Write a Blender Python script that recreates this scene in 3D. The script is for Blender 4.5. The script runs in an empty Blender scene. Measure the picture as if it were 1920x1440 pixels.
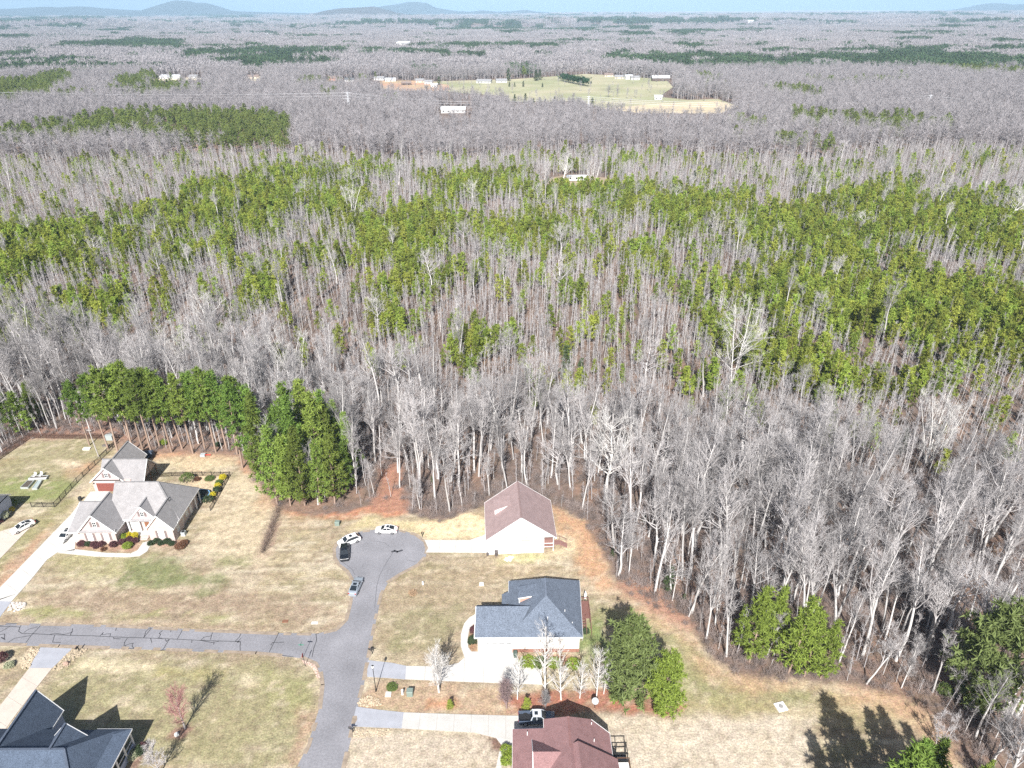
import bpy, bmesh, math, random
import numpy as np
from mathutils import Matrix, Vector

random.seed(7); RNG = np.random.default_rng(11)
sc = bpy.context.scene
COL = sc.collection

# ------------------------------------------------------------------ camera
F, CX, CY, H = 1333.0, 960.0, 720.0, 100.0
PITCH, ROLL = math.radians(27.9), math.radians(-0.3)
_f = np.array([0, math.cos(PITCH), -math.sin(PITCH)]); _r = np.array([1.0, 0, 0]); _u = np.cross(_r, _f)
_c, _s = math.cos(ROLL), math.sin(ROLL)
AR, AU, AF = _c * _r + _s * _u, -_s * _r + _c * _u, _f
cam = bpy.data.cameras.new('camera'); camo = bpy.data.objects.new('camera', cam); COL.objects.link(camo)
cam.sensor_width = 36.0; cam.lens = 36.0 * F / 1920.0
cam.clip_start = 0.5; cam.clip_end = 60000
m = Matrix.Identity(4)
for i in range(3):
    m[i][0] = AR[i]; m[i][1] = AU[i]; m[i][2] = -AF[i]
m[2][3] = H
camo.matrix_world = m
sc.camera = camo

# ------------------------------------------------------------------ sky, sun, exposure
SUN_EL, SUN_AZ = math.radians(41), math.radians(185)      # sun behind the camera; shadows fall away from it
w = bpy.data.worlds.new('World'); sc.world = w; w.use_nodes = True
nt = w.node_tree; nt.nodes.clear()
sky = nt.nodes.new('ShaderNodeTexSky'); sky.sky_type = 'NISHITA'; sky.sun_disc = False
sky.sun_elevation = SUN_EL; sky.sun_rotation = SUN_AZ
sky.altitude = 300; sky.air_density = 1.0; sky.dust_density = 2.5; sky.ozone_density = 1.2
bg = nt.nodes.new('ShaderNodeBackground'); bg.inputs['Strength'].default_value = 0.06
ow = nt.nodes.new('ShaderNodeOutputWorld')
nt.links.new(sky.outputs[0], bg.inputs[0]); nt.links.new(bg.outputs[0], ow.inputs[0])
sl = bpy.data.lights.new('sun', 'SUN'); sl.energy = 5.0; sl.angle = math.radians(0.5); sl.color = (1.0, 0.975, 0.93)
so = bpy.data.objects.new('sun', sl); COL.objects.link(so)
sd = Vector((math.sin(SUN_AZ) * math.cos(SUN_EL), math.cos(SUN_AZ) * math.cos(SUN_EL), math.sin(SUN_EL)))
so.rotation_euler = sd.to_track_quat('Z', 'Y').to_euler(); so.location = (0, -50, 150)
sc.view_settings.view_transform = 'Standard'; sc.view_settings.look = 'None'
sc.view_settings.gamma = 1.0; sc.view_settings.use_curve_mapping = False
sc.view_settings.exposure = 0.77
sc.cycles.max_bounces = 4; sc.cycles.diffuse_bounces = 2; sc.cycles.glossy_bounces = 2
sc.cycles.transmission_bounces = 2; sc.cycles.transparent_max_bounces = 4; sc.cycles.volume_bounces = 0
sc.cycles.use_denoising = False
sc.cycles.caustics_reflective = False; sc.cycles.caustics_refractive = False

# ------------------------------------------------------------------ survey: where things stand on the ground (metres)
def P(u, v, z=0.0):
    """ground point (at height z) that a sight line of the survey photograph meets"""
    d = AR * (u - CX) / F - AU * (v - CY) / F + AF
    t = (z - H) / d[2]
    return np.array([d[0] * t, d[1] * t])
def PL(pts, z=0.0): return [tuple(P(u, v, z)) for u, v in pts]
def proj(x, y, z):
    px, py, pz = x, y, z - H
    a = px * AR[0] + py * AR[1] + pz * AR[2]; b = px * AU[0] + py * AU[1] + pz * AU[2]; c = px * AF[0] + py * AF[1] + pz * AF[2]
    return CX + F * a / c, CY - F * b / c
def height_at(x, y, v):
    lo, hi = 0.0, 90.0
    for _ in range(30):
        mid = (lo + hi) / 2
        if proj(x, y, mid)[1] > v: lo = mid
        else: hi = mid
    return lo

# ------------------------------------------------------------------ numpy noise
def _hash(ix, iy, s):
    n = (ix.astype(np.int64) * 374761393 + iy.astype(np.int64) * 668265263 + s * 1442695041) & 0x7fffffff
    n = ((n ^ (n >> 13)) * 1274126177) & 0x7fffffff
    return ((n ^ (n >> 16)) & 0xffff) / 65535.0
def vnoise(x, y, s=0):
    ix, iy = np.floor(x), np.floor(y); fx, fy = x - ix, y - iy
    fx = fx * fx * (3 - 2 * fx); fy = fy * fy * (3 - 2 * fy)
    a, b = _hash(ix, iy, s), _hash(ix + 1, iy, s); c, d = _hash(ix, iy + 1, s), _hash(ix + 1, iy + 1, s)
    return (a * (1 - fx) + b * fx) * (1 - fy) + (c * (1 - fx) + d * fx) * fy
def fbm(x, y, s=0, o=4):
    r = 0; a = 0.5; t = 0
    for k in range(o):
        r = r + a * vnoise(x, y, s + k * 17); t += a; x = x * 2.03 + 5.1; y = y * 2.03 + 3.7; a *= 0.55
    return r / t
def sstep(a, b, x):
    t = np.clip((x - a) / (b - a), 0, 1); return t * t * (3 - 2 * t)
def inpoly(x, y, poly):
    ins = np.zeros(np.shape(x), bool); n = len(poly)
    for i in range(n):
        x1, y1 = poly[i]; x2, y2 = poly[(i + 1) % n]
        if y1 == y2: continue
        cnd = ((y1 > y) != (y2 > y)) & (x < (x2 - x1) * (y - y1) / (y2 - y1) + x1)
        ins ^= cnd
    return ins
def pdist(x, y, pts, closed=True):
    best = np.full(np.shape(x), 1e9); n = len(pts)
    for i in range(n if closed else n - 1):
        x1, y1 = pts[i]; x2, y2 = pts[(i + 1) % n]
        dx, dy = x2 - x1, y2 - y1; L = dx * dx + dy * dy + 1e-9
        t = np.clip(((x - x1) * dx + (y - y1) * dy) / L, 0, 1)
        best = np.minimum(best, (x - x1 - t * dx) ** 2 + (y - y1 - t * dy) ** 2)
    return np.sqrt(best)
def sdist(x, y, poly):
    d = pdist(x, y, poly); return np.where(inpoly(x, y, poly), -d, d)

# ------------------------------------------------------------------ materials
MATS = {}
def mat(name, col, rough=0.85, var=0.0, scale=2.0, bump=0.0, bscale=20.0, metal=0.0, spec=0.3, rand=0.0, hue=0.0, col2=None, trans=0.0, fine=0.0, fscale=30.0, coat=0.0, huerand=0.0):
    if name in MATS: return MATS[name]
    M = bpy.data.materials.new(name); M.use_nodes = True; MATS[name] = M
    n = M.node_tree; L = n.links; b = n.nodes['Principled BSDF']
    b.inputs['Roughness'].default_value = rough; b.inputs['Metallic'].default_value = metal
    b.inputs['Specular IOR Level'].default_value = spec
    if coat: b.inputs['Coat Weight'].default_value = coat; b.inputs['Coat Roughness'].default_value = 0.05
    c = (*col, 1); b.inputs['Base Color'].default_value = c
    out = None
    tc = n.nodes.new('ShaderNodeTexCoord')
    def mul(sock, fac):
        mx = n.nodes.new('ShaderNodeVectorMath'); mx.operation = 'SCALE'
        L.new(sock, mx.inputs[0]); L.new(fac, mx.inputs['Scale']); return mx.outputs[0]
    if col2 is not None or var or fine or rand:
        rgb = n.nodes.new('ShaderNodeRGB'); rgb.outputs[0].default_value = c; out = rgb.outputs[0]
        if col2 is not None:
            nz = n.nodes.new('ShaderNodeTexNoise'); nz.inputs['Scale'].default_value = scale; nz.inputs['Detail'].default_value = 5
            L.new(tc.outputs['Object'], nz.inputs['Vector'])
            cr = n.nodes.new('ShaderNodeValToRGB'); cr.color_ramp.elements[0].position = 0.38; cr.color_ramp.elements[1].position = 0.62
            cr.color_ramp.elements[0].color = c; cr.color_ramp.elements[1].color = (*col2, 1)
            L.new(nz.outputs[0], cr.inputs[0]); out = cr.outputs[0]
        if var:
            nz = n.nodes.new('ShaderNodeTexNoise'); nz.inputs['Scale'].default_value = scale * 1.7; nz.inputs['Detail'].default_value = 6
            L.new(tc.outputs['Object'], nz.inputs['Vector'])
            mr = n.nodes.new('ShaderNodeMapRange'); mr.inputs[1].default_value = 0.3; mr.inputs[2].default_value = 0.7
            mr.inputs[3].default_value = 1 - var; mr.inputs[4].default_value = 1 + var; L.new(nz.outputs[0], mr.inputs[0]); out = mul(out, mr.outputs[0])
        if fine:
            nz = n.nodes.new('ShaderNodeTexNoise'); nz.inputs['Scale'].default_value = fscale; nz.inputs['Detail'].default_value = 2
            L.new(tc.outputs['Object'], nz.inputs['Vector'])
            mr = n.nodes.new('ShaderNodeMapRange'); mr.inputs[1].default_value = 0.3; mr.inputs[2].default_value = 0.7
            mr.inputs[3].default_value = 1 - fine; mr.inputs[4].default_value = 1 + fine; L.new(nz.outputs[0], mr.inputs[0]); out = mul(out, mr.outputs[0])
        if rand or huerand:
            oi = n.nodes.new('ShaderNodeObjectInfo')
            mr = n.nodes.new('ShaderNodeMapRange'); mr.inputs[3].default_value = 1 - rand; mr.inputs[4].default_value = 1 + rand
            L.new(oi.outputs['Random'], mr.inputs[0]); out = mul(out, mr.outputs[0])
            if huerand:
                hs = n.nodes.new('ShaderNodeHueSaturation'); m1 = n.nodes.new('ShaderNodeMath'); m1.operation = 'MULTIPLY_ADD'
                fr = n.nodes.new('ShaderNodeMath'); fr.operation = 'MULTIPLY'; fr.inputs[1].default_value = 7.31
                fc = n.nodes.new('ShaderNodeMath'); fc.operation = 'FRACT'
                L.new(oi.outputs['Random'], fr.inputs[0]); L.new(fr.outputs[0], fc.inputs[0]); L.new(fc.outputs[0], m1.inputs[0])
                m1.inputs[1].default_value = huerand; m1.inputs[2].default_value = 0.5 - huerand / 2
                L.new(m1.outputs[0], hs.inputs['Hue']); L.new(out, hs.inputs['Color']); out = hs.outputs[0]
        L.new(out, b.inputs['Base Color'])
    if bump:
        nz = n.nodes.new('ShaderNodeTexNoise'); nz.inputs['Scale'].default_value = bscale; nz.inputs['Detail'].default_value = 4
        L.new(tc.outputs['Object'], nz.inputs['Vector'])
        bp = n.nodes.new('ShaderNodeBump'); bp.inputs['Strength'].default_value = bump; bp.inputs['Distance'].default_value = 0.1
        L.new(nz.outputs[0], bp.inputs['Height']); L.new(bp.outputs[0], b.inputs['Normal'])
    if trans:
        tr = n.nodes.new('ShaderNodeBsdfTranslucent'); mx = n.nodes.new('ShaderNodeMixShader'); mx.inputs[0].default_value = trans
        if out is not None: L.new(out, tr.inputs[0])
        else: tr.inputs[0].default_value = c
        L.new(b.outputs[0], mx.inputs[1]); L.new(tr.outputs[0], mx.inputs[2]); L.new(mx.outputs[0], n.nodes['Material Output'].inputs[0])
    return M

# ------------------------------------------------------------------ mesh building
class MB:
    def __init__(s): s.v = []; s.f = []; s.m = []; s.mats = []
    def mi(s, m):
        if m not in s.mats: s.mats.append(m)
        return s.mats.index(m)
    def poly(s, pts, m):
        k = len(s.v); s.v += [tuple(p) for p in pts]; s.f.append(list(range(k, k + len(pts)))); s.m.append(s.mi(m))
    def hull(s, bot, top, m):
        """prism between two loops of the same length"""
        n = len(bot); k = len(s.v); s.v += [tuple(p) for p in bot] + [tuple(p) for p in top]; mi = s.mi(m)
        s.f.append([k + i for i in reversed(range(n))]); s.f.append([k + n + i for i in range(n)]); s.m += [mi, mi]
        for i in range(n):
            j = (i + 1) % n; s.f.append([k + i, k + j, k + n + j, k + n + i]); s.m.append(mi)
    def prism(s, pts2, z0, z1, m):
        a = sum(pts2[i][0] * pts2[(i + 1) % len(pts2)][1] - pts2[(i + 1) % len(pts2)][0] * pts2[i][1] for i in range(len(pts2)))
        if a < 0: pts2 = pts2[::-1]
        s.hull([(x, y, z0) for x, y in pts2], [(x, y, z1) for x, y in pts2], m)
    def box(s, x0, x1, y0, y1, z0, z1, m): s.prism([(x0, y0), (x1, y0), (x1, y1), (x0, y1)], z0, z1, m)
    def slab(s, pts, t, m):
        """sloping slab: polygon pts (3D) thickened downwards"""
        a = sum(pts[i][0] * pts[(i + 1) % len(pts)][1] - pts[(i + 1) % len(pts)][0] * pts[i][1] for i in range(len(pts)))
        if a < 0: pts = pts[::-1]
        s.hull([(x, y, z - t) for x, y, z in pts], pts, m)
    def beam(s, p, q, w, h, m, off=0.0):
        p, q = Vector(p), Vector(q); d = (q - p).normalized()
        sd_ = d.cross(Vector((0, 0, 1)))
        if sd_.length < 1e-4: sd_ = Vector((1, 0, 0))
        sd_.normalize(); up = sd_.cross(d).normalized()
        A = [p + sd_ * a * w / 2 + up * b * h / 2 for a, b in ((-1, -1), (1, -1), (1, 1), (-1, 1))]
        B = [x + (q - p) for x in A]; s.hull(A, B, m)
    def cyl(s, p, q, r0, r1, n, m, cap=True):
        p, q = Vector(p), Vector(q); d = (q - p).normalized(); a = d.orthogonal().normalized(); b = d.cross(a)
        A = [p + (a * math.cos(2 * math.pi * i / n) + b * math.sin(2 * math.pi * i / n)) * r0 for i in range(n)]
        B = [q + (a * math.cos(2 * math.pi * i / n) + b * math.sin(2 * math.pi * i / n)) * r1 for i in range(n)]
        s.hull(A, B, m)
    def loft(s, secs, m, caps=True, mfun=None):
        k = len(s.v); n = len(secs[0])
        for sec in secs: s.v += [tuple(p) for p in sec]
        for j in range(len(secs) - 1):
            for i in range(n):
                i2 = (i + 1) % n
                s.f.append([k + j * n + i, k + j * n + i2, k + (j + 1) * n + i2, k + (j + 1) * n + i]); s.m.append(s.mi(m if mfun is None else mfun(j, i)))
        if caps:
            s.f.append([k + i for i in reversed(range(n))]); s.m.append(s.mi(m)); s.f.append([k + (len(secs) - 1) * n + i for i in range(n)]); s.m.append(s.mi(m))
    def blob(s, c, r, m, n=10, rings=7, jit=0.12, rnd=random):
        secs = []
        for j in range(1, rings):
            t = math.pi * j / rings; sec = []
            for i in range(n):
                a = 2 * math.pi * i / n; q = 1 + rnd.uniform(-jit, jit)
                sec.append((c[0] + r[0] * math.sin(t) * math.cos(a) * q, c[1] + r[1] * math.sin(t) * math.sin(a) * q, c[2] - r[2] * math.cos(t) * q))
            secs.append(sec)
        s.loft(secs, m)
    def mesh(s, name):
        me = bpy.data.meshes.new(name); me.from_pydata(s.v, [], s.f)
        for m_ in s.mats: me.materials.append(m_)
        me.polygons.foreach_set('material_index', s.m); me.update(); return me
    def build(s, name, parent=None, loc=(0, 0, 0), smooth=False, label=None, kind=None):
        me = s.mesh(name)
        if smooth: me.polygons.foreach_set('use_smooth', [True] * len(me.polygons))
        bm = bmesh.new(); bm.from_mesh(me); bmesh.ops.recalc_face_normals(bm, faces=bm.faces); bm.to_mesh(me); bm.free()
        return link(name, me, parent, loc, label, kind)
def link(name, me, parent=None, loc=(0, 0, 0), label=None, kind=None):
    o = bpy.data.objects.new(name, me); COL.objects.link(o); o.location = loc
    if parent is not None: o.parent = parent
    if label: o['label'] = label
    if kind: o['kind'] = kind
    return o
def thing(name, label, cat, loc=(0, 0, 0), rz=0.0, group=None):
    o = bpy.data.objects.new(name, None); COL.objects.link(o); o.location = loc; o.rotation_euler = (0, 0, rz)
    o.empty_display_size = 0.3; tag(o, label, cat, group); return o
def tag(o, label, cat, group=None):
    o['label'] = label; o['category'] = cat
    if group: o['group'] = group
    return o
def npmesh(name, V, Fc, mats, mi=None, smooth=False):
    """V (n,3); Fc (k,3) or (k,4) int array, or list of such arrays"""
    if not isinstance(Fc, list): Fc = [Fc]
    me = bpy.data.meshes.new(name); V = np.asarray(V, np.float32)
    me.vertices.add(len(V)); me.vertices.foreach_set('co', V.ravel())
    loops = np.concatenate([f.ravel() for f in Fc]).astype(np.int32)
    sizes = np.concatenate([np.full(len(f), f.shape[1]) for f in Fc])
    starts = np.concatenate([[0], np.cumsum(sizes)[:-1]]).astype(np.int32)
    me.loops.add(len(loops)); me.loops.foreach_set('vertex_index', loops)
    me.polygons.add(len(sizes)); me.polygons.foreach_set('loop_start', starts)
    for m_ in mats: me.materials.append(m_)
    if mi is not None: me.polygons.foreach_set('material_index', np.asarray(mi, np.int32))
    if smooth: me.polygons.foreach_set('use_smooth', np.ones(len(sizes), bool))
    me.update(calc_edges=True); me.validate(); return me
def copy_thing(root, loc, rz, label, scale=1.0, group=None):
    c = root.copy(); COL.objects.link(c); c.location = loc; c.rotation_euler = (0, 0, rz); c.scale = (scale,) * 3
    c['label'] = label
    if group: c['group'] = group
    for ch in root.children:
        d = ch.copy(); COL.objects.link(d); d.parent = c
        for g in ch.children:
            e = g.copy(); COL.objects.link(e); e.parent = d
    return c
# ================================================================== GROUND
LAWN_EDGE_PX = [(-420, 985), (-200, 925), (0, 858), (57, 822), (130, 814), (215, 815), (250, 838), (300, 846), (350, 846), (400, 848), (445, 852), (468, 885), (500, 925), (522, 950),
    (580, 966), (650, 962), (690, 948), (740, 958), (830, 978), (868, 962), (900, 952), (960, 925), (1035, 945), (1095, 975), (1130, 1030), (1148, 1080), (1165, 1105),
    (1225, 1135), (1300, 1180), (1335, 1235), (1375, 1262), (1450, 1272), (1540, 1280), (1600, 1284), (1700, 1302), (1762, 1345), (1792, 1400), (1812, 1440), (1850, 1520), (1880, 1600)]
LAWN = PL(LAWN_EDGE_PX) + [(60, 40), (-260, 40), (-260, 110)]

ROAD = PL([(530, 1560), (556, 1440), (576, 1400), (598, 1330), (603, 1285), (600, 1262), (590, 1245), (565, 1234), (480, 1226), (300, 1219), (110, 1213), (0, 1209), (-260, 1201),
    (-260, 1164), (0, 1168), (200, 1172), (400, 1182), (520, 1187), (595, 1188), (630, 1180), (648, 1162), (656, 1130), (660, 1090), (650, 1072), (634, 1060), (626, 1046), (625, 1030),
    (632, 1015), (648, 1003), (680, 996), (715, 992), (750, 994), (780, 1002), (798, 1015), (802, 1030), (798, 1045), (784, 1060), (750, 1078), (728, 1092), (716, 1115), (706, 1160), (696, 1212),
    (682, 1285), (670, 1330), (656, 1395), (646, 1440), (620, 1560)])

def polysheet(name, pts, z, m, kind='structure', thick=0.0, parent=None):
    bm = bmesh.new(); vs = [bm.verts.new((x, y, z)) for x, y in pts]; f = bm.faces.new(vs)
    if f.normal.z < 0: f.normal_flip()
    if thick:
        r = bmesh.ops.extrude_face_region(bm, geom=[f]); 
        for e in r['geom']:
            if isinstance(e, bmesh.types.BMVert): e.co.z -= thick
        bmesh.ops.recalc_face_normals(bm, faces=bm.faces)
    bmesh.ops.triangulate(bm, faces=bm.faces)
    me = bpy.data.meshes.new(name); bm.to_mesh(me); bm.free(); me.materials.append(m)
    return link(name, me, parent, kind=kind)

# --- ground colours painted as what covers the soil (grass kinds, clay, straw, leaf litter)
def lines(a, b, step, far, nfar):
    mid = np.arange(a, b + step * 0.5, step)
    g = np.geomspace(step * 2, far, nfar)
    return np.concatenate([(a - g)[::-1], mid, b + g])
gx = lines(-150, 140, 0.72, 22000, 46); gy = np.concatenate([[-900, -300, -100, -20, 20, 40], np.arange(52, 190, 0.72), 190 + np.geomspace(1.4, 20500, 72)])
GX, GY = np.meshgrid(gx, gy)
X, Y = GX.ravel(), GY.ravel()
def hills_z(x, y):
    d = np.hypot(x, y)
    z = sstep(1300, 5000, d) * ((fbm(x / 1500, y / 900, 5, 4) - 0.5) * 70 + (fbm(x / 420, y / 300, 8, 3) - 0.5) * 16)
    return z - sstep(900, 4000, d) * 4
Z = hills_z(X, Y)
near = (Y > 50) & (Y < 192) & (np.abs(X) < 152)
C = np.zeros((len(X), 3))
n1 = fbm(X / 9, Y / 9, 1, 5); n2 = fbm(X / 2.6, Y / 2.6, 2, 4); n3 = fbm(X / 30, Y / 30, 3, 3); n4 = fbm(X / 1.3, Y / 1.3, 4, 2)
def mix(A, B, t): return A * (1 - t[:, None]) + np.asarray(B) * t[:, None]
# forest floor: fallen leaves over brown soil, reddish where pine straw lies
litter = np.tile([0.175, 0.13, 0.11], (len(X), 1))
litter = mix(litter, (0.235, 0.155, 0.115), sstep(0.5, 0.75, n1)); litter = mix(litter, (0.15, 0.115, 0.09), sstep(0.5, 0.7, n2) * 0.7)
far_w = sstep(1500, 4000, np.hypot(X, Y))
canopy = np.tile([0.21, 0.17, 0.165], (len(X), 1)); nf = fbm(X / 260, Y / 190, 31, 5); nf2 = fbm(X / 900, Y / 420, 37, 4)
canopy = mix(canopy, (0.29, 0.235, 0.22), sstep(0.4, 0.7, nf)); canopy = mix(canopy, (0.055, 0.085, 0.045), sstep(0.60, 0.66, nf2)); canopy = mix(canopy, (0.42, 0.36, 0.24), sstep(0.68, 0.71, fbm(X / 500, Y / 260, 41, 4)))
C = litter * (1 - far_w[:, None]) + canopy * far_w[:, None]
lw = np.zeros(len(X)); idx = np.where(near)[0]
xs, ys = X[idx], Y[idx]
dl = sdist(xs, ys, LAWN) + (n1[idx] - 0.5) * 3 + (n4[idx] - 0.5) * 1.2
G = np.tile([0.40, 0.33, 0.24], (len(idx), 1))                        # dormant grass
G = mix(G, (0.33, 0.275, 0.165), sstep(0.45, 0.62, n1[idx]) * 0.7)
G = mix(G, (0.30, 0.225, 0.155), sstep(0.5, 0.68, n2[idx]) * 0.6)
G = mix(G, (0.5, 0.43, 0.31), sstep(0.55, 0.72, fbm(xs / 4, ys / 2.2, 9, 4)) * 0.6)
FINE = fbm(xs / 1.6, ys / 1.6, 23, 4)
st_ = fbm(xs / 14, ys / 1.1, 29, 4); G = mix(G, (0.25, 0.195, 0.135), sstep(.48, .64, st_) * .65); pt_ = fbm(xs / 3.2, ys / 2.2, 53, 4); G = mix(G, (0.235, 0.205, 0.115), sstep(.56, .7, pt_) * .6); G = mix(G, (0.52, 0.455, 0.345), sstep(.54, .70, fbm(xs / 9, ys / 1.3, 33, 4)) * .6)
def paint(px, col, soft=1.5, noise=3.0, amt=1.0):
    global G
    d = sdist(xs, ys, PL(px)) + (fbm(xs / 3.5, ys / 3.0, len(px) * 7 + int(px[0][0]), 4) - 0.5) * noise * 2
    G = mix(G, col, (1 - sstep(-soft, soft, d)) * amt * np.clip(.25 + 1.5 * FINE, .25, 1))
GREEN, OLIVE, CLAY, MULCH, STRAW = (0.165, 0.185, 0.08), (0.275, 0.25, 0.14), (0.44, 0.235, 0.145), (0.31, 0.14, 0.095), (0.60, 0.48, 0.30)
PALE = (0.50, 0.43, 0.345); BROWN = (0.29, 0.215, 0.155)
# left fenced yard, strip by the driveway
paint([(-200, 920), (0, 858), (60, 825), (215, 818), (205, 855), (100, 945), (0, 945), (-200, 960)], OLIVE, 2, 3, .8)
paint([(-50, 905), (60, 890), (150, 905), (110, 945), (0, 940)], (0.21, 0.235, 0.09), 2, 3, .85)
paint([(120, 868), (185, 862), (190, 880), (130, 890)], (0.43, 0.25, 0.16), 2, 2, .7)
paint([(105, 862), (150, 862), (150, 876), (110, 878)], (0.6, 0.5, 0.37), 1.5, 2, .8)
paint([(-60, 1000), (20, 985), (70, 968), (120, 935), (150, 935), (60, 1030), (-60, 1130)], (0.26, 0.24, 0.12), 1.5, 2, .8)
paint([(-40, 1110), (60, 1015), (95, 985), (60, 1045), (-20, 1135)], (0.40, 0.25, 0.17), 1, 1.5, .8)
paint([(150, 925), (225, 845), (232, 850), (170, 930), (140, 965), (125, 965)], (0.52, 0.44, 0.30), 1, 1.5, .7)
# front lawn of the brick house
paint([(60, 1130), (150, 1100), (300, 1110), (480, 1118), (600, 1140), (560, 1160), (200, 1158), (70, 1150)], BROWN, 2, 3, .75)
paint([(230, 1062), (262, 1045), (340, 1035), (352, 1072), (440, 1082), (432, 1098), (330, 1106), (240, 1095)], GREEN, 1.2, 4, .85)
paint([(400, 1045), (470, 1040), (470, 1056), (410, 1058)], (0.2, 0.22, 0.09), 1.2, 3, .6)
paint([(40, 1140), (200, 1145), (420, 1153), (420, 1163), (200, 1158), (40, 1152)], (0.25, 0.26, 0.10), 1, 3, .7)
paint([(100, 1045), (180, 1035), (240, 1042), (230, 1090), (120, 1080)], (0.30, 0.28, 0.14), 2, 4, .7)
paint([(10, 1168), (600, 1186), (640, 1172), (652, 1150), (640, 1150), (600, 1176), (400, 1170), (10, 1156)], (0.31, 0.235, 0.165), .6, 1.5, .7)
# behind and beside the brick house
paint([(250, 838), (470, 846), (520, 945), (505, 945), (455, 872), (250, 862)], CLAY, 1.2, 2.5, .9)
paint([(290, 856), (430, 850), (445, 872), (400, 882), (280, 880)], (0.5, 0.42, 0.28), 2, 2, .9)
paint([(345, 868), (425, 890), (405, 940), (372, 940), (345, 905)], (0.58, 0.45, 0.3), 1, 1, .8)
paint([(505, 925), (530, 962), (640, 972), (700, 965), (765, 965), (760, 945), (690, 930), (640, 935), (560, 940)], (0.42, 0.205, 0.125), .8, 2, 1)
paint([(480, 1042), (492, 1047), (512, 1040), (535, 955), (522, 948), (500, 990)], (0.30, 0.21, 0.16), .4, .8, .9)
paint([(415, 900), (480, 880), (520, 960), (500, 1050), (360, 1040), (385, 960)], (0.52, 0.43, 0.3), 2, 3, .7)
# bank and cul-de-sac verge
paint([(690, 962), (790, 978), (870, 965), (905, 960), (908, 1008), (800, 1010), (740, 988), (650, 992)], (0.50, 0.42, 0.24), 1, 1.5, .8)
paint([(790, 985), (840, 980), (872, 963), (912, 975), (905, 1005), (800, 1008)], STRAW, 1, 1.5, .9)
paint([(780, 982), (840, 978), (872, 961), (912, 972), (908, 1006), (800, 1010)], (0.66, 0.52, 0.335), .8, 1.2, 1)
# right of the white gabled house, clay strip under the trees
paint([(1030, 950), (1100, 975), (1140, 1040), (1160, 1100), (1130, 1115), (1090, 1060), (1040, 1000)], (0.46, 0.27, 0.16), 1.5, 3.5, .85)
paint([(1035, 1000), (1085, 1010), (1080, 1040), (1035, 1045)], (0.55, 0.46, 0.3), 1.5, 2, .8)
paint([(1085, 1085), (1120, 1110), (1160, 1115), (1290, 1195), (1330, 1250), (1310, 1252), (1220, 1170), (1110, 1120)], (0.42, 0.31, 0.205), 1.5, 4.5, .5)
paint([(700, 1068), (760, 1085), (900, 1050), (1040, 1050), (1080, 1080), (900, 1110), (880, 1160), (850, 1235), (700, 1238)], (0.31, 0.245, 0.16), 2, 4, .75)
paint([(720, 1160), (810, 1130), (870, 1140), (860, 1190), (780, 1230), (720, 1225)], (0.235, 0.22, 0.12), 2, 4, .7)
paint([(938, 1040), (1025, 1036), (1030, 1050), (940, 1058)], (0.40, 0.39, 0.20), 1, 2, .7)
paint([(1100, 1120), (1190, 1150), (1300, 1200), (1340, 1260), (1470, 1290), (1560, 1300), (1400, 1338), (1275, 1335), (1265, 1260), (1200, 1180), (1095, 1180)], (0.25, 0.245, 0.12), 2, 3, .85)
paint([(1085, 1175), (1128, 1165), (1140, 1215), (1100, 1250), (1088, 1240)], (0.17, 0.225, 0.075), 1, 1.5, .85)
paint([(1250, 1300), (1420, 1320), (1600, 1320), (1700, 1330), (1740, 1370), (1500, 1345), (1300, 1340)], (0.34, 0.275, 0.15), 2, 3, .6)
paint([(1330, 1240), (1380, 1260), (1600, 1285), (1600, 1296), (1380, 1276), (1330, 1258)], (0.44, 0.32, 0.21), 1.2, 4, .5)
paint([(1560, 1288), (1690, 1296), (1765, 1345), (1800, 1440), (1780, 1440), (1730, 1360), (1650, 1320)], (0.44, 0.30, 0.20), 1.2, 4, .7)
# lower lawns
paint([(100, 1235), (300, 1232), (560, 1245), (598, 1275), (560, 1440), (200, 1440), (80, 1330)], (0.275, 0.25, 0.14), 2, 4, .85)
paint([(480, 1262), (590, 1270), (575, 1330), (500, 1330)], (0.265, 0.255, 0.12), 2, 4, .7)
paint([(560, 1330), (596, 1340), (565, 1440), (540, 1440)], (0.36, 0.24, 0.17), 1, 2, .7)
paint([(140, 1238), (285, 1246), (290, 1258), (135, 1254)], (0.55, 0.47, 0.32), .6, 1, .9)
paint([(450, 1268), (490, 1266), (488, 1284), (455, 1288)], (0.55, 0.47, 0.33), .8, 1.5, .8)
paint([(290, 1258), (420, 1262), (410, 1274), (300, 1268)], (0.31, 0.27, 0.13), 1, 2.5, .7)
paint([(650, 1368), (930, 1378), (985, 1440), (985, 1560), (600, 1560), (640, 1440)], (0.46, 0.39, 0.31), 1, 1.5, .9)
paint([(1125, 1338), (1290, 1338), (1400, 1345), (1530, 1345), (1510, 1440), (1500, 1560), (1120, 1560)], PALE, 1.5, 2, .9)
paint([(690, 1280), (760, 1280), (980, 1290), (960, 1340), (760, 1334), (676, 1322)], (0.38, 0.27, 0.185), .6, 2, .85)
paint([(805, 1312), (855, 1312), (850, 1328), (805, 1324)], (0.45, 0.23, 0.13), .7, 1.5, .8)
paint([(940, 1308), (1010, 1296), (1130, 1288), (1200, 1295), (1290, 1325), (1255, 1342), (1130, 1334), (1040, 1345), (960, 1342)], MULCH, .6, 1.0, 1)
paint([(908, 1376), (950, 1385), (962, 1405), (945, 1412), (925, 1405)], (0.19, 0.12, 0.09), .3, .3, 1)
paint([(878, 1170), (894, 1162), (894, 1222), (886, 1224), (877, 1215)], (0.33, 0.19, 0.12), .3, .3, 1)
paint([(972, 1228), (1090, 1232), (1088, 1245), (980, 1240)], (0.3, 0.15, 0.10), .4, .5, .8)
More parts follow.
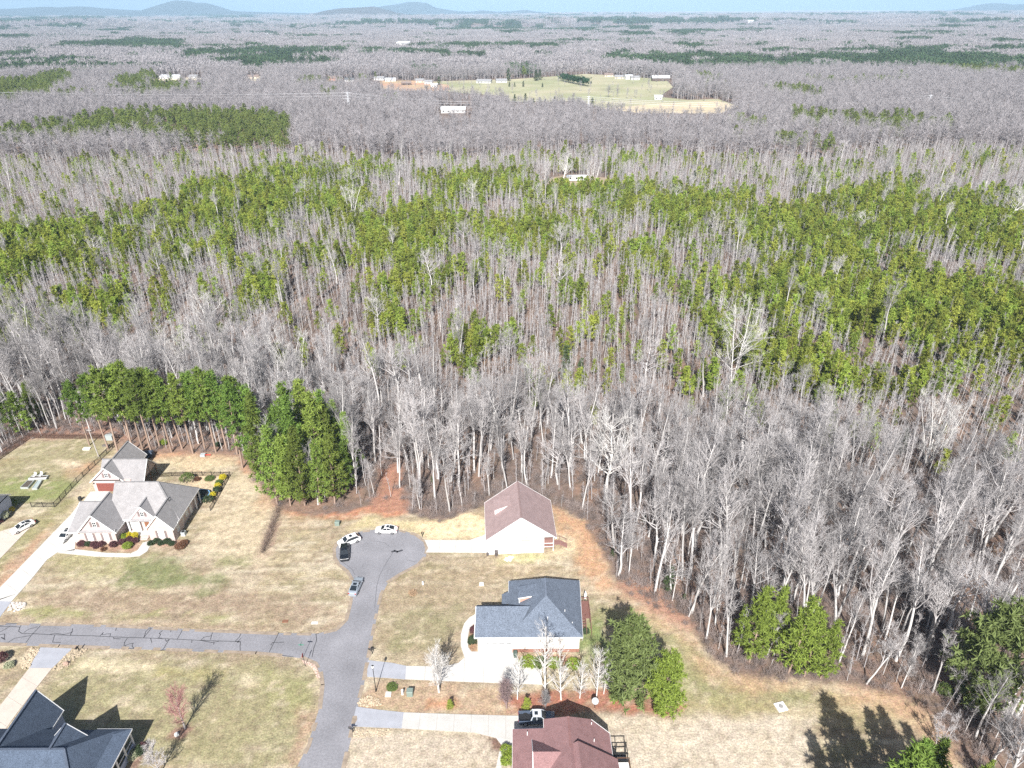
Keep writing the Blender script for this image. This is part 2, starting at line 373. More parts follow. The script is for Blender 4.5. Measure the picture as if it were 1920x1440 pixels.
paint([(140, 1018), (225, 1020), (262, 1012), (262, 1030), (245, 1036), (140, 1030)], (0.36, 0.22, 0.16), .3, .5, .9)
paint([(280, 1012), (352, 1012), (352, 1025), (330, 1027), (278, 1022)], (0.36, 0.22, 0.16), .3, .5, .9)
paint([(317, 1380), (330, 1364), (352, 1356), (362, 1366), (350, 1380), (330, 1388)], (0.24, 0.15, 0.115), .25, .3, 1)
paint([(240, 1440), (262, 1400), (272, 1400), (268, 1420), (258, 1440)], (0.2, 0.13, 0.1), .3, .4, 1)
wp_ = fbm(xs / 2.1, ys / 1.3, 59, 4); G = mix(G, (0.49, 0.41, 0.30), sstep(.60, .74, wp_) * .55); G = mix(G, (0.215, 0.165, 0.115), sstep(.62, .76, fbm(xs / 1.7, ys / 1.1, 67, 4)) * .5)
lawnm = 1 - sstep(-0.8, 0.8, dl)
edge = np.exp(-((dl + 1.5) / 2.2) ** 2)
G = mix(G, (0.42, 0.25, 0.155), edge * 0.45 * sstep(0.45, 0.65, n1[idx]))
Cn = C[idx] * (1 - lawnm[:, None]) + G * lawnm[:, None]
# bare red clay and straw just inside the wood beside the cul-de-sac
for px, cl in (([(690, 960), (720, 870), (745, 872), (760, 960)], (0.36, 0.185, 0.125)), ([(200, 835), (250, 800), (440, 815), (480, 900), (450, 855), (250, 845)], (0.25, 0.165, 0.125)), ([(1150, 1100), (1200, 1080), (1290, 1160), (1300, 1185), (1220, 1140)], (0.35, 0.2, 0.14)), ([(0, 850), (60, 800), (230, 790), (240, 820), (60, 822)], (0.3, 0.175, 0.13))):
    d = sdist(xs, ys, PL(px)) + (n2[idx] - .5) * 4; Cn = mix(Cn, cl, (1 - sstep(-1.5, 1.5, d)) * .85)
C[idx] = Cn
fl = fbm(X / .95, Y / .95, 43, 3); C *= (0.84 + 0.32 * fl)[:, None]; C *= (0.93 + 0.14 * n4)[:, None]
ny, nx = GX.shape
ii = (np.arange(ny - 1)[:, None] * nx + np.arange(nx - 1)[None, :]).ravel()
gm = npmesh('ground', np.stack([X, Y, Z], 1), np.stack([ii, ii + 1, ii + 1 + nx, ii + nx], 1), [])
ca = gm.color_attributes.new('cover', 'FLOAT_COLOR', 'POINT')
ca.data.foreach_set('color', np.concatenate([C, np.ones((len(C), 1))], 1).astype(np.float32).ravel())
M = bpy.data.materials.new('ground_cover'); M.use_nodes = True; n = M.node_tree; L = n.links; b = n.nodes['Principled BSDF']
b.inputs['Roughness'].default_value = 0.95; b.inputs['Specular IOR Level'].default_value = 0.1
at = n.nodes.new('ShaderNodeAttribute'); at.attribute_name = 'cover'; tc = n.nodes.new('ShaderNodeTexCoord')
prev = at.outputs['Color']
for scl, amp, det in ((0.9, 0.22, 6), (3.6, 0.26, 3)):
    nz = n.nodes.new('ShaderNodeTexNoise'); nz.inputs['Scale'].default_value = scl; nz.inputs['Detail'].default_value = det; L.new(tc.outputs['Object'], nz.inputs['Vector'])
    mr = n.nodes.new('ShaderNodeMapRange'); mr.inputs[1].default_value = .3; mr.inputs[2].default_value = .7; mr.inputs[3].default_value = 1 - amp; mr.inputs[4].default_value = 1 + amp
    L.new(nz.outputs[0], mr.inputs[0]); vm = n.nodes.new('ShaderNodeVectorMath'); vm.operation = 'SCALE'; L.new(prev, vm.inputs[0]); L.new(mr.outputs[0], vm.inputs['Scale']); prev = vm.outputs[0]
# fine shift towards straw / green tufts so the turf does not read as one flat tint
nz = n.nodes.new('ShaderNodeTexNoise'); nz.inputs['Scale'].default_value = 1.7; nz.inputs['Detail'].default_value = 8; nz.inputs['Roughness'].default_value = .7; L.new(tc.outputs['Object'], nz.inputs['Vector'])
hs = n.nodes.new('ShaderNodeHueSaturation'); mr = n.nodes.new('ShaderNodeMapRange'); mr.inputs[1].default_value = .3; mr.inputs[2].default_value = .7; mr.inputs[3].default_value = .478; mr.inputs[4].default_value = .522
L.new(nz.outputs[0], mr.inputs[0]); L.new(mr.outputs[0], hs.inputs['Hue']); L.new(prev, hs.inputs['Color']); L.new(hs.outputs[0], b.inputs['Base Color'])
bp = n.nodes.new('ShaderNodeBump'); bp.inputs['Strength'].default_value = .6; bp.inputs['Distance'].default_value = .15; nb = n.nodes.new('ShaderNodeTexNoise'); nb.inputs['Scale'].default_value = 2.5; nb.inputs['Detail'].default_value = 5
L.new(tc.outputs['Object'], nb.inputs['Vector']); L.new(nb.outputs[0], bp.inputs['Height']); L.new(bp.outputs[0], b.inputs['Normal'])
gm.materials.append(M)
link('ground', gm, kind='structure')

# ------------------------------------------------------------------ road, driveways
asph = mat('asphalt', (0.245, 0.242, 0.262), .9, var=.16, scale=.10, fine=.12, fscale=3, bump=.3, bscale=30)
apron = mat('asphalt_apron', (0.36, 0.37, 0.41), .9, var=.08, scale=.4, fine=.06, fscale=5)
conc = mat('concrete', (0.56, 0.54, 0.51), .85, var=.06, scale=.3, fine=.05, fscale=3)
conc_tan = mat('concrete_tan', (0.55, 0.48, 0.42), .85, var=.06, scale=.3, fine=.05, fscale=3)
joint = mat('concrete_joint', (0.36, 0.33, 0.3), .95)
seal = mat('tar_sealant', (0.055, 0.055, 0.06), .7)
road = polysheet('road', ROAD, 0.03, asph, thick=0.10)
# tyre-worn and dusty patches on the asphalt: thin sheets of their own
def ribbon(mb, pts, wdt, z, m):
    for i in range(len(pts) - 1):
        (x1, y1), (x2, y2) = pts[i], pts[i + 1]; dx, dy = x2 - x1, y2 - y1; l = math.hypot(dx, dy) + 1e-6; ox, oy = -dy / l * wdt / 2, dx / l * wdt / 2
        ex, ey = dx / l * wdt * .3, dy / l * wdt * .3
        mb.poly([(x1 + ox - ex, y1 + oy - ey, z), (x1 - ox - ex, y1 - oy - ey, z), (x2 - ox + ex, y2 - oy + ey, z), (x2 + ox + ex, y2 + oy + ey, z)][::-1], m)
cr4 = lambda pts: [tuple(P(x / 4.0, 1080 + y / 4.0)) for x, y in pts]
cr5 = lambda pts: [tuple(P(480 + x / 4.0, 1080 + y / 4.0)) for x, y in pts]
SEALS = [cr4(q) for q in [
    [(-200, 370), (0, 375), (60, 360), (130, 356), (220, 358)], [(0, 380), (80, 378), (150, 385), (165, 360)], [(150, 385), (140, 415), (165, 432), (250, 434), (400, 442), (520, 446), (700, 450), (900, 460), (1100, 466), (1300, 474), (1500, 484), (1700, 490), (1800, 494)],
    [(320, 356), (270, 410), (240, 440), (210, 480), (180, 522)], [(180, 425), (215, 400), (280, 382)], [(40, 515), (75, 490), (110, 468), (230, 448)], [(0, 420), (40, 400), (75, 378)], [(0, 440), (35, 436), (35, 470), (10, 462), (40, 480)], [(60, 515), (110, 505), (165, 505)],
    [(375, 440), (410, 430), (480, 440), (540, 424), (545, 395)], [(530, 445), (535, 420)], [(410, 445), (395, 497), (455, 500)], [(750, 450), (775, 424), (765, 440), (830, 434), (825, 452)], [(850, 462), (855, 470), (905, 472)], [(880, 378), (870, 400), (868, 412)],
    [(1080, 462), (1095, 415), (1125, 390), (1135, 392), (1110, 425), (1078, 462)], [(955, 466), (935, 500), (930, 525), (975, 510), (1000, 505), (990, 525), (1005, 545), (930, 545), (945, 520)], [(1130, 468), (1138, 500)], [(1220, 410), (1195, 430), (1205, 440), (1190, 465), (1215, 468)], [(1285, 395), (1280, 420)],
    [(1330, 474), (1350, 440), (1365, 410), (1405, 412)], [(1270, 478), (1245, 515), (1225, 550), (1205, 560), (1275, 550)], [(1240, 478), (1250, 492), (1268, 476)], [(1440, 482), (1438, 500)], [(1505, 484), (1530, 460), (1585, 450), (1600, 410)], [(1505, 484), (1590, 500), (1640, 492)], [(1580, 478), (1585, 450)], [(1605, 500), (1603, 515)],
    [(1815, 415), (1795, 460), (1765, 490), (1805, 495), (1800, 525), (1803, 580), (1760, 572), (1850, 578), (2020, 588)], [(1805, 470), (1780, 500), (1800, 494)]]] + [cr5(q) for q in [
    [(172, 425), (140, 490), (105, 560), (92, 592)], [(110, 520), (125, 500), (210, 497)], [(0, 586), (100, 592), (190, 596), (280, 608)], [(450, 435), (455, 480), (435, 540), (420, 610)], [(445, 438), (470, 432)]]]
mb = MB()
for q in SEALS: ribbon(mb, q, .115, .042, seal)
mb.build('crack_sealant', parent=road, kind='stuff')
mb = MB(); thin = mat('crack_dark', (0.13, 0.13, 0.145), .9)
cr2 = lambda pts: [tuple(P(480 + x / 4.0, 780 + y / 4.0)) for x, y in pts]
for q in ([(1020, 1020), (1040, 1012), (1060, 1020), (1095, 1008)],): ribbon(mb, cr2(q), .5, .044, mat('oil_stain', (0.07, 0.07, 0.08), .9))
for q in ([(1025, 1030), (985, 1090), (930, 1190), (905, 1280), (890, 1440)], [(640, 1090), (720, 1150), (740, 1190)], [(900, 940), (960, 950), (1010, 985)], [(1130, 1080), (1180, 1092), (1220, 1088)]): ribbon(mb, cr2(q), .09, .046, thin)
mb.build('surface_crack', parent=road, kind='stuff')
# soil and leaves washed over the asphalt edge
mb = MB(); verge = mat('verge_dirt', (0.31, 0.25, 0.195), .95, var=.25, scale=.6); vr = random.Random(4)
for i in range(len(ROAD)):
    p_, q_ = Vector(ROAD[i]), Vector(ROAD[(i + 1) % len(ROAD)]); l_ = (q_ - p_).length; n_ = max(1, int(l_ / 1.1)); nn = Vector((-(q_ - p_).y, (q_ - p_).x)).normalized()
    for k in range(n_):
        if vr.random() < .7:
            a_, b_ = p_ + (q_ - p_) * (k / n_), p_ + (q_ - p_) * ((k + 1.15) / n_); w0, w1, w2 = vr.uniform(.03, .25), vr.uniform(.05, .38), vr.uniform(.03, .25); m_ = (a_ + b_) / 2; z_ = .048 + (k % 3) * .0015
            pts_ = [a_ + nn * w0, m_ + nn * w1, b_ + nn * w2, b_ - nn * .5, a_ - nn * .5]; mb.poly([(t_.x, t_.y, z_) for t_ in pts_], verge)
mb.build('verge_dirt', parent=road, kind='stuff')
def clip(poly, a, b, c):
    """part of polygon with a*x+b*y<=c"""
    out = []
    for i in range(len(poly)):
        p, q = poly[i], poly[(i + 1) % len(poly)]; dp, dq = a * p[0] + b * p[1] - c, a * q[0] + b * q[1] - c
        if dp <= 0: out.append(p)
        if dp * dq < 0:
            t = dp / (dp - dq); out.append((p[0] + t * (q[0] - p[0]), p[1] + t * (q[1] - p[1])))
    return out
def driveway(name, px, mat_, cuts, ax, z=0.05, joint_w=.05):
    """ax: direction the slabs follow; cuts: joint positions along it"""
    pts = PL(px); l = math.hypot(*ax); ax = (ax[0] / l, ax[1] / l)
    base = polysheet(name, pts, z, joint, thick=.12)
    c = [-1e4] + list(cuts) + [1e4]
    for lo, hi in zip(c[:-1], c[1:]):
        q = clip(clip(pts, ax[0], ax[1], hi - joint_w / 2), -ax[0], -ax[1], -(lo + joint_w / 2))
        if len(q) >= 3:
            try: polysheet('slab', q, z + .02, mat_, kind='structure', thick=.018, parent=base)
            except Exception: pass
    return base
def along(px, ax, k):
    l = math.hypot(*ax); d = [(p[0] * ax[0] + p[1] * ax[1]) / l for p in PL(px)]; return list(np.linspace(min(d), max(d), k + 2)[1:-1])
DRIVES = []
def drive(name, px, m_, ax, k): DRIVES.append(PL(px)); return driveway(name, px, m_, along(px, ax, k), ax)
drive('driveway', [(796, 1013), (880, 1013), (904, 1005), (914, 1000), (914, 1037), (798, 1036), (803, 1028)], conc, (1, 0), 3)
drive('driveway', [(762, 1249), (835, 1250), (860, 1243), (871, 1233), (878, 1222), (897, 1222), (966, 1224), (973, 1238), (988, 1250), (1016, 1253), (1016, 1284), (880, 1279), (760, 1274)], conc, (1, .03), 6)
drive('walkway', [(871, 1233), (864, 1212), (864, 1190), (870, 1170), (880, 1158), (898, 1148), (906, 1156), (893, 1166), (881, 1178), (877, 1196), (878, 1214), (884, 1222), (878, 1222)], conc, (.2, 1), 5)
drive('driveway', [(757, 1336), (870, 1340), (985, 1343), (1010, 1343), (1045, 1345), (1045, 1372), (1018, 1376), (962, 1388), (930, 1384), (890, 1374), (753, 1366)], mat('concrete_pale', (0.50, 0.485, 0.46), .85, var=.07, scale=.3, fine=.05, fscale=3), (1, 0), 8)
drive('walkway', [(930, 1384), (962, 1388), (964, 1402), (946, 1408), (940, 1440), (938, 1520), (928, 1520), (930, 1440), (936, 1410), (944, 1402)], conc, (0, 1), 4)
drive('driveway', [(-60, 1205), (-12, 1132), (0, 1102), (70, 1030), (133, 965), (150, 943), (185, 941), (206, 941), (170, 985), (142, 1012), (140, 1032), (108, 1036), (88, 1050), (60, 1085), (22, 1128), (0, 1127), (-30, 1128)], conc, (.62, 1), 9)
drive('walkway', [(140, 1030), (200, 1037), (245, 1038), (258, 1032), (268, 1018), (278, 1015), (286, 1016), (276, 1034), (262, 1043), (240, 1045), (180, 1044), (108, 1037)], conc, (1, 0), 5)
drive('driveway', [(155, 942), (170, 922), (206, 921), (200, 941)], conc, (1, 0), 1)
drive('driveway', [(-160, 1190), (0, 1048), (46, 1000), (64, 983), (48, 976), (28, 988), (0, 997), (-60, 1012), (-200, 1120)], conc_tan, (.62, 1), 5)
drive('driveway', [(55, 1253), (98, 1253), (62, 1298), (30, 1340), (-40, 1440), (-160, 1440), (-60, 1380), (0, 1324)], conc_tan, (.5, 1), 5)
for px in ([(690, 1238), (735, 1243), (763, 1249), (760, 1274), (722, 1271), (682, 1269)], [(668, 1325), (710, 1331), (758, 1336), (754, 1366), (700, 1364), (660, 1362)], [(76, 1214), (136, 1216), (98, 1253), (54, 1253)], [(-30, 1128), (0, 1127), (22, 1128), (0, 1157), (-20, 1166), (-80, 1166)]):
    DRIVES.append(PL(px)); polysheet('driveway_apron', PL(px), .045, apron, thick=.1)
# ================================================================== HOUSES
white = mat('white_trim', (0.82, 0.82, 0.82), .6); glass = mat('window_glass', (0.03, 0.04, 0.05), .08, spec=.8)
blind = mat('window_blind', (0.72, 0.72, 0.70), .5); dark = mat('dark_metal', (0.03, 0.03, 0.03), .5)
DIRS = {'-y': ((1, 0), (0, -1)), '+y': ((-1, 0), (0, 1)), '+x': ((0, 1), (1, 0)), '-x': ((0, -1), (-1, 0))}
class House:
    def __init__(s, name, label, loc, rz=0.0, local=False, cat='house'):
        s.o = thing(name, label, cat, (loc[0], loc[1], 0), rz); s.off = (0, 0, 0) if local else (-loc[0], -loc[1], 0)
        s.roof = MB(); s.wall = MB(); s.trim = MB(); s.cap = MB()
    def part(s, mb, name, parent=None, **k):
        return mb.build(name, s.o if parent is None else parent, s.off if parent is None else (0, 0, 0), **k) if mb.v else None
    def done(s, flat=None):
        s.part(s.wall, 'wall'); r = s.part(s.roof, 'roof'); s.part(s.trim, 'fascia')
        if s.cap.v: s.cap.build('ridge_cap', r)
        return r
    def eave(s, p, q, m=white): s.trim.beam((p[0], p[1], p[2] - .13), (q[0], q[1], q[2] - .13), .09, .24, m)
    def slope(s, pts, m, t=.18): s.roof.slab(pts, t, m)
    def capline(s, p, q, m): s.cap.beam((p[0], p[1], p[2] + .03), (q[0], q[1], q[2] + .03), .32, .07, m)
    def gable(s, x0, x1, y0, y1, ze, zr, axis, rm, wm, oh=.4, og=.3, ends=(True, True), trim=white, zw=None, cm=None):
        """gable roof over a rectangle; ze = roof height over the wall line, zr = ridge; ends: which gable ends get a wall and rake trim"""
        if axis == 'x':
            T = lambda a, b, z: (b, a, z); a0, a1, b0, b1 = y0, y1, x0, x1
        else:
            T = lambda a, b, z: (a, b, z); a0, a1, b0, b1 = x0, x1, y0, y1
        am = (a0 + a1) / 2; p = (zr - ze) / (am - a0); zo = ze - p * oh; g0 = b0 - (og if ends[0] else 0); g1 = b1 + (og if ends[1] else 0)
        for sgn, ae in ((-1, a0 - oh), (1, a1 + oh)):
            s.slope([T(ae, g0, zo), T(am, g0, zr), T(am, g1, zr), T(ae, g1, zo)], rm); s.eave(T(ae, g0, zo), T(ae, g1, zo), trim)
        for k, (e, g, b) in enumerate(((ends[0], g0, b0), (ends[1], g1, b1))):
            if not e: continue
            for ae in (a0 - oh, a1 + oh):
                s.trim.beam(T(ae, g, zo - .13), T(am, g, zr - .13), .09, .26, trim)
            if wm is not None:
                d = .12 if k == 0 else -.12
                A = [T(a0, b, ze - .25), T(a1, b, ze - .25), T(am, b, zr - .22)]; B = [T(a0, b + d, ze - .25), T(a1, b + d, ze - .25), T(am, b + d, zr - .22)]
                s.wall.hull(A, B, wm)
        if cm: s.capline(T(am, g0, zr), T(am, g1, zr), cm)
    def window(s, c, w, h, face, shutters=None, pane=glass, grid=(1, 2), frame=white, name='window'):
        t, nrm = DIRS[face]; mb = MB(); W = w / 2; fw = .09
        def bx(mb_, a0, a1, z0, z1, d0, d1, m_):
            pts = [(c[0] + t[0] * a + nrm[0] * d, c[1] + t[1] * a + nrm[1] * d) for a, d in ((a0, d0), (a1, d0), (a1, d1), (a0, d1))]; mb_.prism(pts, z0, z1, m_)
        z0, z1 = c[2], c[2] + h
        bx(mb, -W - fw, -W, z0 - fw, z1 + fw, -.02, .07, frame); bx(mb, W, W + fw, z0 - fw, z1 + fw, -.02, .07, frame)
        bx(mb, -W, W, z0 - fw, z0, -.02, .09, frame); bx(mb, -W, W, z1, z1 + fw, -.02, .07, frame)
        for i in range(1, grid[0]): a = -W + w * i / grid[0]; bx(mb, a - .03, a + .03, z0, z1, -.015, .05, frame)
        for i in range(1, grid[1]): z = z0 + h * i / grid[1]; bx(mb, -W, W, z - .03, z + .03, -.012, .045, frame)
        o = s.part(mb, name); g = MB(); bx(g, -W, W, z0, z1, -.03, .02, pane); g.build('pane', o)
        if shutters:
            for sg in (-1, 1):
                sh = MB(); a = sg * (W + fw + .27); bx(sh, a - .22, a + .22, z0 - .05, z1 + .05, -.02, .05, shutters)
                for q in range(5): zz = z0 + h * (q + .5) / 5; bx(sh, a - .17, a + .17, zz - h * .07, zz + h * .07, .05, .062, shutters)
                sh.build('shutter', o)
        return o
    def panel(s, name, c, w, h, face, m, d=.06, parent=None, rows=0, cols=0, mrow=None):
        t, nrm = DIRS[face]; mb = MB(); W = w / 2
        def bx(a0, a1, z0, z1, d0, d1, m_):
            pts = [(c[0] + t[0] * a + nrm[0] * q, c[1] + t[1] * a + nrm[1] * q) for a, q in ((a0, d0), (a1, d0), (a1, d1), (a0, d1))]; mb.prism(pts, z0, z1, m_)
        bx(-W, W, c[2], c[2] + h, -.02, d, m)
        for i in range(rows):
            for j in range(cols):
                bx(-W + w * j / cols + .07, -W + w * (j + 1) / cols - .07, c[2] + h * i / rows + .06, c[2] + h * (i + 1) / rows - .06, d, d + .025, mrow or m)
        return s.part(mb, name, parent)
    def pipe(s, x, y, z, m=white, r=.06, h=.5): mb = MB(); mb.cyl((x, y, z - .3), (x, y, z + h), r, r, 8, m); s.part(mb, 'vent_pipe')

def shingle(name, c, var=.10, sp=.2):
    M = mat(name, c, .93, var=var, scale=.5, fine=sp, fscale=7, bump=.35, bscale=14, spec=.15); return M
brick_pale = mat('pale_brick', (0.55, 0.45, 0.42), .9, var=.06, scale=1, fine=.10, fscale=9)
gable_pink = mat('gable_shake', (0.47, 0.39, 0.395), .9, fine=.08, fscale=10)
shut = mat('taupe_shutter', (0.22, 0.175, 0.17), .7)
RA = shingle('grey_shingles', (0.295, 0.285, 0.29)); RAc = shingle('grey_ridge', (0.24, 0.235, 0.24))

# ---------------- A: pale brick house with grey roof
A = House('brick_house', 'pale brick house with many grey gables and a long concrete drive', (-82, 124))
Z = 3.6
A.wall.box(-86.0, -72, 121.6, 131.5, 0, Z, brick_pale); A.wall.hull([(-86, 121.6, 3.5), (-86, 131.6, 3.5), (-86, 126.5, 9.2)], [(-85.85, 121.6, 3.5), (-85.85, 131.6, 3.5), (-85.85, 126.5, 9.2)], brick_pale)
A.wall.box(-91.0, -83.6, 117.5, 122.5, 0, Z - .01, brick_pale)
A.wall.box(-92.7, -85.9, 117.8, 126.3, 0, Z - .02, brick_pale)
A.wall.box(-76.9, -71.72, 118.2, 123, 0, Z - .015, brick_pale)
# main hip roof
ze, zr = 3.6, 9.5; x0, x1, y0, y1 = -86.3, -71.3, 121.0, 132.2; yr = 126.5; xl, xr = -86.3, -76.9
A.slope([(x0, y0, ze), (x1, y0, ze), (xr, yr, zr), (xl, yr, zr)], RA); A.slope([(x0, y1, ze), (x1, y1, ze), (xr, yr, zr), (xl, yr, zr)], RA)
A.trim.beam((x0, y1, ze - .13), (xl, yr, zr - .13), .09, .26, white); A.slope([(x1, y0, ze), (x1, y1, ze), (xr, yr, zr)], RA)
A.eave((x1, y0 - 1, ze), (x1, y1, ze)); A.eave((x0, y1, ze), (x1, y1, ze)); A.eave((-83.5, y0, ze), (-77, y0, ze))
A.capline((xl, yr, zr), (xr, yr, zr), RAc); A.capline((xr, yr, zr), (x1, y1, ze), RAc); A.capline((xr, yr, zr), (-74.2, 123.8, 6.6), RAc)
# left front gable, cross gable over the side garage, right wing, porch gable
A.gable(-91.0, -83.5, 117.5, 125.3, 3.6, 7.75, 'y', RA, gable_pink, ends=(True, False), cm=RAc, og=.35)
A.slope([(-93.3, 117.2, 3.3), (-87.5, 117.2, 3.3), (-87.5, 123.8, 6.3), (-93.3, 123.8, 6.3)], RA); A.slope([(-93.3, 126.9, 3.3), (-86, 126.9, 3.3), (-86, 123.8, 6.3), (-93.3, 123.8, 6.3)], RA); A.capline((-93.3, 123.8, 6.3), (-88, 123.8, 6.3), RAc)
A.eave((-93.3, 117.2, 3.3), (-91.2, 117.2, 3.3)); A.trim.beam((-93.3, 117.2, 3.17), (-93.3, 123.8, 6.17), .09, .26, white); A.trim.beam((-93.3, 126.9, 3.17), (-93.3, 123.8, 6.17), .09, .26, white); A.wall.hull([(-92.7, 117.8, 3.4), (-92.7, 126.3, 3.4), (-92.7, 123.8, 6.05)], [(-92.5, 117.8, 3.4), (-92.5, 126.3, 3.4), (-92.5, 123.8, 6.05)], brick_pale)
A.panel('garage_door', (-92.7, 121.8, 0), 4.9, 2.3, '-x', white, rows=4, cols=8)
A.gable(-76.9, -71.72, 118.2, 124.4, 3.9, 7.0, 'y', RA, brick_pale, ends=(True, False), cm=RAc)
A.gable(-82.0, -75.9, 121.0, 124.6, 3.62, 7.1, 'y', RA, gable_pink, ends=(True, False), cm=RAc, oh=.2, og=.15)
A.slope([(-91.2, 117.15, 3.35), (-83.3, 117.15, 3.35), (-83.3, 117.62, 3.75), (-91.2, 117.62, 3.75)], RA, .1)      # pent strip under the left gable
A.slope([(-82.2, 120.6, 3.45), (-75.8, 120.6, 3.45), (-75.8, 121.1, 3.8), (-82.2, 121.1, 3.8)], RA, .1)
for x in (-89.0, -85.6): A.window((x, 117.5, 1.0), 1.0, 1.75, '-y', shut, blind)
A.window((-87.25, 117.5, 4.55), .7, 1.2, '-y', shut, glass, (2, 2)); A.window((-78.95, 121.0, 4.5), .65, 1.1, '-y', shut, glass, (2, 2))
A.window((-74.3, 118.2, 1.0), 1.15, 1.8, '-y', shut, blind)
for y in (120.4, 123.2, 125.6): A.window((-72, y, 1.1) if y > 122.9 else (-71.72, y, 1.1), .9, 1.5, '+x', None, blind)
A.panel('side_door', (-72, 127.6, .1), 1.0, 2.1, '+x', white, rows=2, cols=1)
# recessed front porch
mb = MB(); mb.box(-83.4, -77.0, 119.9, 121.6, 0, .25, conc); A.part(mb, 'porch_floor')
for x in (-82.6, -80.2, -77.8): mb = MB(); mb.box(x - .14, x + .14, 121.0, 121.28, .25, Z - .2, white); A.part(mb, 'porch_column')
mb = MB(); mb.box(-83.4, -77.0, 120.98, 121.3, Z - .45, Z - .2, white); A.part(mb, 'porch_beam')
for x in (-82.3, -80.9): A.window((x, 121.6, .9), .9, 1.7, '-y', None, blind)
A.panel('front_door', (-78.8, 121.6, .25), 1.1, 2.2, '-y', mat('orange_door', (0.25, 0.11, 0.06), .5), rows=2, cols=2)
mb = MB(); mb.box(-79.6, -77.9, 118.6, 119.9, 0, .2, brick_pale); mb.box(-79.5, -78, 119.3, 119.9, .2, .34, brick_pale); A.part(mb, 'front_step')
# rear covered patio posts
for y in (129.3, 131.6): mb = MB(); mb.box(-71.6, -71.35, y - .12, y + .12, 0, 3.4, white); A.part(mb, 'patio_post')
mb = MB(); mb.cyl((-86, 128, 8.0), (-86, 128, 9.3), .09, .09, 8, dark); A.part(mb, 'vent_pipe'); A.pipe(-73.9, 123.5, 6.7, dark)
A.done()
hv = thing('air_conditioner', 'square grey air conditioner standing beside the shaded brick side wall', 'air conditioner', (*P(345, 1003), 0))
mb = MB(); mb.box(-.5, .5, -.5, .5, .0, .08, conc); mb.build('base_pad', hv)
mb = MB(); mb.box(-.42, .42, -.42, .42, .08, .95, mat('ac_grey', (0.42, 0.46, 0.48), .5)); mb.build('casing', hv)
mb = MB(); mb.cyl((0, 0, .95), (0, 0, .99), .36, .36, 16, dark); mb.build('fan_grille', hv)

# ---------------- detached garage behind it
Gg = House('detached_garage', 'detached brick garage with one red door and grey roof', (-93, 139), cat='garage')
Gg.wall.box(-98.0, -89, 136.1, 143.0, 0, 3.2, brick_pale)
Gg.gable(-98.0, -90.6, 136.1, 139.6, 3.2, 6.7, 'y', RA, gable_pink, ends=(True, False), cm=RAc)
Gg.gable(-96.5, -86.2, 136.5, 143.0, 3.2, 6.6, 'x', RA, brick_pale, ends=(False, True), cm=RAc)
Gg.gable(-97.6, -91.0, 139.6, 147.5, 3.0, 6.5, 'y', RA, brick_pale, ends=(False, True), cm=RAc)
Gg.wall.box(-97.6, -91.0, 142.5, 147.3, 0, 2.98, brick_pale)
Gg.panel('garage_door', (-94.9, 136.1, 0), 4.7, 2.3, '-y', mat('red_door', (0.22, 0.07, 0.055), .6), rows=4, cols=6)
Gg.window((-94.3, 136.1, 3.9), .7, 1.1, '-y', shut, glass, (2, 2))
timber = mat('brown_timber', (0.14, 0.075, 0.045), .8, fine=.2, fscale=8)
for y in (136.9, 139.8, 142.7): mb = MB(); mb.box(-86.4, -86.2, y - .1, y + .1, 0, 3.1 + (3.0 if y == 139.8 else 0), timber); Gg.part(mb, 'timber_post')
mb = MB(); mb.beam((-86.3, 136.9, 3.0), (-86.3, 142.7, 3.0), .2, .25, timber); mb.beam((-86.3, 136.9, 1.2), (-86.3, 139.6, 4.2), .12, .16, timber); Gg.part(mb, 'timber_brace')
for x in (-97.7, -92.1): mb = MB(); mb.box(x - .1, x + .1, 135.85, 136.1, 2.2, 2.5, dark); Gg.part(mb, 'wall_lantern')
Gg.done()

# ---------------- B: white gabled house with pinkish brown roof
vinyl = mat('white_vinyl', (0.83, 0.83, 0.82), .6, fine=.025, fscale=5)
RB = shingle('brown_shingles', (0.345, 0.255, 0.25)); RBc = shingle('brown_ridge', (0.24, 0.17, 0.165))
B = House('white_house', 'white house with one big front gable and pinkish brown roof', (0.65, 113.8), math.radians(3), local=True)
B.wall.box(-5.85, 5.8, 0, 11.9, 0, 4.25, vinyl)
B.gable(-5.85, 8.0, 0, 11.9, 4.25, 9.5, 'y', RB, vinyl, cm=RBc, oh=.35, og=.35)
slp = (9.5 - 4.25) / 6.925
def Bz(x): return 9.5 - slp * abs(x - 1.075)
# dormer facing the cul-de-sac: low gable box with white cheek
dx0, dy0, dy1 = -4.1, 6.0, 9.0; zt = Bz(dx0) + 1.25
B.wall.hull([(dx0, dy0, Bz(dx0) - .1), (dx0 + 3.6, dy0, Bz(dx0 + 3.6) - .1), (dx0, dy0, zt)], [(dx0, dy1, Bz(dx0) - .1), (dx0 + 3.6, dy1, Bz(dx0 + 3.6) - .1), (dx0, dy1, zt)], vinyl)
B.slope([(dx0 - .2, dy0 - .2, zt), (dx0 + 3.4, dy0 - .2, Bz(dx0 + 3.4) + .1), (dx0 + 3.4, dy1 + .2, Bz(dx0 + 3.4) + .1), (dx0 - .2, dy1 + .2, zt)], RB, .12)
dg = mat('grey_plank', (0.45, 0.40, 0.39), .8)
B.panel('vent_board', (2.1, 0, 3.0), 1.9, .62, '-y', dg)
for x in (.65, 3.65): B.window((x, 0, 1.75), .55, .45, '-y', None, mat('pale_pane', (0.5, 0.52, 0.53), .2), (2, 1))
for x in (.9, 4.1): B.panel('crawl_vent', (x, 0, .5), .35, .18, '-y', dg)
B.panel('meter_box', (-5.3, 0, 1.6), .25, .4, '-y', dg)
rb = mat('reddish_rail', (0.26, 0.145, 0.13), .8)
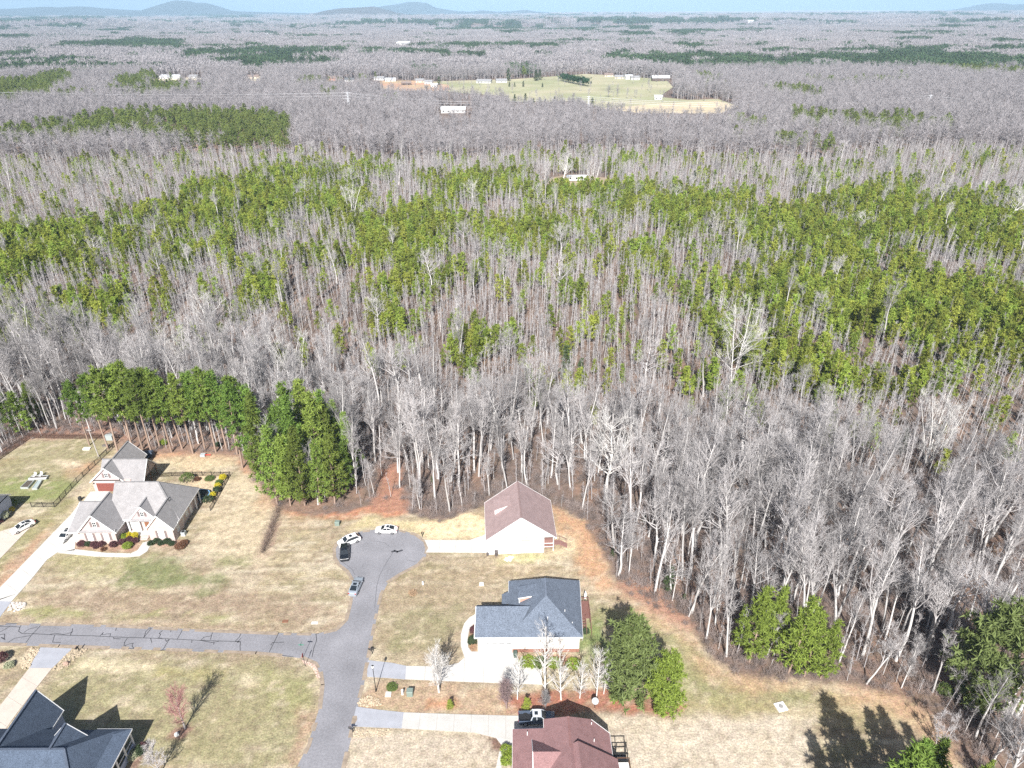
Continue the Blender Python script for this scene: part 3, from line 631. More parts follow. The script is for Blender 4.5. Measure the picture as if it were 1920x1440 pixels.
# covered porch under the right side of the big gable
mb = MB(); mb.box(5.82, 7.9, .4, 11.5, .85, 1.0, rb); pf = B.part(mb, 'porch_floor')
for y in (.5, 4.0, 7.8, 11.3): mb = MB(); mb.box(7.7, 7.86, y - .08, y + .08, 0, 3.5, white); B.part(mb, 'porch_post')
mb = MB(); mb.box(5.82, 7.9, .38, .48, 1.05, 1.15, white); mb.box(5.82, 7.9, .38, .48, 1.95, 2.05, white)
for i in range(9): mb.box(5.95 + i * .22, 5.99 + i * .22, .4, .45, 1.1, 2.0, rb)
B.part(mb, 'porch_railing')
mb = MB()
for i in range(9): mb.box(5.84 + i * .23, 6.05 + i * .23, .5, .6, 1.05, 2.95, rb)
B.part(mb, 'screen_panel')
mb = MB(); mb.box(7.9, 9.3, 1.2, 2.6, .85, 1.0, rb)
for i in range(5): mb.box(9.3 + i * .3, 9.6 + i * .3, 1.2, 2.6, .65 - i * .17, .83 - i * .17, rb)
st = B.part(mb, 'side_step')
for yy in (1.15, 2.65):
    mb = MB(); mb.beam((7.9, yy, 2.0), (9.3, yy, 2.0), .08, .1, rb); mb.beam((9.3, yy, 2.0), (10.8, yy, 1.1), .08, .1, rb)
    for x, z in ((8.0, 2), (9.3, 2), (10.75, 1.1)): mb.box(x - .05, x + .05, yy - .05, yy + .05, 0, z, rb)
    mb.build('stair_rail', st)
mb = MB(); mb.box(-6.3, -5.85, 2.0, 5.5, 0, 2.4, white); B.part(mb, 'front_stoop')
B.done()

# ---------------- C: slate blue roofed house with double garage
siding = mat('cream_siding', (0.70, 0.665, 0.635), .65, fine=.03, fscale=6); redbrick = mat('red_brick', (0.31, 0.16, 0.12), .9, fine=.2, fscale=9)
RC = shingle('slate_blue_shingles', (0.135, 0.16, 0.205), sp=.4); RCc = shingle('slate_ridge', (0.15, 0.175, 0.225))
Cc = House('garage_house', 'cream house with slate blue roof and a wide white garage door', (2.5, 93))
Cc.wall.box(-6.2, 11.5, 88.3, 95.1, 0.0, 4.1, siding); Cc.wall.box(-.3, 12.2, 95, 101.2, 0, 4.09, siding)
mb = MB(); mb.box(-.6, 11.55, 88.23, 88.32, 0, .75, redbrick); Cc.part(mb, 'brick_base')
p1, p2 = .72, .62
x0, x1, y0, y1, ze = -.85, 12.5, 87.9, 101.6, 4.0; xm = 5.83; zr = ze + 4.12
yf, yb = y0 + (zr - ze) / p1, y1 - 3.7
Cc.slope([(-1.0, y0, ze), (12.0, y0, ze), (xm, yf, zr)], RC)
Cc.slope([(12.0, y0, ze), (12.6, y1, ze), (xm, yb, zr), (xm, yf, zr)], RC)
Cc.slope([(x0, y0, ze), (x0, y1, ze), (xm, yb, zr), (xm, yf, zr)], RC)
Cc.slope([(x0, y1, ze), (12.6, y1, ze), (xm, yb, zr)], RC)
Cc.eave((12.0, y0, ze), (12.6, y1, ze)); Cc.eave((x0, y1, ze), (12.6, y1, ze)); Cc.eave((x0, 98.6, ze), (x0, y1, ze))
Cc.capline((xm, yf, zr), (xm, yb, zr), RCc)
# garage wing: ridge left-right, gable end at the left
gy = y0 + (7.05 - ze) / p1
Cc.slope([(-6.75, y0 - .004, ze), (0, y0 - .004, ze), (3.0, gy, 7.05), (-6.55, gy, 7.05)], RC); Cc.slope([(-6.55, gy, 7.05), (3.0, gy, 7.05), (-.6, 95.5, ze), (-6.4, 95.5, ze)], RC)
Cc.eave((-6.75, y0, ze), (12.0, y0, ze)); Cc.trim.beam((-6.75, y0, ze - .13), (-6.55, gy, 6.92), .09, .26, white); Cc.trim.beam((-6.4, 95.5, ze - .13), (-6.55, gy, 6.92), .09, .26, white)
Cc.wall.hull([(-6.2, 88.3, 4.0), (-6.2, 95.1, 4.0), (-6.2, gy, 6.85)], [(-6.05, 88.3, 4.0), (-6.05, 95.1, 4.0), (-6.05, gy, 6.85)], siding)
# entry porch on the left slope
mp = (zr - ze) / (xm - x0)
Cc.slope([(-2.1, 96.0, ze - 1.2 * mp), (-.8, 96.0, ze), (-.8, 98.9, ze), (-2.1, 98.9, ze - 1.2 * mp)], RC)
for x in (-1.9, -1.25): mb = MB(); mb.box(x - .12, x + .12, 96.1, 96.34, 0, 3.15, white); Cc.part(mb, 'porch_column')
mb = MB(); mb.box(-2.05, -.3, 96.0, 96.4, 2.75, 3.15, white); mb.box(-2.05, -1.75, 96.4, 98.8, 2.75, 3.1, white); Cc.part(mb, 'porch_beam')
# shed dormer with brick cheek
dz = lambda x: ze + (x - x0) * mp
dx, da, db = 1.1, 94.8, 97.3; zt = dz(dx) + 1.2
Cc.wall.hull([(dx, da, dz(dx) - .1), (dx + 2.3, da, dz(dx + 2.3) - .1), (dx, da, zt)], [(dx, db, dz(dx) - .1), (dx + 2.3, db, dz(dx + 2.3) - .1), (dx, db, zt)], mat('salmon_shake', (0.55, 0.31, 0.24), .9, fine=.1))
Cc.slope([(dx - .25, da - .2, zt + .05), (dx + 3.3, da - .2, dz(dx + 3.3) + .08), (dx + 3.3, db + .2, dz(dx + 3.3) + .08), (dx - .25, db + .2, zt + .05)], RC, .1)
Cc.trim.beam((dx - .2, da - .22, zt - .03), (dx + 2.2, da - .22, dz(dx + 2.2) + .35), .08, .2, white); Cc.trim.box(dx - .06, dx + .12, da - .1, da - .02, dz(dx), zt, white)
gd = Cc.panel('garage_door', (-2.6, 88.3, .02), 4.9, 2.5, '-y', white, rows=4, cols=8)
for i in range(4): Cc.panel('door_pane', (-4.55 + i * 1.25, 88.2, 2.02), .95, .22, '-y', glass, d=.03)
for x in (-5.5, .25): mb = MB(); mb.box(x - .1, x + .1, 88.0, 88.3, 2.2, 2.55, dg); Cc.part(mb, 'wall_lantern')
for x in (3.2, 6.6, 9.6): Cc.window((x, 88.3, 1.5), .9, 1.4, '-y', None, blind)
mb = MB(); mb.cyl((-6.55, 99.2, 3.2), (-6.55, 99.2, 3.2 + .01), .01, .01, 4, white)
Cc.pipe(9.1, 91.9, 5.9); Cc.pipe(10.3, 90.0, 4.9); Cc.pipe(6.0, 90.2, 6.0); Cc.pipe(3.2, 96.2, dz(3.2))
# rear deck with rail and stairs
deck = mat('deck_timber', (0.20, 0.10, 0.085), .85, fine=.15, fscale=5)
mb = MB()
for i in range(16):
    mb.box(12.25, 14.15, 95.0 + i * .27, 95.25 + i * .27, 1.0, 1.06, deck)
dk = Cc.part(mb, 'deck_floor')
mb = MB()
for x, y in ((14.1, 95.1), (14.1, 97.2), (14.1, 99.2), (12.4, 99.2), (13.2, 99.2)): mb.box(x - .06, x + .06, y - .06, y + .06, 0, 2.05, deck)
mb.box(14.06, 14.14, 95.0, 99.25, 1.95, 2.05, deck); mb.box(12.3, 14.14, 99.16, 99.24, 1.95, 2.05, deck); mb.box(14.07, 14.13, 95, 99.2, 1.15, 1.2, deck)
for i in range(18): mb.box(14.08, 14.12, 95.1 + i * .235, 95.14 + i * .235, 1.15, 2.0, deck)
mb.build('deck_railing', dk, Cc.off and (0, 0, 0))
mb = MB()
for i in range(6): mb.box(12.3, 13.2, 94.7 - i * .5, 95.05 - i * .5, .85 - i * .15, .92 - i * .15, deck)
mb.beam((13.2, 95, 1.9), (13.2, 92, 1.0), .08, .1, deck); mb.beam((14.1, 95, 1.9), (14.1, 92, 1.0), .08, .1, deck)
for y, z in ((95, 1.9), (93.5, 1.45), (92, 1.0)): mb.box(13.16, 13.24, y - .05, y + .05, 0, z, deck); mb.box(14.06, 14.14, y - .05, y + .05, 0, z, deck)
mb.build('deck_stair', dk)
Cc.panel('side_meter', (12.2, 90, 1), .3, .4, '+x', dg)
Cc.done()

# ---------------- D: red brown roofed house at the bottom
RD = shingle('red_brown_shingles', (0.265, 0.155, 0.155)); RDc = shingle('red_ridge', (0.22, 0.12, 0.115))
stucco = mat('beige_siding', (0.62, 0.56, 0.5), .8)
D = House('red_roof_house', 'house with a sprawling red brown roof and a grey pickup outside', (7, 65))
D.wall.box(0, 9, 58, 70.2, 0, 3.1, stucco); D.wall.prism([(4.9, 58), (14.0, 58), (14.0, 69.6), (11.5, 70.6), (4.9, 70.5)], 0, 3.12, stucco)
D.wall.box(4.9, 11.4, 66, 70.4, 3.1, 5.2, stucco)
RBk, RFk, zk = (8.0, 69.4, 8.0), (7.95, 60.0, 8.0), 3.5
D.slope([(4.45, 70.8, 5.55), RBk, RFk, (4.45, 60, 5.55)], RD); D.slope([RBk, (11.6, 70.9, 5.35), (14.4, 69.9, 3.5), (14.4, 60, 3.5), RFk], RD)
D.slope([RBk, (4.45, 70.8, 5.55), (11.6, 70.9, 5.35)], RD); D.capline(RBk, (7.97, 64.6, 8), RDc)
D.slope([(-.25, 60.5, 3.35), (-.2, 70.75, 3.35), (4.6, 69.3, 5.5), (5.6, 69.0, 5.95), (5.6, 60.5, 5.95)], RD); D.slope([(-.2, 70.75, 3.33), (4.6, 70.9, 3.33), (4.6, 69.3, 5.48)], RD)
D.wall.hull([(4.5, 70.3, 3), (4.9, 70.3, 3), (4.9, 70.3, 5.3)], [(4.5, 70.4, 3), (4.9, 70.4, 3), (4.9, 70.4, 5.3)], stucco)
D.eave((-.25, 60.5, 3.35), (-.2, 70.75, 3.35)); D.eave((-.2, 70.78, 3.35), (4.6, 70.93, 3.35)); D.eave((4.45, 69.5, 5.55), (4.45, 70.8, 5.55)); D.eave((14.4, 60, 3.5), (14.4, 69.9, 3.5)); D.eave((11.6, 70.9, 5.35), (14.4, 69.9, 3.5))
# front cross gable (left) and taller right block
D.gable(2.9, 9.2, 60.2, 68.6, 4.3, 7.15, 'x', RD, stucco, ends=(True, False), oh=.1, og=.25)
D.slope([(9.0, 65.3, 8.15), (15.0, 65.5, 3.75), (15.6, 58, 3.75), (9.4, 58, 8.15)], RD); D.slope([(9.0, 65.3, 8.15), (9.4, 58, 8.15), (4.4, 58, 4.6), (8.2, 65.3, 7.6)], RD)
D.wall.hull([(9.2, 65.2, 6.8), (14.6, 65.2, 3.1), (14.6, 65.2, 3.6), (9.2, 65.2, 7.9)], [(9.2, 65.0, 6.8), (14.6, 65.0, 3.1), (14.6, 65.0, 3.6), (9.2, 65.0, 7.9)], stucco)
D.trim.beam((9.0, 65.36, 8.03), (15.0, 65.54, 3.64), .08, .22, RDc)
D.gable(8.6, 11.4, 59, 63.4, 5.3, 7.3, 'y', RD, stucco, ends=(True, False), oh=.2)
D.pipe(11.6, 70.0, 5.3); D.pipe(11.7, 67.2, 5.4); D.pipe(2.0, 69.0, 4.6)
mb = MB(); mb.box(-.1, 0, 61, 64.5, 0, 2.3, white); D.part(mb, 'garage_door')
# rear deck: dark screened frame, white boards
D.done()
mb = MB()
for (x, y) in ((14.7, 69.0), (16.8, 69.0), (16.8, 67.2), (14.7, 67.2), (15.4, 69.0)): mb.box(x - .06, x + .06, y - .06, y + .06, 0, 2.6, dark)
mb.box(14.65, 16.9, 68.95, 69.05, 2.5, 2.62, dark); mb.box(16.75, 16.85, 67.2, 69, 2.5, 2.62, dark); mb.box(14.65, 16.9, 67.15, 67.25, 2.5, 2.62, dark); mb.box(14.65, 14.75, 67.2, 69, 2.5, 2.62, dark)
fr = D.part(mb, 'pergola_frame')
mb = MB(); mb.box(14.75, 16.75, 67.2, 68.1, .9, 1.0, mat('black_cover', (.02, .02, .025), .6)); mb.build('grill_shelf', fr)
dkw = mat('white_deck', (0.75, 0.74, 0.73), .7)
mb = MB()
for i in range(9): mb.box(14.75, 17.0, 60 + i * .78, 60.74 + i * .78, .75, .85, dkw)
dk = D.part(mb, 'deck_floor')
mb = MB()
for i in range(5): mb.box(16.98, 17.08, 60 + i * 1.7, 60.1 + i * 1.7, 0, 1.9, timber)
mb.box(16.99, 17.07, 60, 67, 1.8, 1.9, timber); mb.box(14.75, 17.05, 66.98, 67.06, 1.8, 1.9, timber); mb.box(16.99, 17.07, 60, 67, 1.25, 1.32, timber); mb.build('deck_railing', dk)

# ---------------- E: dark blue roofed house bottom left
RE = shingle('dark_blue_shingles', (0.085, 0.11, 0.155), sp=.3); REc = shingle('dark_ridge', (0.09, 0.11, 0.15))
bluew = mat('blue_grey_siding', (0.42, 0.47, 0.60), .7, fine=.05)
E_ = House('dark_roof_house', 'large house with steep dark blue roofs and long shadows on its lawn', (-68, 65))
E_.wall.box(-75.8, -70.6, 60, 74.2, 0, 3.2, bluew); E_.wall.box(-76, -60.0, 56, 70.4, 0, 3.9, bluew); E_.wall.box(-68.2, -62.6, 62, 68.3, 3.9, 5.0, bluew)
# steep gable
E_.gable(-75.7, -70.6, 60.0, 74.3, 3.7, 8.0, 'y', RE, bluew, oh=.25, og=.2, cm=REc)
# small steep gable
E_.gable(-68.1, -62.7, 64.5, 68.5, 5.0, 8.1, 'y', RE, bluew, oh=.15, og=.15, ends=(False, True), cm=REc)
# main hip
E_.slope([(-79, 58.5, 4.2), (-59.6, 58.5, 4.2), (-63.4, 64.6, 8.0), (-75, 64.6, 8.0)], RE); E_.slope([(-79, 70.7, 4.2), (-59.6, 70.3, 4.2), (-63.4, 64.6, 8.0), (-75, 64.6, 8.0)], RE)
E_.slope([(-59.6, 58.5, 4.2), (-59.6, 70.3, 4.2), (-63.4, 64.6, 8.0)], RE); E_.slope([(-79, 58.5, 4.2), (-79, 70.7, 4.2), (-75, 64.6, 8.0)], RE)
E_.capline((-75, 64.6, 8), (-63.4, 64.6, 8), REc); E_.capline((-63.4, 64.6, 8), (-59.6, 58.5, 4.2), REc)
# low porch roof round the right side
E_.slope([(-63.0, 70.75, 3.9), (-57.7, 70.75, 3.9), (-57.7, 56, 3.9), (-59.7, 56, 4.5), (-59.7, 69.4, 4.5), (-63.0, 69.4, 4.5)], RE)
for p_, q_ in (((-63, 70.75, 3.9), (-57.7, 70.75, 3.9)), ((-57.7, 70.75, 3.9), (-57.7, 56, 3.9))): E_.eave(p_, q_)
for y in (70.4, 68.2, 66.0, 63.8, 61.6): mb = MB(); mb.box(-58.15, -57.95, y - .1, y + .1, 0, 3.7, white); E_.part(mb, 'porch_post')
mb = MB(); mb.box(-58.1, -58.0, 61, 70.4, 1.9, 2.0, white); mb.box(-58.1, -58.0, 61, 70.4, .05, 1.2, bluew); E_.part(mb, 'porch_railing')
for y in (69.0, 66.5, 64): E_.window((-60.0, y, .9), 1.4, 1.8, '+x', None, glass, (2, 2))
E_.window((-73.1, 74.2, 4.4), .8, 1.2, '+y', None, glass)
# arched terrace wall behind
mb = MB()
ctr = (-65.4, 70.8)
for i in range(14):
    a0, a1 = math.pi * i / 14, math.pi * (i + 1) / 14
    f = lambda a, r: (ctr[0] + r * 1.5 * math.cos(a), ctr[1] + r * math.sin(a))
    mb.prism([f(a0, 2.3), f(a1, 2.3), f(a1, 1.2), f(a0, 1.2)], 0.0, .12, mat('terrace_stone', (0.36, 0.33, 0.36), .9))
E_.part(mb, 'terrace_wall')
E_.done()

# ---------------- F: blue grey house just inside the left edge
Fh = House('blue_grey_house', 'blue grey house half hidden by yellow shrubs behind a pale drive', (-112, 124))
xr_ = P(25, 957)[0]
Fh.wall.box(-124, xr_, 121.5, 129.5, 0, 4.2, bluew)
Fh.gable(-124, xr_, 121.5, 129.5, 4.2, 7.0, 'x', shingle('weathered_shingles', (0.2, 0.22, 0.26)), bluew, ends=(True, True), oh=.35, og=.25)
Fh.done()
# ================================================================== VEHICLES
tyre_m = mat('tyre_rubber', (0.02, 0.02, 0.02), .8); rim_m = mat('wheel_rim', (0.5, 0.5, 0.52), .3, metal=.8); lamp_m = mat('head_lamp', (0.8, 0.82, 0.85), .1, spec=.8); tail_m = mat('tail_lamp', (0.4, 0.02, 0.02), .25)
cglass = mat('car_glass', (0.02, 0.025, 0.03), .04, spec=1.0); ctrim = mat('car_trim', (0.025, 0.025, 0.028), .5)
def car_paint(name, c): return mat(name, c, .25, spec=.6, coat=.6)
PROF = {   # x along the length (nose at +), z of upper body line, half width ; then cabin stations
 'sedan': dict(L=4.8, W=1.84, body=[(2.4, .62, .62), (2.3, .72, .78), (1.95, .84, .87), (1.2, .95, .91), (.5, .99, .92), (-1.0, 1.0, .92), (-1.7, 1.02, .89), (-2.2, .98, .83), (-2.4, .82, .72)],
               cab=[(1.15, .95, .80), (.35, 1.40, .66), (-.1, 1.46, .64), (-.75, 1.44, .63), (-1.75, 1.04, .74)], wheels=(1.42, -1.4), r=.34),
 'suv': dict(L=4.8, W=1.92, body=[(2.4, .72, .68), (2.3, .86, .84), (1.95, .98, .91), (1.2, 1.07, .95), (.5, 1.1, .96), (-1.0, 1.12, .96), (-1.9, 1.12, .94), (-2.3, 1.08, .88), (-2.4, .95, .8)],
             cab=[(1.2, 1.06, .84), (.45, 1.62, .70), (-.2, 1.70, .69), (-1.65, 1.66, .67), (-2.32, 1.1, .78)], wheels=(1.45, -1.42), r=.37),
 'pickup': dict(L=5.8, W=2.0, body=[(2.9, .85, .78), (2.8, 1.02, .92), (2.3, 1.12, .97), (1.5, 1.18, .99), (.5, 1.2, 1.0), (-.9, 1.2, 1.0), (-.96, .62, .985)],
                cab=[(1.45, 1.18, .86), (.75, 1.78, .72), (.2, 1.86, .71), (-.65, 1.84, .70), (-.92, 1.2, .84)], wheels=(1.85, -1.75), r=.42)}
def vehicle(name, label, cat, kind, loc, rz, paint, roof_paint=None, group=None):
    """a car with its nose at local +x"""
    d = PROF[kind]; o = thing(name, label, cat, loc, rz, group); zb = .24 if kind != 'pickup' else .38
    secs = []
    for x, z, hw in d['body']:
        s = []
        for y, zz in ((-.92, zb), (-1, zb + .14), (-1, zb + (z - zb) * .62), (-.93, z - .045), (-.72, z), (.72, z), (.93, z - .045), (1, zb + (z - zb) * .62), (1, zb + .14), (.92, zb)): s.append((x, y * hw, zz))
        secs.append(s)
    mb = MB(); mb.loft(secs, paint)
    if kind == 'pickup':
        for sgn in (-1, 1): mb.prism([(-2.88, sgn * .86), (-.96, sgn * .86), (-.96, sgn * .99), (-2.88, sgn * .97)], .55, 1.18, paint)
        mb.box(-2.88, -2.8, -.86, .86, .55, 1.18, paint); mb.box(-2.85, -.96, -.97, .97, .42, .6, ctrim)
    body = mb.build('body', o)
    # cabin: roof shell with glass set into it
    cab = d['cab']; cs = []
    for x, z, hw in cab: cs.append([(x, -hw, z), (x, hw, z)])
    rp = roof_paint or paint; zbelt = cab[0][1] - .03
    mb = MB(); (xa, za, wa), (xb, zb2, wb), (xc, zc, wc), (xd, zd, wd), (xe, ze_, we) = cab
    mb.slab([(xb, -wb, zb2), (xb, wb, zb2), (xc, wc, zc), (xc, -wc, zc)], .05, rp); mb.slab([(xc, -wc, zc), (xc, wc, zc), (xd, wd, zd), (xd, -wd, zd)], .05, rp)
    for sgn in (-1, 1):                                             # pillars
        mb.beam((xa, sgn * wa, za - .02), (xb, sgn * wb, zb2 - .03), .07, .07, rp); mb.beam((xd, sgn * wd, zd - .03), (xe, sgn * we, ze_ - .02), .12, .09, rp)
        xm_ = (xb + xd) / 2 - .05; mb.beam((xm_, sgn * (wa + .04), zbelt), (xm_, sgn * wc, zc - .04), .07, .08, ctrim if kind == 'suv' else rp)
    mb.build('roof', body)
    def gl(nm, pts):
        g = MB(); c = Vector((0, 0, 0)); 
        for p in pts: c += Vector(p)
        c /= len(pts); g.hull([tuple(Vector(p) * .985 + c * .015 - Vector((0, 0, .02))) for p in pts], pts, cglass); g.build(nm, body)
    gl('windscreen', [(xa - .02, -wa + .06, za), (xa - .02, wa - .06, za), (xb + .01, wb - .05, zb2 - .03), (xb + .01, -wb + .05, zb2 - .03)])
    gl('rear_window', [(xe + .02, -we + .1, ze_), (xe + .02, we - .1, ze_), (xd - .01, wd - .08, zd - .03), (xd - .01, -wd + .08, zd - .03)])
    for sgn in (-1, 1):
        gl('side_window', [(xa - .1, sgn * (wa + .02), zbelt + .03), (xb - .02, sgn * (wb + .01), zb2 - .06), (xd + .05, sgn * (wd + .01), zd - .07), (xe + .25, sgn * (we + .01), zbelt + .05)])
    if kind != 'pickup':
        mb = MB(); mb.box(xc - .55, xc + .05, -.38, .38, zc - .01, zc + .012, cglass); mb.build('sunroof', body)
    else:
        mb = MB(); mb.box(-.35, .2, -.32, .32, 1.852, 1.868, cglass); mb.build('sunroof', body)
    for x in d['wheels']:
        for sgn in (-1, 1):
            mb = MB(); y0 = sgn * (d['W'] / 2 - .2); y1 = sgn * (d['W'] / 2 + .015); mb.cyl((x, y0, d['r']), (x, y1, d['r']), d['r'], d['r'], 18, tyre_m); wh = mb.build('wheel', o)
            mb = MB(); mb.cyl((x, y1, d['r']), (x, y1 + sgn * .012, d['r']), d['r'] * .64, d['r'] * .6, 12, rim_m); mb.build('rim', wh)
    fx, fz, fw = d['body'][1]; bx_ = -d['L'] / 2
    for sgn in (-1, 1):
        mb = MB(); mb.prism([(fx - .12, sgn * fw * .55), (fx + .06, sgn * fw * .5), (fx + .02, sgn * fw * .93), (fx - .2, sgn * fw * 1.01)], fz - .13, fz - .02, lamp_m); mb.build('headlight', o)
        mb = MB(); mb.box(bx_ - .015, bx_ + .12, *sorted((sgn * .52, sgn * .8)), .74 if kind != 'pickup' else .8, .9 if kind != 'pickup' else 1.1, tail_m); mb.build('tail_light', o)
        mb = MB(); mb.blob((cab[0][0] - .25, sgn * (d['W'] / 2 + .09), cab[0][1] + .05), (.08, .11, .08), paint, 8, 5, 0); mb.build('wing_mirror', o)
    mb = MB(); mb.box(d['L'] / 2 - .06, d['L'] / 2 + .01, -.45, .45, zb + .1, zb + .3, ctrim); mb.build('grille', o)
    return o
wp = car_paint('white_paint', (0.80, 0.80, 0.80)); bp_ = car_paint('black_paint', (0.012, 0.014, 0.018)); gp = car_paint('silver_paint', (0.30, 0.34, 0.39)); gb = car_paint('grey_blue_paint', (0.075, 0.10, 0.15))
def at(u, v): p = P(u, v); return (p[0], p[1], .03)
vehicle('parked_car', 'white sedan parked broadside along the top of the cul-de-sac', 'car', 'sedan', at(725, 997), math.radians(178), wp, group='cars parked round the cul-de-sac')
vehicle('parked_car', 'white estate car with roof opening parked at the left curve, nose against the black car', 'car', 'suv', at(655, 1018), math.radians(212), wp, group='cars parked round the cul-de-sac')
vehicle('parked_car', 'black car parked right behind the white one on the left curve of the cul-de-sac', 'car', 'suv', at(647, 1040), math.radians(-80), bp_, group='cars parked round the cul-de-sac')
vehicle('parked_car', 'silver sedan parked alone at the left edge of the street neck', 'car', 'sedan', at(668, 1103), math.radians(83), gp, group='cars parked round the cul-de-sac')
p = at(44, 992); vehicle('parked_car', 'white coupe parked on the tan drive beside the fenced yard', 'car', 'sedan', (p[0], p[1], .08), math.radians(-125), wp)
p = at(133, 1006); vehicle('parked_car', 'white car tucked against the garage side of the pale brick house', 'car', 'sedan', (p[0] - .75, p[1] - .3, .08), math.radians(-95), wp)
p = P(254, 862); vehicle('parked_car', 'white and black car parked under trees behind the detached garage', 'car', 'suv', (p[0], p[1], 0), math.radians(15), wp, roof_paint=bp_)
p = P(1006, 1352); vehicle('pickup_truck', 'dark grey pickup truck with pale roof parked beside the red brown roof', 'pickup truck', 'pickup', (p[0], p[1], .08), math.radians(1), gb, roof_paint=car_paint('pale_roof_paint', (0.62, 0.66, 0.72)))
# small dark trailer beside the white car behind the garage
t = thing('utility_trailer', 'low dark covered trailer parked beside the white and black car', 'trailer', (*P(278, 857), 0), .2)
mb = MB(); mb.box(-1.3, 1.3, -.8, .8, .45, 1.3, mat('navy_cover', (.06, .08, .12), .7)); mb.hull([(-1.3, -.8, 1.3), (1.3, -.8, 1.3), (1.3, .8, 1.3), (-1.3, .8, 1.3)], [(-1.1, -.6, 1.6), (1.1, -.6, 1.6), (1.1, .6, 1.6), (-1.1, .6, 1.6)], mat('navy_cover', (.06, .08, .12))); mb.build('cargo_box', t)
for y in (-.9, .9): mb = MB(); mb.cyl((0, y - .1, .33), (0, y + .1, .33), .33, .33, 14, tyre_m); mb.build('wheel', t)
mb = MB(); mb.beam((1.3, .4, .5), (2.3, 0, .5), .07, .07, dark); mb.beam((1.3, -.4, .5), (2.3, 0, .5), .07, .07, dark); mb.build('tow_bar', t)

# ================================================================== STREET FURNITURE AND YARD THINGS
def lamp(u, v, label):
    t = thing('street_lamp', label, 'street lamp', (*P(u, v), 0)); h = 5.4
    mb = MB(); mb.cyl((0, 0, 0), (0, 0, .5), .14, .10, 10, dark); mb.cyl((0, 0, .5), (0, 0, h), .075, .05, 10, dark); mb.build('pole', t)
    mb = MB(); mb.cyl((0, 0, h), (0, 0, h + .12), .12, .16, 10, dark); mb.cyl((0, 0, h + .62), (0, 0, h + .72), .2, .05, 10, dark); mb.build('lamp_cap', t)
    mb = MB(); mb.blob((0, 0, h + .38), (.24, .24, .30), mat('frosted_globe', (.85, .86, .86), .3), 12, 8, 0); mb.build('globe', t, smooth=True)
lamp(705, 1296, 'black street lamp with white globe beside the grey drive apron')
def mailbox(u, v, rz, label):
    t = thing('mailbox', label, 'mailbox', (*P(u, v), 0), rz)
    mb = MB(); mb.box(-.06, .06, -.06, .06, 0, 1.15, dark); mb.beam((-.05, 0, .7), (-.45, 0, 1.05), .06, .06, dark); mb.beam((-.55, 0, 1.08), (.35, 0, 1.08), .1, .07, dark); mb.build('post', t)
    mb = MB(); s = [[(x, .13 * math.cos(a), 1.26 + .13 * math.sin(a) * (1.15 if math.sin(a) > 0 else 1)) for a in [2 * math.pi * i / 10 for i in range(10)]] for x in (-.62, -.1)]; mb.loft(s, dark); mb.build('box', t)
    mb = MB(); mb.box(-.35, -.32, .13, .15, 1.25, 1.5, mat('red_flag', (.5, .03, .03))); mb.build('flag', t)
mailbox(698, 1226, 0, 'black mailbox on the verge above the upper grey apron')
mailbox(662, 1374, 0, 'black mailbox at the road edge below the lower grey apron')
mailbox(149, 1221, math.pi / 2, 'black mailbox by the stone edged grey apron at the far road')
mailbox(792, 1006, math.pi / 2, 'black mailbox at the rim of the cul-de-sac near the straw bank')
# street name sign and stop sign
t = thing('street_name_sign', 'green street name sign on a post at the lower corner of the junction', 'sign', (*P(569, 1232), 0))
mb = MB(); mb.cyl((0, 0, 0), (0, 0, 3.0), .04, .04, 8, mat('galvanised', (.35, .37, .38), .5, metal=.5)); mb.build('post', t)
gs = mat('sign_green', (.06, .24, .17), .5)
for a in (0, math.pi / 2): mb = MB(); c_, s_ = math.cos(a), math.sin(a); z = 2.9 + a * .16; mb.hull([(-.45 * c_ - .012 * s_, -.45 * s_ + .012 * c_, z), (.45 * c_ - .012 * s_, .45 * s_ + .012 * c_, z), (.45 * c_ + .012 * s_, .45 * s_ - .012 * c_, z), (-.45 * c_ + .012 * s_, -.45 * s_ - .012 * c_, z)], [(-.45 * c_ - .012 * s_, -.45 * s_ + .012 * c_, z + .2), (.45 * c_ - .012 * s_, .45 * s_ + .012 * c_, z + .2), (.45 * c_ + .012 * s_, .45 * s_ - .012 * c_, z + .2), (-.45 * c_ + .012 * s_, -.45 * s_ - .012 * c_, z + .2)], gs); mb.build('name_blade', t)
t = thing('stop_sign', 'stop sign on a slim post facing down the side road', 'sign', (*P(572, 1249), 0), math.pi)
mb = MB(); mb.cyl((0, 0, 0), (0, 0, 3.0), .045, .045, 8, dark); mb.build('post', t)
mb = MB(); oc = [(.4 * math.cos(math.pi / 8 + i * math.pi / 4), 2.65 + .4 * math.sin(math.pi / 8 + i * math.pi / 4)) for i in range(8)]
mb.hull([(.05, a, b) for a, b in oc], [(.075, a, b) for a, b in oc], mat('sign_red', (.45, .02, .03), .5)); fc_ = mb.build('sign_face', t)
cu = bpy.data.curves.new('lettering', 'FONT'); cu.body = 'STOP'; cu.size = .3; cu.align_x = 'CENTER'; cu.align_y = 'CENTER'; cu.extrude = .004; lo = bpy.data.objects.new('lettering', cu); COL.objects.link(lo); lo.parent = fc_; lo.location = (.082, 0, 2.65); lo.rotation_euler = (math.pi / 2, 0, math.pi / 2); cu.materials.append(white); bpy.context.view_layer.update(); lm = bpy.data.meshes.new_from_object(lo.evaluated_get(bpy.context.evaluated_depsgraph_get())); l2 = link('letters', lm, fc_, tuple(lo.location)); l2.rotation_euler = lo.rotation_euler; bpy.data.objects.remove(lo)
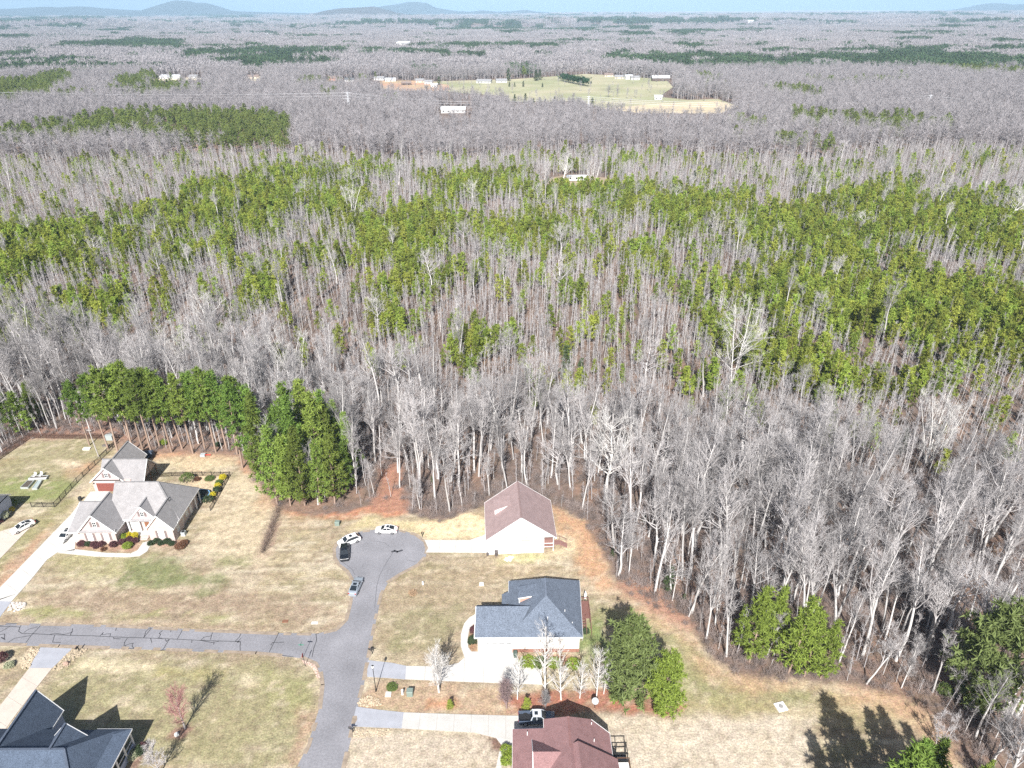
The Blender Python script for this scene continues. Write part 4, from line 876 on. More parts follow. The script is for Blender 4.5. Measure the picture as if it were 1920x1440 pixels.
# utility boxes between the drives
def boxthing(name, label, cat, u, v, sx, sy, h, m, lid=True, rz=0.0, hp='cabinet'):
    t = thing(name, label, cat, (*P(u, v), 0), rz); mb = MB(); mb.hull([(-sx, -sy, 0), (sx, -sy, 0), (sx, sy, 0), (-sx, sy, 0)], [(-sx * .97, -sy * .9, h), (sx * .97, -sy * .9, h), (sx * .97, sy, h), (-sx * .97, sy, h)], m); mb.build(hp, t)
    if lid: mb = MB(); mb.hull([(-sx - .04, -sy, h), (sx + .04, -sy, h), (sx + .04, sy + .04, h), (-sx - .04, sy + .04, h)], [(-sx * .9, -sy * .8, h + .09), (sx * .9, -sy * .8, h + .09), (sx * .9, sy * .9, h + .09), (-sx * .9, sy * .9, h + .09)], m); mb.build('lid', t)
    return t
gbox = mat('transformer_green', (.20, .25, .22), .6)
boxthing('transformer_cabinet', 'green transformer cabinet on the strip between the two drives', 'utility box', 769, 1302, .5, .5, .95, gbox)
boxthing('cable_pedestal', 'slim white cable pedestal beside the green cabinet', 'utility box', 755, 1302, .14, .14, 1.0, white)
boxthing('utility_vault', 'flat concrete utility lid by the street lamp', 'utility box', 728, 1302, .5, .5, .12, conc, False, hp='slab')
boxthing('green_pedestal', 'rounded green utility pedestal on the dry lawn near the pines', 'utility box', 633, 984, .5, .45, .9, gbox)
boxthing('drain_marker', 'short white pipe marker on the lawn right of the street', 'marker', 793, 1096, .14, .14, .7, white, False, hp='pipe')
boxthing('stone_marker', 'pale stone marker on a bare patch of lawn', 'marker', 903, 1097, .45, .3, .5, mat('pale_stone', (.62, .58, .54)), False, hp='stone')
def bin_(u, v, m, label):
    t = thing('wheeled_bin', label, 'bin', (*P(u, v), .07)); mb = MB(); mb.hull([(-.26, -.28, .06), (.26, -.28, .06), (.26, .28, .06), (-.26, .28, .06)], [(-.34, -.38, 1.05), (.34, -.38, 1.05), (.34, .36, 1.05), (-.34, .36, 1.05)], m); mb.build('body', t)
    mb = MB(); mb.hull([(-.36, -.4, 1.05), (.36, -.4, 1.05), (.36, .42, 1.05), (-.36, .42, 1.05)], [(-.3, -.34, 1.14), (.3, -.34, 1.14), (.32, .4, 1.14), (-.32, .4, 1.14)], m); mb.build('lid', t)
    for x in (-.27, .27): mb = MB(); mb.cyl((x - .04, .3, .12), (x + .04, .3, .12), .12, .12, 10, tyre_m); mb.build('wheel', t)
bgreen = mat('bin_green', (.07, .10, .085), .6); bdark = mat('bin_grey', (.10, .085, .085), .6)
bin_(966, 1232, bgreen, 'dark green wheeled bin on the drive beside the wide garage door')
bin_(930.5, 1042, bdark, 'tall dark wheeled bin against the white gable wall')
boxthing('small_pot', 'small dark pot at the left foot of the white gable wall', 'pot', 914.5, 1041, .22, .22, .5, bdark, True, hp='pot')
# well cap
t = thing('well_cap', 'square white concrete pad with a round cover on the lower lawn', 'well cap', (*P(1464, 1326), 0), .25)
mb = MB(); mb.box(-.85, .85, -.8, .8, 0, .18, mat('white_concrete', (.75, .74, .72), .8)); mb.build('pad', t); mb = MB(); mb.cyl((0, 0, .18), (0, 0, .3), .36, .34, 18, mat('iron_cover', (.3, .29, .28), .6)); mb.build('cover', t)
# satellite dish
t = thing('satellite_dish', 'pale satellite dish on a short mast in the red mulch', 'satellite dish', (*P(1115, 1327), 0))
mb = MB(); mb.cyl((0, 0, 0), (0, 0, 1.6), .04, .04, 8, dark); mb.build('mast', t)
mb = MB(); dn = Vector((-.1, -.75, .65)).normalized(); da_ = dn.orthogonal().normalized(); db_ = dn.cross(da_); c0 = Vector((0, -.1, 1.75))
secs = [[tuple(c0 + (da_ * math.cos(a) + db_ * math.sin(a)) * r + dn * (r * r * .35)) for a in [2 * math.pi * i / 18 for i in range(18)]] for r in (.02, .25, .42, .55)]
secs += [[tuple(Vector(q) - dn * .03) for q in s] for s in reversed(secs)]
mb.loft(secs, mat('dish_grey', (.38, .40, .42), .5)); mb.build('dish', t, smooth=True)
mb = MB(); mb.beam(c0, c0 + dn * .7, .03, .03, dark); mb.build('feed_arm', t)
# closed white parasol and things behind the slate roofed house
t = thing('closed_parasol', 'closed white parasol standing on the rear deck of the slate blue roofed house', 'parasol', (14.0 - .4, 99.6, 0)); mb = MB(); mb.cyl((0, 0, 0), (0, 0, 3.3), .035, .03, 8, dark); mb.build('pole', t)
mb = MB(); mb.cyl((0, 0, 1.5), (0, 0, 2.4), .22, .26, 10, white); mb.cyl((0, 0, 2.4), (0, 0, 3.3), .26, .03, 10, white); mb.build('canopy', t)
t = thing('garden_grill', 'small black and white grill standing on the green lawn behind the deck', 'grill', (*P(1064, 1193), 0))
for x, y in ((-.3, -.2), (.3, -.2), (.3, .2), (-.3, .2)): mb = MB(); mb.box(x - .03, x + .03, y - .03, y + .03, 0, .8, dark); mb.build('leg', t)
mb = MB(); mb.box(-.4, .4, -.28, .28, .75, .95, white); mb.build('firebox', t); mb = MB(); mb.blob((0, 0, .97), (.4, .28, .28), dark, 12, 6, 0); mb.build('lid', t)
# raised beds and white chairs in the fenced yard
t = thing('raised_bed', 'grey raised planting beds in the fenced yard, with a white board between', 'garden bed', (*P(66, 910), 0))
cv = lambda x, y: tuple(P(x / 6, 780 + y / 6) - P(66, 910)); wood_g = mat('bed_grey', (.40, .42, .41), .8); soil = mat('bed_soil', (.10, .085, .07), .95)
def bed(pts, m_in):
    mb = MB()
    for i in range(4):
        a_, b_ = Vector((*pts[i], .25)), Vector((*pts[(i + 1) % 4], .25)); mb.beam(a_, b_, .14, .5, wood_g)
    fr_ = mb.build('bed_frame', t); polysheet('soil', [(x, y) for x, y in pts], .4, m_in, kind='stuff', parent=fr_)
bed([cv(235, 820), cv(320, 820), cv(390, 740), cv(320, 740)], soil); bed([cv(365, 830), cv(420, 830), cv(475, 740), cv(430, 740)], mat('bed_cover', (.36, .42, .42), .8))
bed([cv(325, 722), cv(520, 715), cv(550, 685), cv(370, 690)], soil)
mb = MB(); mb.beam((*cv(330, 728), .55), (*cv(530, 720), .55), .5, .08, white); mb.build('white_board', t)
mb = MB(); mb.box(*sorted((cv(358, 0)[0], cv(392, 0)[0])), cv(0, 830)[1], cv(0, 830)[1] + .9, 0, 1.0, white); mb.build('water_box', t)
for k, (x, y) in enumerate(((392, 690), (462, 685))):
    q = P(x / 6, 780 + y / 6); c = thing('garden_chair', ('white slatted garden chair behind the raised beds, the one nearer the lawn edge', 'white slatted garden chair behind the raised beds, the one nearer the fence')[k], 'chair', (q[0], q[1], 0), -.15)
    mb = MB()
    for i in range(5): mb.box(-.3, .3, -.35 + i * .14, -.23 + i * .14, .38, .42, white)
    mb.build('seat', c)
    mb = MB()
    for i in range(5): mb.beam((-.26 + i * .13, .35, .4), (-.26 + i * .13, .6, 1.15), .11, .03, white)
    mb.build('backrest', c)
    for sx_ in (-.3, .3):
        mb = MB(); mb.box(sx_ - .06, sx_ + .06, -.4, .45, .6, .64, white); mb.build('armrest', c)
        for yy in (-.36, .3): mb = MB(); mb.box(sx_ - .04, sx_ + .04, yy - .04, yy + .04, 0, .6, white); mb.build('leg', c)
# utility pole in the fenced yard corner
q = P(185, 856); t = thing('utility_pole', 'bare grey utility pole by the corner of the brown fence', 'pole', (q[0], q[1], 0)); mb = MB(); mb.cyl((0, 0, 0), (-.3, 0, 8.2), .15, .11, 8, mat('grey_pole', (.44, .41, .39), .9)); mb.build('pole', t); mb = MB(); mb.beam((-.9, 0, 7.8), (.3, 0, 7.8), .1, .12, mat('grey_pole', (.44, .41, .39))); mb.build('crossarm', t)
boxthing('dog_kennel', 'small grey shed with pale front at the far corner of the fenced yard', 'shed', 207, 823, 1.0, .8, 1.3, mat('shed_grey', (.34, .38, .38), .8))
boxthing('garden_tub', 'white oval tub lying on the grass of the fenced yard', 'tub', 163, 842, .9, .5, .3, white, False, hp='tub')
boxthing('fire_pit', 'low dark fire pit on the grass beside the fence', 'fire pit', 199, 836, .9, .4, .3, mat('pit_iron', (.16, .14, .13), .8), False, hp='bowl')
boxthing('red_cart', 'small cart with a red handle at the edge of the wood', 'cart', 381, 855, .6, .5, .6, mat('cart_grey', (.4, .43, .45), .6), False, hp='bin')
mb = MB(); q = P(389, 856); o = bpy.data.objects['red_cart']; mb.box(.6, 2.0, -.12, .12, .3, .45, mat('red_plastic', (.55, .08, .06), .5)); mb.build('handle', o)
boxthing('planter_pot', 'dark pot on the grass beside the concrete pad of the detached garage', 'pot', 151, 938, .3, .3, .9, dark, True, hp='pot')
boxthing('storm_drain', 'rusty drain grate set in the dry lawn above the far road', 'drain', 535, 1165, .55, .35, .08, mat('rust', (.22, .11, .07), .8), False, hp='grate')
boxthing('valve_cover', 'pale flat valve cover on the lawn above the junction', 'drain', 590, 1168, .6, .3, .06, mat('pale_iron', (.6, .6, .6), .8), False, hp='cover')
# curved basket hoop post over the shaded patio: blue trampoline ring seen behind the house
t = thing('trampoline', 'blue rimmed trampoline in the shade behind the brick house', 'trampoline', (*P(378, 932), 0))
mb = MB(); ring = [[((1.9 + .12 * math.cos(b)) * math.cos(a), (1.9 + .12 * math.cos(b)) * math.sin(a), .85 + .06 * math.sin(b)) for b in [2 * math.pi * j / 6 for j in range(6)]] for a in [2 * math.pi * i / 24 for i in range(25)]]
mb.loft(ring, mat('blue_pad', (.16, .34, .55), .6), caps=False); mb.build('rim_pad', t); mb = MB(); mb.cyl((0, 0, .82), (0, 0, .84), 1.8, 1.8, 24, dark); mb.build('mat', t)
for i in range(4): a = i * math.pi / 2 + .4; mb = MB(); mb.cyl((1.85 * math.cos(a), 1.85 * math.sin(a), 0), (1.85 * math.cos(a), 1.85 * math.sin(a), .85), .04, .04, 6, dark); mb.build('leg', t)

# ------------------------------------------------------------------ fences
def fence(name, label, pts, h, m, spacing=2.4, picket=.16, pr=.02):
    t = thing(name, label, 'fence', (pts[0][0], pts[0][1], 0)); o0 = Vector((pts[0][0], pts[0][1], 0))
    pm = MB(); pm.box(-.05, .05, -.05, .05, 0, h + .1, m); pmesh = None
    for i in range(len(pts) - 1):
        a_, b_ = Vector((*pts[i], 0)) - o0, Vector((*pts[i + 1], 0)) - o0; L_ = (b_ - a_).length; n_ = max(1, round(L_ / spacing)); d_ = (b_ - a_) / n_
        for k in range(n_ + (1 if i == len(pts) - 2 else 0)):
            p_ = a_ + d_ * k
            if pmesh is None: pmesh = pm.build('post', t, tuple(p_)).data
            else: link('post', pmesh, t, tuple(p_))
        mb = MB()
        for z in (.15, h - .12): mb.beam(a_ + Vector((0, 0, z)), b_ + Vector((0, 0, z)), .045, .07, m)
        mb.build('rail', t)
        mb = MB(); nd = d_.normalized(); c_ = int(L_ / picket)
        for k in range(c_): p_ = a_ + nd * (k + .5) * L_ / c_; mb.cyl(p_ + Vector((0, 0, .05)), p_ + Vector((0, 0, h)), pr, pr, 3, m)
        mb.build('picket', t, kind='stuff')
    return t
ironm = mat('black_iron', (.022, .02, .022), .5); brownf = mat('brown_fence', (.13, .075, .06), .8)
fence('iron_fence', 'black iron picket fence between the fenced yard and the brick house drive', PL([(60, 951), (103, 951), (145, 905), (190, 862), (222, 830)]), 1.35, ironm)
fence('board_fence', 'brown picket fence along the wood at the back of the left yard', PL([(-110, 925), (0, 862), (57, 822), (150, 823), (222, 822)]), 1.6, brownf, 2.4, .14, .035)
fence('garden_fence', 'low black fence round the rear patio of the brick house', PL([(300, 894), (345, 892), (432, 892), (428, 898), (395, 958)]), 1.2, ironm, 2.4)
# small decorative edge of pale stones beside aprons: rip-rap
def stones(name, label, px, n_, r0, r1, col_):
    pts = PL(px); xs_ = [p[0] for p in pts]; ys_ = [p[1] for p in pts]; mb = MB(); rr = random.Random(len(px) + n_); k = 0
    cx_, cy_ = sum(xs_) / len(xs_), sum(ys_) / len(ys_)
    while k < n_:
        x, y = rr.uniform(min(xs_), max(xs_)), rr.uniform(min(ys_), max(ys_))
        if inpoly(np.array([x]), np.array([y]), pts)[0]: r = rr.uniform(r0, r1); mb.blob((x - cx_, y - cy_, r * .25), (r, r * rr.uniform(.6, 1), r * .6), col_, 6, 4, .2, rr); k += 1
    o = mb.build(name, None, (cx_, cy_, 0)); o['kind'] = 'stuff'; o['label'] = label; o['category'] = 'stones'; return o
tan_s = mat('tan_stone', (.44, .36, .26), .9, var=.3, scale=2, rand=.1); grey_s = mat('pale_rock', (.55, .50, .46), .9, var=.25, scale=2)
stones('rock_edging', 'tan rocks along the left of the grey apron by the far road', [(57, 1214), (75, 1215), (55, 1252), (44, 1258), (37, 1245)], 130, .12, .26, tan_s)
stones('rock_edging', 'tan rocks along the right of the grey apron with a mailbox among them', [(136, 1217), (168, 1217), (140, 1238), (128, 1250), (96, 1260), (106, 1247)], 170, .12, .28, tan_s)
stones('rock_pile', 'pale rocks piled at the corner of the brick house drive', [(22, 1130), (48, 1130), (46, 1142), (28, 1146), (14, 1145)], 110, .12, .3, grey_s)
stones('rock_edging', 'reddish broken stones along the lower corner of the junction', [(565, 1236), (590, 1246), (603, 1272), (596, 1272), (586, 1252), (565, 1240)], 110, .08, .2, mat('pink_rock', (.52, .38, .32), .9, var=.3))
stones('rock_patch', 'tan gravel patch at the upper corner of the lower apron', [(672, 1312), (690, 1304), (712, 1312), (715, 1322), (690, 1326), (670, 1322)], 160, .08, .2, tan_s)
stones('rock_patch', 'tan gravel patch below the lower apron beside a mailbox', [(665, 1368), (735, 1366), (725, 1380), (660, 1384)], 160, .08, .18, tan_s)
stones('white_rock', 'white rocks on the green lawn in front of the white gable wall', [(945, 1046), (962, 1043), (966, 1050), (950, 1054)], 25, .1, .3, mat('white_rock', (.7, .72, .72), .8))
q = P(124, 1246); mb = MB(); mb.blob((0, 0, .2), (.5, .4, .45), mat('brown_rock', (.36, .25, .2), .9), 9, 6, .15); tag(mb.build('boulder', None, (q[0], q[1], 0)), 'brown boulder among the tan rocks beside the grey apron', 'boulder')
q = P(332, 1379); mb = MB(); mb.blob((0, 0, .2), (.35, .35, .45), mat('white_rock', (.7, .72, .72)), 9, 6, .15); tag(mb.build('garden_stone', None, (q[0], q[1], 0)), 'white stone in the mulch ring of the red budded tree', 'stone')
# ================================================================== TREES: prototypes
bark_l = mat('pale_bark', (0.56, 0.54, 0.53), .9, rand=.22); bark_g = mat('grey_bark', (0.41, 0.385, 0.39), .9, rand=.2); bark_p = mat('pine_bark', (0.33, 0.24, 0.19), .9, rand=.15)
twig_l = mat('pale_twigs', (0.40, 0.38, 0.38), .9, rand=.36); twig_p = mat('pinkish_twigs', (0.40, 0.38, 0.385), .9, rand=.22, huerand=.03); brush_m = mat('brown_brush', (0.255, 0.21, 0.195), .95, rand=.3)
needle = mat('pine_needles', (0.185, 0.265, 0.055), .7, rand=.32, huerand=.035, trans=.25, spec=.15); needle_y = mat('young_pine_needles', (0.285, 0.345, 0.065), .7, rand=.36, huerand=.04, trans=.35, spec=.15)
needle_o = mat('olive_pine_needles', (0.19, 0.235, 0.065), .7, rand=.25, huerand=.02, trans=.2, spec=.15); needle_d = mat('dark_cedar_needles', (0.075, 0.105, 0.045), .7, rand=.25, trans=.15, spec=.15)
class Buf:
    def __init__(s): s.V = []; s.Q = []; s.T = []; s.n = 0
    def tube(s, P_, R_, k):
        P_ = np.asarray(P_, float); R_ = np.asarray(R_, float); N = len(P_); T = np.gradient(P_, axis=0); T /= np.linalg.norm(T, axis=1)[:, None] + 1e-9
        ref = np.array([1.0, 0, 0]) if abs(T[0, 0]) < .8 else np.array([0, 1.0, 0]); A = np.cross(T, ref); A /= np.linalg.norm(A, axis=1)[:, None] + 1e-9; B = np.cross(T, A)
        a = 2 * np.pi * np.arange(k) / k; ring = P_[:, None] + R_[:, None, None] * (np.cos(a)[None, :, None] * A[:, None] + np.sin(a)[None, :, None] * B[:, None])
        s.V.append(ring.reshape(-1, 3)); i = np.arange(N - 1)[:, None] * k; j = np.arange(k)[None]; j2 = (j + 1) % k
        s.Q.append(np.stack([i + j, i + j2, i + k + j2, i + k + j], -1).reshape(-1, 4) + s.n); s.n += N * k
    def sliver(s, p, d, l, wd, rng):
        """thin triangles from points p along d"""
        n = len(p); q = np.cross(d, rng.normal(size=(n, 3))); q /= np.linalg.norm(q, axis=1)[:, None] + 1e-9; wv = q * (np.broadcast_to(wd, (n,))[:, None] / 2)
        s.V.append(np.stack([p - wv, p + wv, p + d * np.broadcast_to(l, (n,))[:, None]], 1).reshape(-1, 3)); s.T.append(np.arange(n * 3).reshape(-1, 3) + s.n); s.n += n * 3
    def mesh(s, name, m_):
        F_ = ([np.concatenate(s.Q)] if s.Q else []) + ([np.concatenate(s.T)] if s.T else []); return npmesh(name, np.concatenate(s.V), F_, [m_])
def unit(v): return v / (np.linalg.norm(v, axis=-1, keepdims=True) + 1e-9)
def grow(rng, p, d, L, n_, wander, up):
    pts = [np.array(p, float)]; d = unit(np.array(d, float))
    for i in range(n_): d = unit(d + rng.normal(0, wander, 3) + np.array([0, 0, up])); pts.append(pts[-1] + d * L / n_)
    return np.array(pts), d
def interp(P_, t):
    f = t * (len(P_) - 1); i = np.minimum(f.astype(int), len(P_) - 2); return P_[i] + (P_[i + 1] - P_[i]) * (f - i)[:, None]
def bare(seed, h, style, nl=24, nb=6, nt=5, ns=3, twig_w=.035, nst=6):
    rng = np.random.default_rng(seed); tr, cr = Buf(), Buf()
    r0 = {'tall': .0125, 'broad': .020, 'vase': .012, 'sap': .008, 'red': .016, 'yard': .0095}[style] * h
    stems = []
    if style == 'vase':
        for k in range(nst): a = k * 6.283 / nst + rng.uniform(0, .6); pts, _ = grow(rng, [0.25 * np.cos(a), .25 * np.sin(a), 0], [np.cos(a) * (.25 if nst > 3 else .10), np.sin(a) * (.25 if nst > 3 else .06), 1], h * rng.uniform(.82, 1), 9, .05, .01); stems.append((pts, r0 * .7))
        cb, spread, ang = (.3, .24, (25, 50)) if nst > 3 else (.32, .36, (38, 72))
    elif style == 'broad':
        pts, _ = grow(rng, [0, 0, 0], [.08, 0, 1], h * .94, 9, .10, .12); stems.append((pts, r0)); cb, spread, ang = .33, .46, (40, 75)
    elif style == 'tall':
        pts, _ = grow(rng, [0, 0, 0], [rng.normal(0, .05), rng.normal(0, .05), 1], h, 9, .045, .06); stems.append((pts, r0)); cb, spread, ang = rng.uniform(.36, .52), rng.uniform(.2, .29), (16, 46)
        if rng.random() < .5:
            f = rng.uniform(.35, .5); p = interp(pts, np.array([f]))[0]; q, _ = grow(rng, p, [rng.normal(0, .3), rng.normal(0, .3), 1], h * (.92 - f), 6, .06, .08); stems.append((q, r0 * .6))
    elif style == 'red':
        pts, _ = grow(rng, [0, 0, 0], [0, 0, 1], h * .9, 8, .03, .06); stems.append((pts, r0)); cb, spread, ang = .12, .36, (28, 55)
    elif style == 'yard':
        pts, _ = grow(rng, [0, 0, 0], [rng.normal(0, .02), rng.normal(0, .02), 1], h, 7, .015, .05); stems.append((pts, r0)); cb, spread, ang = .12, .24, (35, 62)
    else:
        pts, _ = grow(rng, [0, 0, 0], [rng.normal(0, .04), rng.normal(0, .04), 1], h, 7, .03, .05); stems.append((pts, r0)); cb, spread, ang = .25, .11, (20, 45)
    for k, (pts, r) in enumerate(stems):
        N = len(pts); (tr if k == 0 or style == 'vase' else cr).tube(pts, r * (1 - .9 * np.linspace(0, 1, N)) + .012, 7 if k == 0 else 5)
        mm = max(3, int(nl / len(stems))) if k == 0 else max(3, int(nl / len(stems)))
        c0 = cb if k == 0 else .15
        ts = np.sort(rng.uniform(c0, .97, mm)); base = interp(pts, ts)
        for t, b in zip(ts, base):
            a = rng.uniform(0, 2 * np.pi); th = math.radians(rng.uniform(*ang)); prof = (1 - .55 * ((t - c0) / (1 - c0))) * rng.uniform(.6, 1.15)
            d = np.array([np.cos(a) * np.sin(th), np.sin(a) * np.sin(th), np.cos(th)]); L_ = max(.6, spread * h * prof)
            lp, ld = grow(rng, b, d, L_, 5, .16 if style == 'broad' else .10, .10 if style != 'vase' else -.02); lr = r * (1 - .85 * t) * (.62 if style == 'broad' else .5) + .012
            cr.tube(lp, lr * (1 - .8 * np.linspace(0, 1, 6)) + .006, 4)
            tb = rng.uniform(.25, 1, nb); bp_2 = interp(lp, tb)
            for tt, bb in zip(tb, bp_2):
                d2 = unit(unit(lp[-1] - lp[0]) + rng.normal(0, .55, 3) + np.array([0, 0, .25])); L2 = L_ * rng.uniform(.25, .5) * (1.15 - .5 * tt) + .25
                p2, _ = grow(rng, bb, d2, L2, 3, .14, .08); cr.tube(p2, np.array([.5, .4, .3, .2]) * lr * .75 + .006, 3)
                t3 = rng.uniform(.2, 1, nt); b3 = interp(p2, t3); d3 = unit(unit(p2[-1] - p2[0])[None] + rng.normal(0, .5, (nt, 3)) + np.array([0, 0, .2])); l3 = L2 * rng.uniform(.35, .7, nt) + .15
                cr.sliver(b3, d3, l3, twig_w, rng)
                b4 = np.repeat(b3, ns, 0) + np.repeat(d3 * l3[:, None], ns, 0) * rng.uniform(.2, .9, (nt * ns, 1)); d4 = unit(np.repeat(d3, ns, 0) + rng.normal(0, .5, (nt * ns, 3)) + np.array([0, 0, .15]))
                cr.sliver(b4, d4, np.repeat(l3, ns) * rng.uniform(.4, .8, nt * ns) + .1, twig_w * .7, rng)
    return tr, cr
def clumps(buf, c, size, nblade, rng, wd=.16, up=.35):
    n = len(c); d = unit(rng.normal(size=(n * nblade, 3)) + np.array([0, 0, up])); p = np.repeat(c, nblade, 0) + d * .05
    buf.sliver(p, d, np.repeat(np.broadcast_to(size, (n,)), nblade) * rng.uniform(.7, 1.2, n * nblade), np.repeat(np.broadcast_to(size, (n,)), nblade) * wd * 2, rng)
def pine(seed, h, cb, rad, nbr, size, nblade, shape=.8, wd=.16, per=6, branch=True):
    """straight trunk, whorled branches, needle tufts bunched towards the branch ends so gaps stay open between them"""
    rng = np.random.default_rng(seed); tr, cr = Buf(), Buf(); pts, _ = grow(rng, [0, 0, 0], [rng.normal(0, .02), rng.normal(0, .02), 1], h * .97, 7, .018, .05)
    tr.tube(pts, .011 * h * (1 - .9 * np.linspace(0, 1, 8)) + .015, 6); C_, S_ = [], []
    for i in range(nbr):
        f = (i + rng.uniform(0, 1)) / nbr; t = min(.995, cb + (1 - cb) * f ** .9); b = interp(pts, np.array([t]))[0]; a = i * 2.4 + rng.uniform(-.6, .6)
        L_ = rad * min(1, (f + .12) / .25) * max(.1, (1 - f)) ** shape * rng.uniform(.55, 1.2) + .2
        el = rng.uniform(-.05, .35) + .6 * f; d = np.array([np.cos(a) * np.cos(el), np.sin(a) * np.cos(el), np.sin(el)]); e = b + d * L_ + np.array([0, 0, .06 * L_ * L_])
        if branch: tr.sliver(b[None], unit(e - b)[None], np.linalg.norm(e - b), .10, rng)
        m_ = max(2, int(per * (.35 + L_ / rad))); q = rng.uniform(.35, 1.05, m_) ** .7; c = b + (e - b) * q[:, None] + rng.normal(0, .16 + .10 * L_, (m_, 3)) * np.array([1, 1, .55]); C_.append(c); S_.append(size * rng.uniform(.7, 1.25, m_))
    top = interp(pts, rng.uniform(.93, 1, 4)); C_.append(top + rng.normal(0, .1, (4, 3))); S_.append(np.full(4, size * .8))
    clumps(cr, np.concatenate(C_), np.concatenate(S_), nblade, rng, wd); return tr, cr

PROTO = bpy.data.collections.new('prototypes')                      # never linked to the scene: only shapes to scatter
def scatter(name, pts, scale, rot, idx, meshes, label, cat, m_extra=None):
    """one mass of instanced plants that nobody could count"""
    col = bpy.data.collections.new(name + '_shapes')
    for k, me in enumerate(meshes): o = bpy.data.objects.new('shape_%02d_%s' % (k, name), me); col.objects.link(o)
    n = len(pts); me = bpy.data.meshes.new(name); me.vertices.add(n); me.vertices.foreach_set('co', np.asarray(pts, np.float32).ravel())
    for nm, dt, val in (('size', 'FLOAT', scale), ('turn', 'FLOAT', rot), ('pick', 'INT', idx)):
        a = me.attributes.new(nm, dt, 'POINT'); a.data.foreach_set('value', np.asarray(val, np.float32 if dt == 'FLOAT' else np.int32))
    o = link(name, me); o['kind'] = 'stuff'; o['label'] = label; o['category'] = cat
    ng = bpy.data.node_groups.new(name, 'GeometryNodeTree'); ng.interface.new_socket('Geometry', in_out='INPUT', socket_type='NodeSocketGeometry'); ng.interface.new_socket('Geometry', in_out='OUTPUT', socket_type='NodeSocketGeometry')
    N = ng.nodes; L = ng.links; gi, go = N.new('NodeGroupInput'), N.new('NodeGroupOutput'); ci = N.new('GeometryNodeCollectionInfo'); ci.inputs['Collection'].default_value = col; ci.inputs['Separate Children'].default_value = True; ci.inputs['Reset Children'].default_value = True
    ip = N.new('GeometryNodeInstanceOnPoints'); ip.inputs['Pick Instance'].default_value = True
    def na(nm, dt): q = N.new('GeometryNodeInputNamedAttribute'); q.data_type = dt; q.inputs['Name'].default_value = nm; return q.outputs['Attribute']
    cx = N.new('ShaderNodeCombineXYZ'); er = N.new('FunctionNodeEulerToRotation'); L.new(na('turn', 'FLOAT'), cx.inputs['Z']); L.new(cx.outputs[0], er.inputs[0])
    L.new(gi.outputs[0], ip.inputs['Points']); L.new(ci.outputs[0], ip.inputs['Instance']); L.new(na('pick', 'INT'), ip.inputs['Instance Index']); L.new(er.outputs[0], ip.inputs['Rotation']); L.new(na('size', 'FLOAT'), ip.inputs['Scale']); L.new(ip.outputs[0], go.inputs[0])
    md = o.modifiers.new('scatter', 'NODES'); md.node_group = ng; return o
def merged(tr, cr, name, m1, m2):
    """trunk and crown in one mesh with two materials, for the scattered mass"""
    Vt = np.concatenate(tr.V); Qt = np.concatenate(tr.Q); Tt = np.concatenate(tr.T) if tr.T else np.zeros((0, 3), int); Vc = np.concatenate(cr.V); Fs = [Qt]; mi = [np.zeros(len(Qt), int)]
    if cr.Q: q = np.concatenate(cr.Q) + len(Vt); Fs.append(q); mi.append(np.ones(len(q), int))
    tt = [Tt]; mt = [np.zeros(len(Tt), int)]
    if cr.T: q = np.concatenate(cr.T) + len(Vt); tt.append(q); mt.append(np.ones(len(q), int))
    Fs.append(np.concatenate(tt)); mi += mt
    return npmesh(name, np.concatenate([Vt, Vc]), Fs, [m1, m2], np.concatenate(mi))

# ------------------------------------------------------------------ where the woods stand
U_EDGE = 0.80
def wedge(x, y, extra=14): return np.abs(x) < U_EDGE * y + extra
BELT_BACK = PL([(-400, 700), (-100, 690), (0, 688), (300, 690), (500, 700), (640, 735), (800, 765), (1000, 790), (1150, 815), (1300, 835), (1500, 845), (1700, 890), (1920, 930), (2150, 990), (2300, 1040)])
YOUNG_BACK_Y = 545
bbx, bby = np.array([p[0] for p in BELT_BACK]), np.array([p[1] for p in BELT_BACK])
def belt_y(x): return np.interp(x, bbx, bby)
PINE_SPOTS = [(60, 480, 130, 70, 1.1), (170, 590, 70, 40, 1.0), (30, 620, 60, 40, .8), (480, 380, 140, 60, .85), (420, 460, 70, 50, .5), (580, 335, 110, 26, .8), (770, 440, 90, 60, .85), (800, 530, 60, 50, .6), (900, 640, 60, 45, .45), (1080, 365, 170, 24, .9), (980, 450, 80, 45, .7),
    (1250, 400, 150, 55, .75), (1500, 440, 160, 70, .9), (1750, 420, 190, 70, 1.0), (1500, 560, 130, 80, .85), (1700, 560, 150, 90, 1.0), (1880, 620, 120, 110, 1.0), (1480, 690, 130, 60, .8), (1680, 740, 130, 40, .75), (1370, 640, 60, 60, .5), (760, 620, 50, 30, .55), (250, 420, 110, 40, .6), (640, 400, 70, 50, .65), (330, 560, 60, 40, .45), (1130, 560, 70, 60, .4), (1000, 540, 60, 40, .45), (660, 560, 60, 40, .45), (1230, 500, 60, 50, .5), (620, 480, 60, 30, .5), (700, 480, 60, 40, .6), (480, 570, 30, 40, .5), (900, 350, 100, 22, .7), (1850, 790, 90, 30, .6), (1300, 720, 40, 30, .5)]
_spots = []
for u, v, su, sv, a in PINE_SPOTS:
    c = P(u, v + 12); e = P(u + su, v + 12); g1, g2 = P(u, v + 12 - sv * .8), P(u, v + 12 + sv * .8); _spots.append((c[0], c[1], abs(e[0] - c[0]) + 1, abs(g1[1] - g2[1]) / 2 + 1, a))
def pine_density(x, y):
    d = np.zeros(np.shape(x))
    for cx, cy, sx, sy, a in _spots: d = np.maximum(d, a * np.exp(-((x - cx) / sx) ** 2 * .9 - ((y - cy) / sy) ** 2 * .9))
    return d
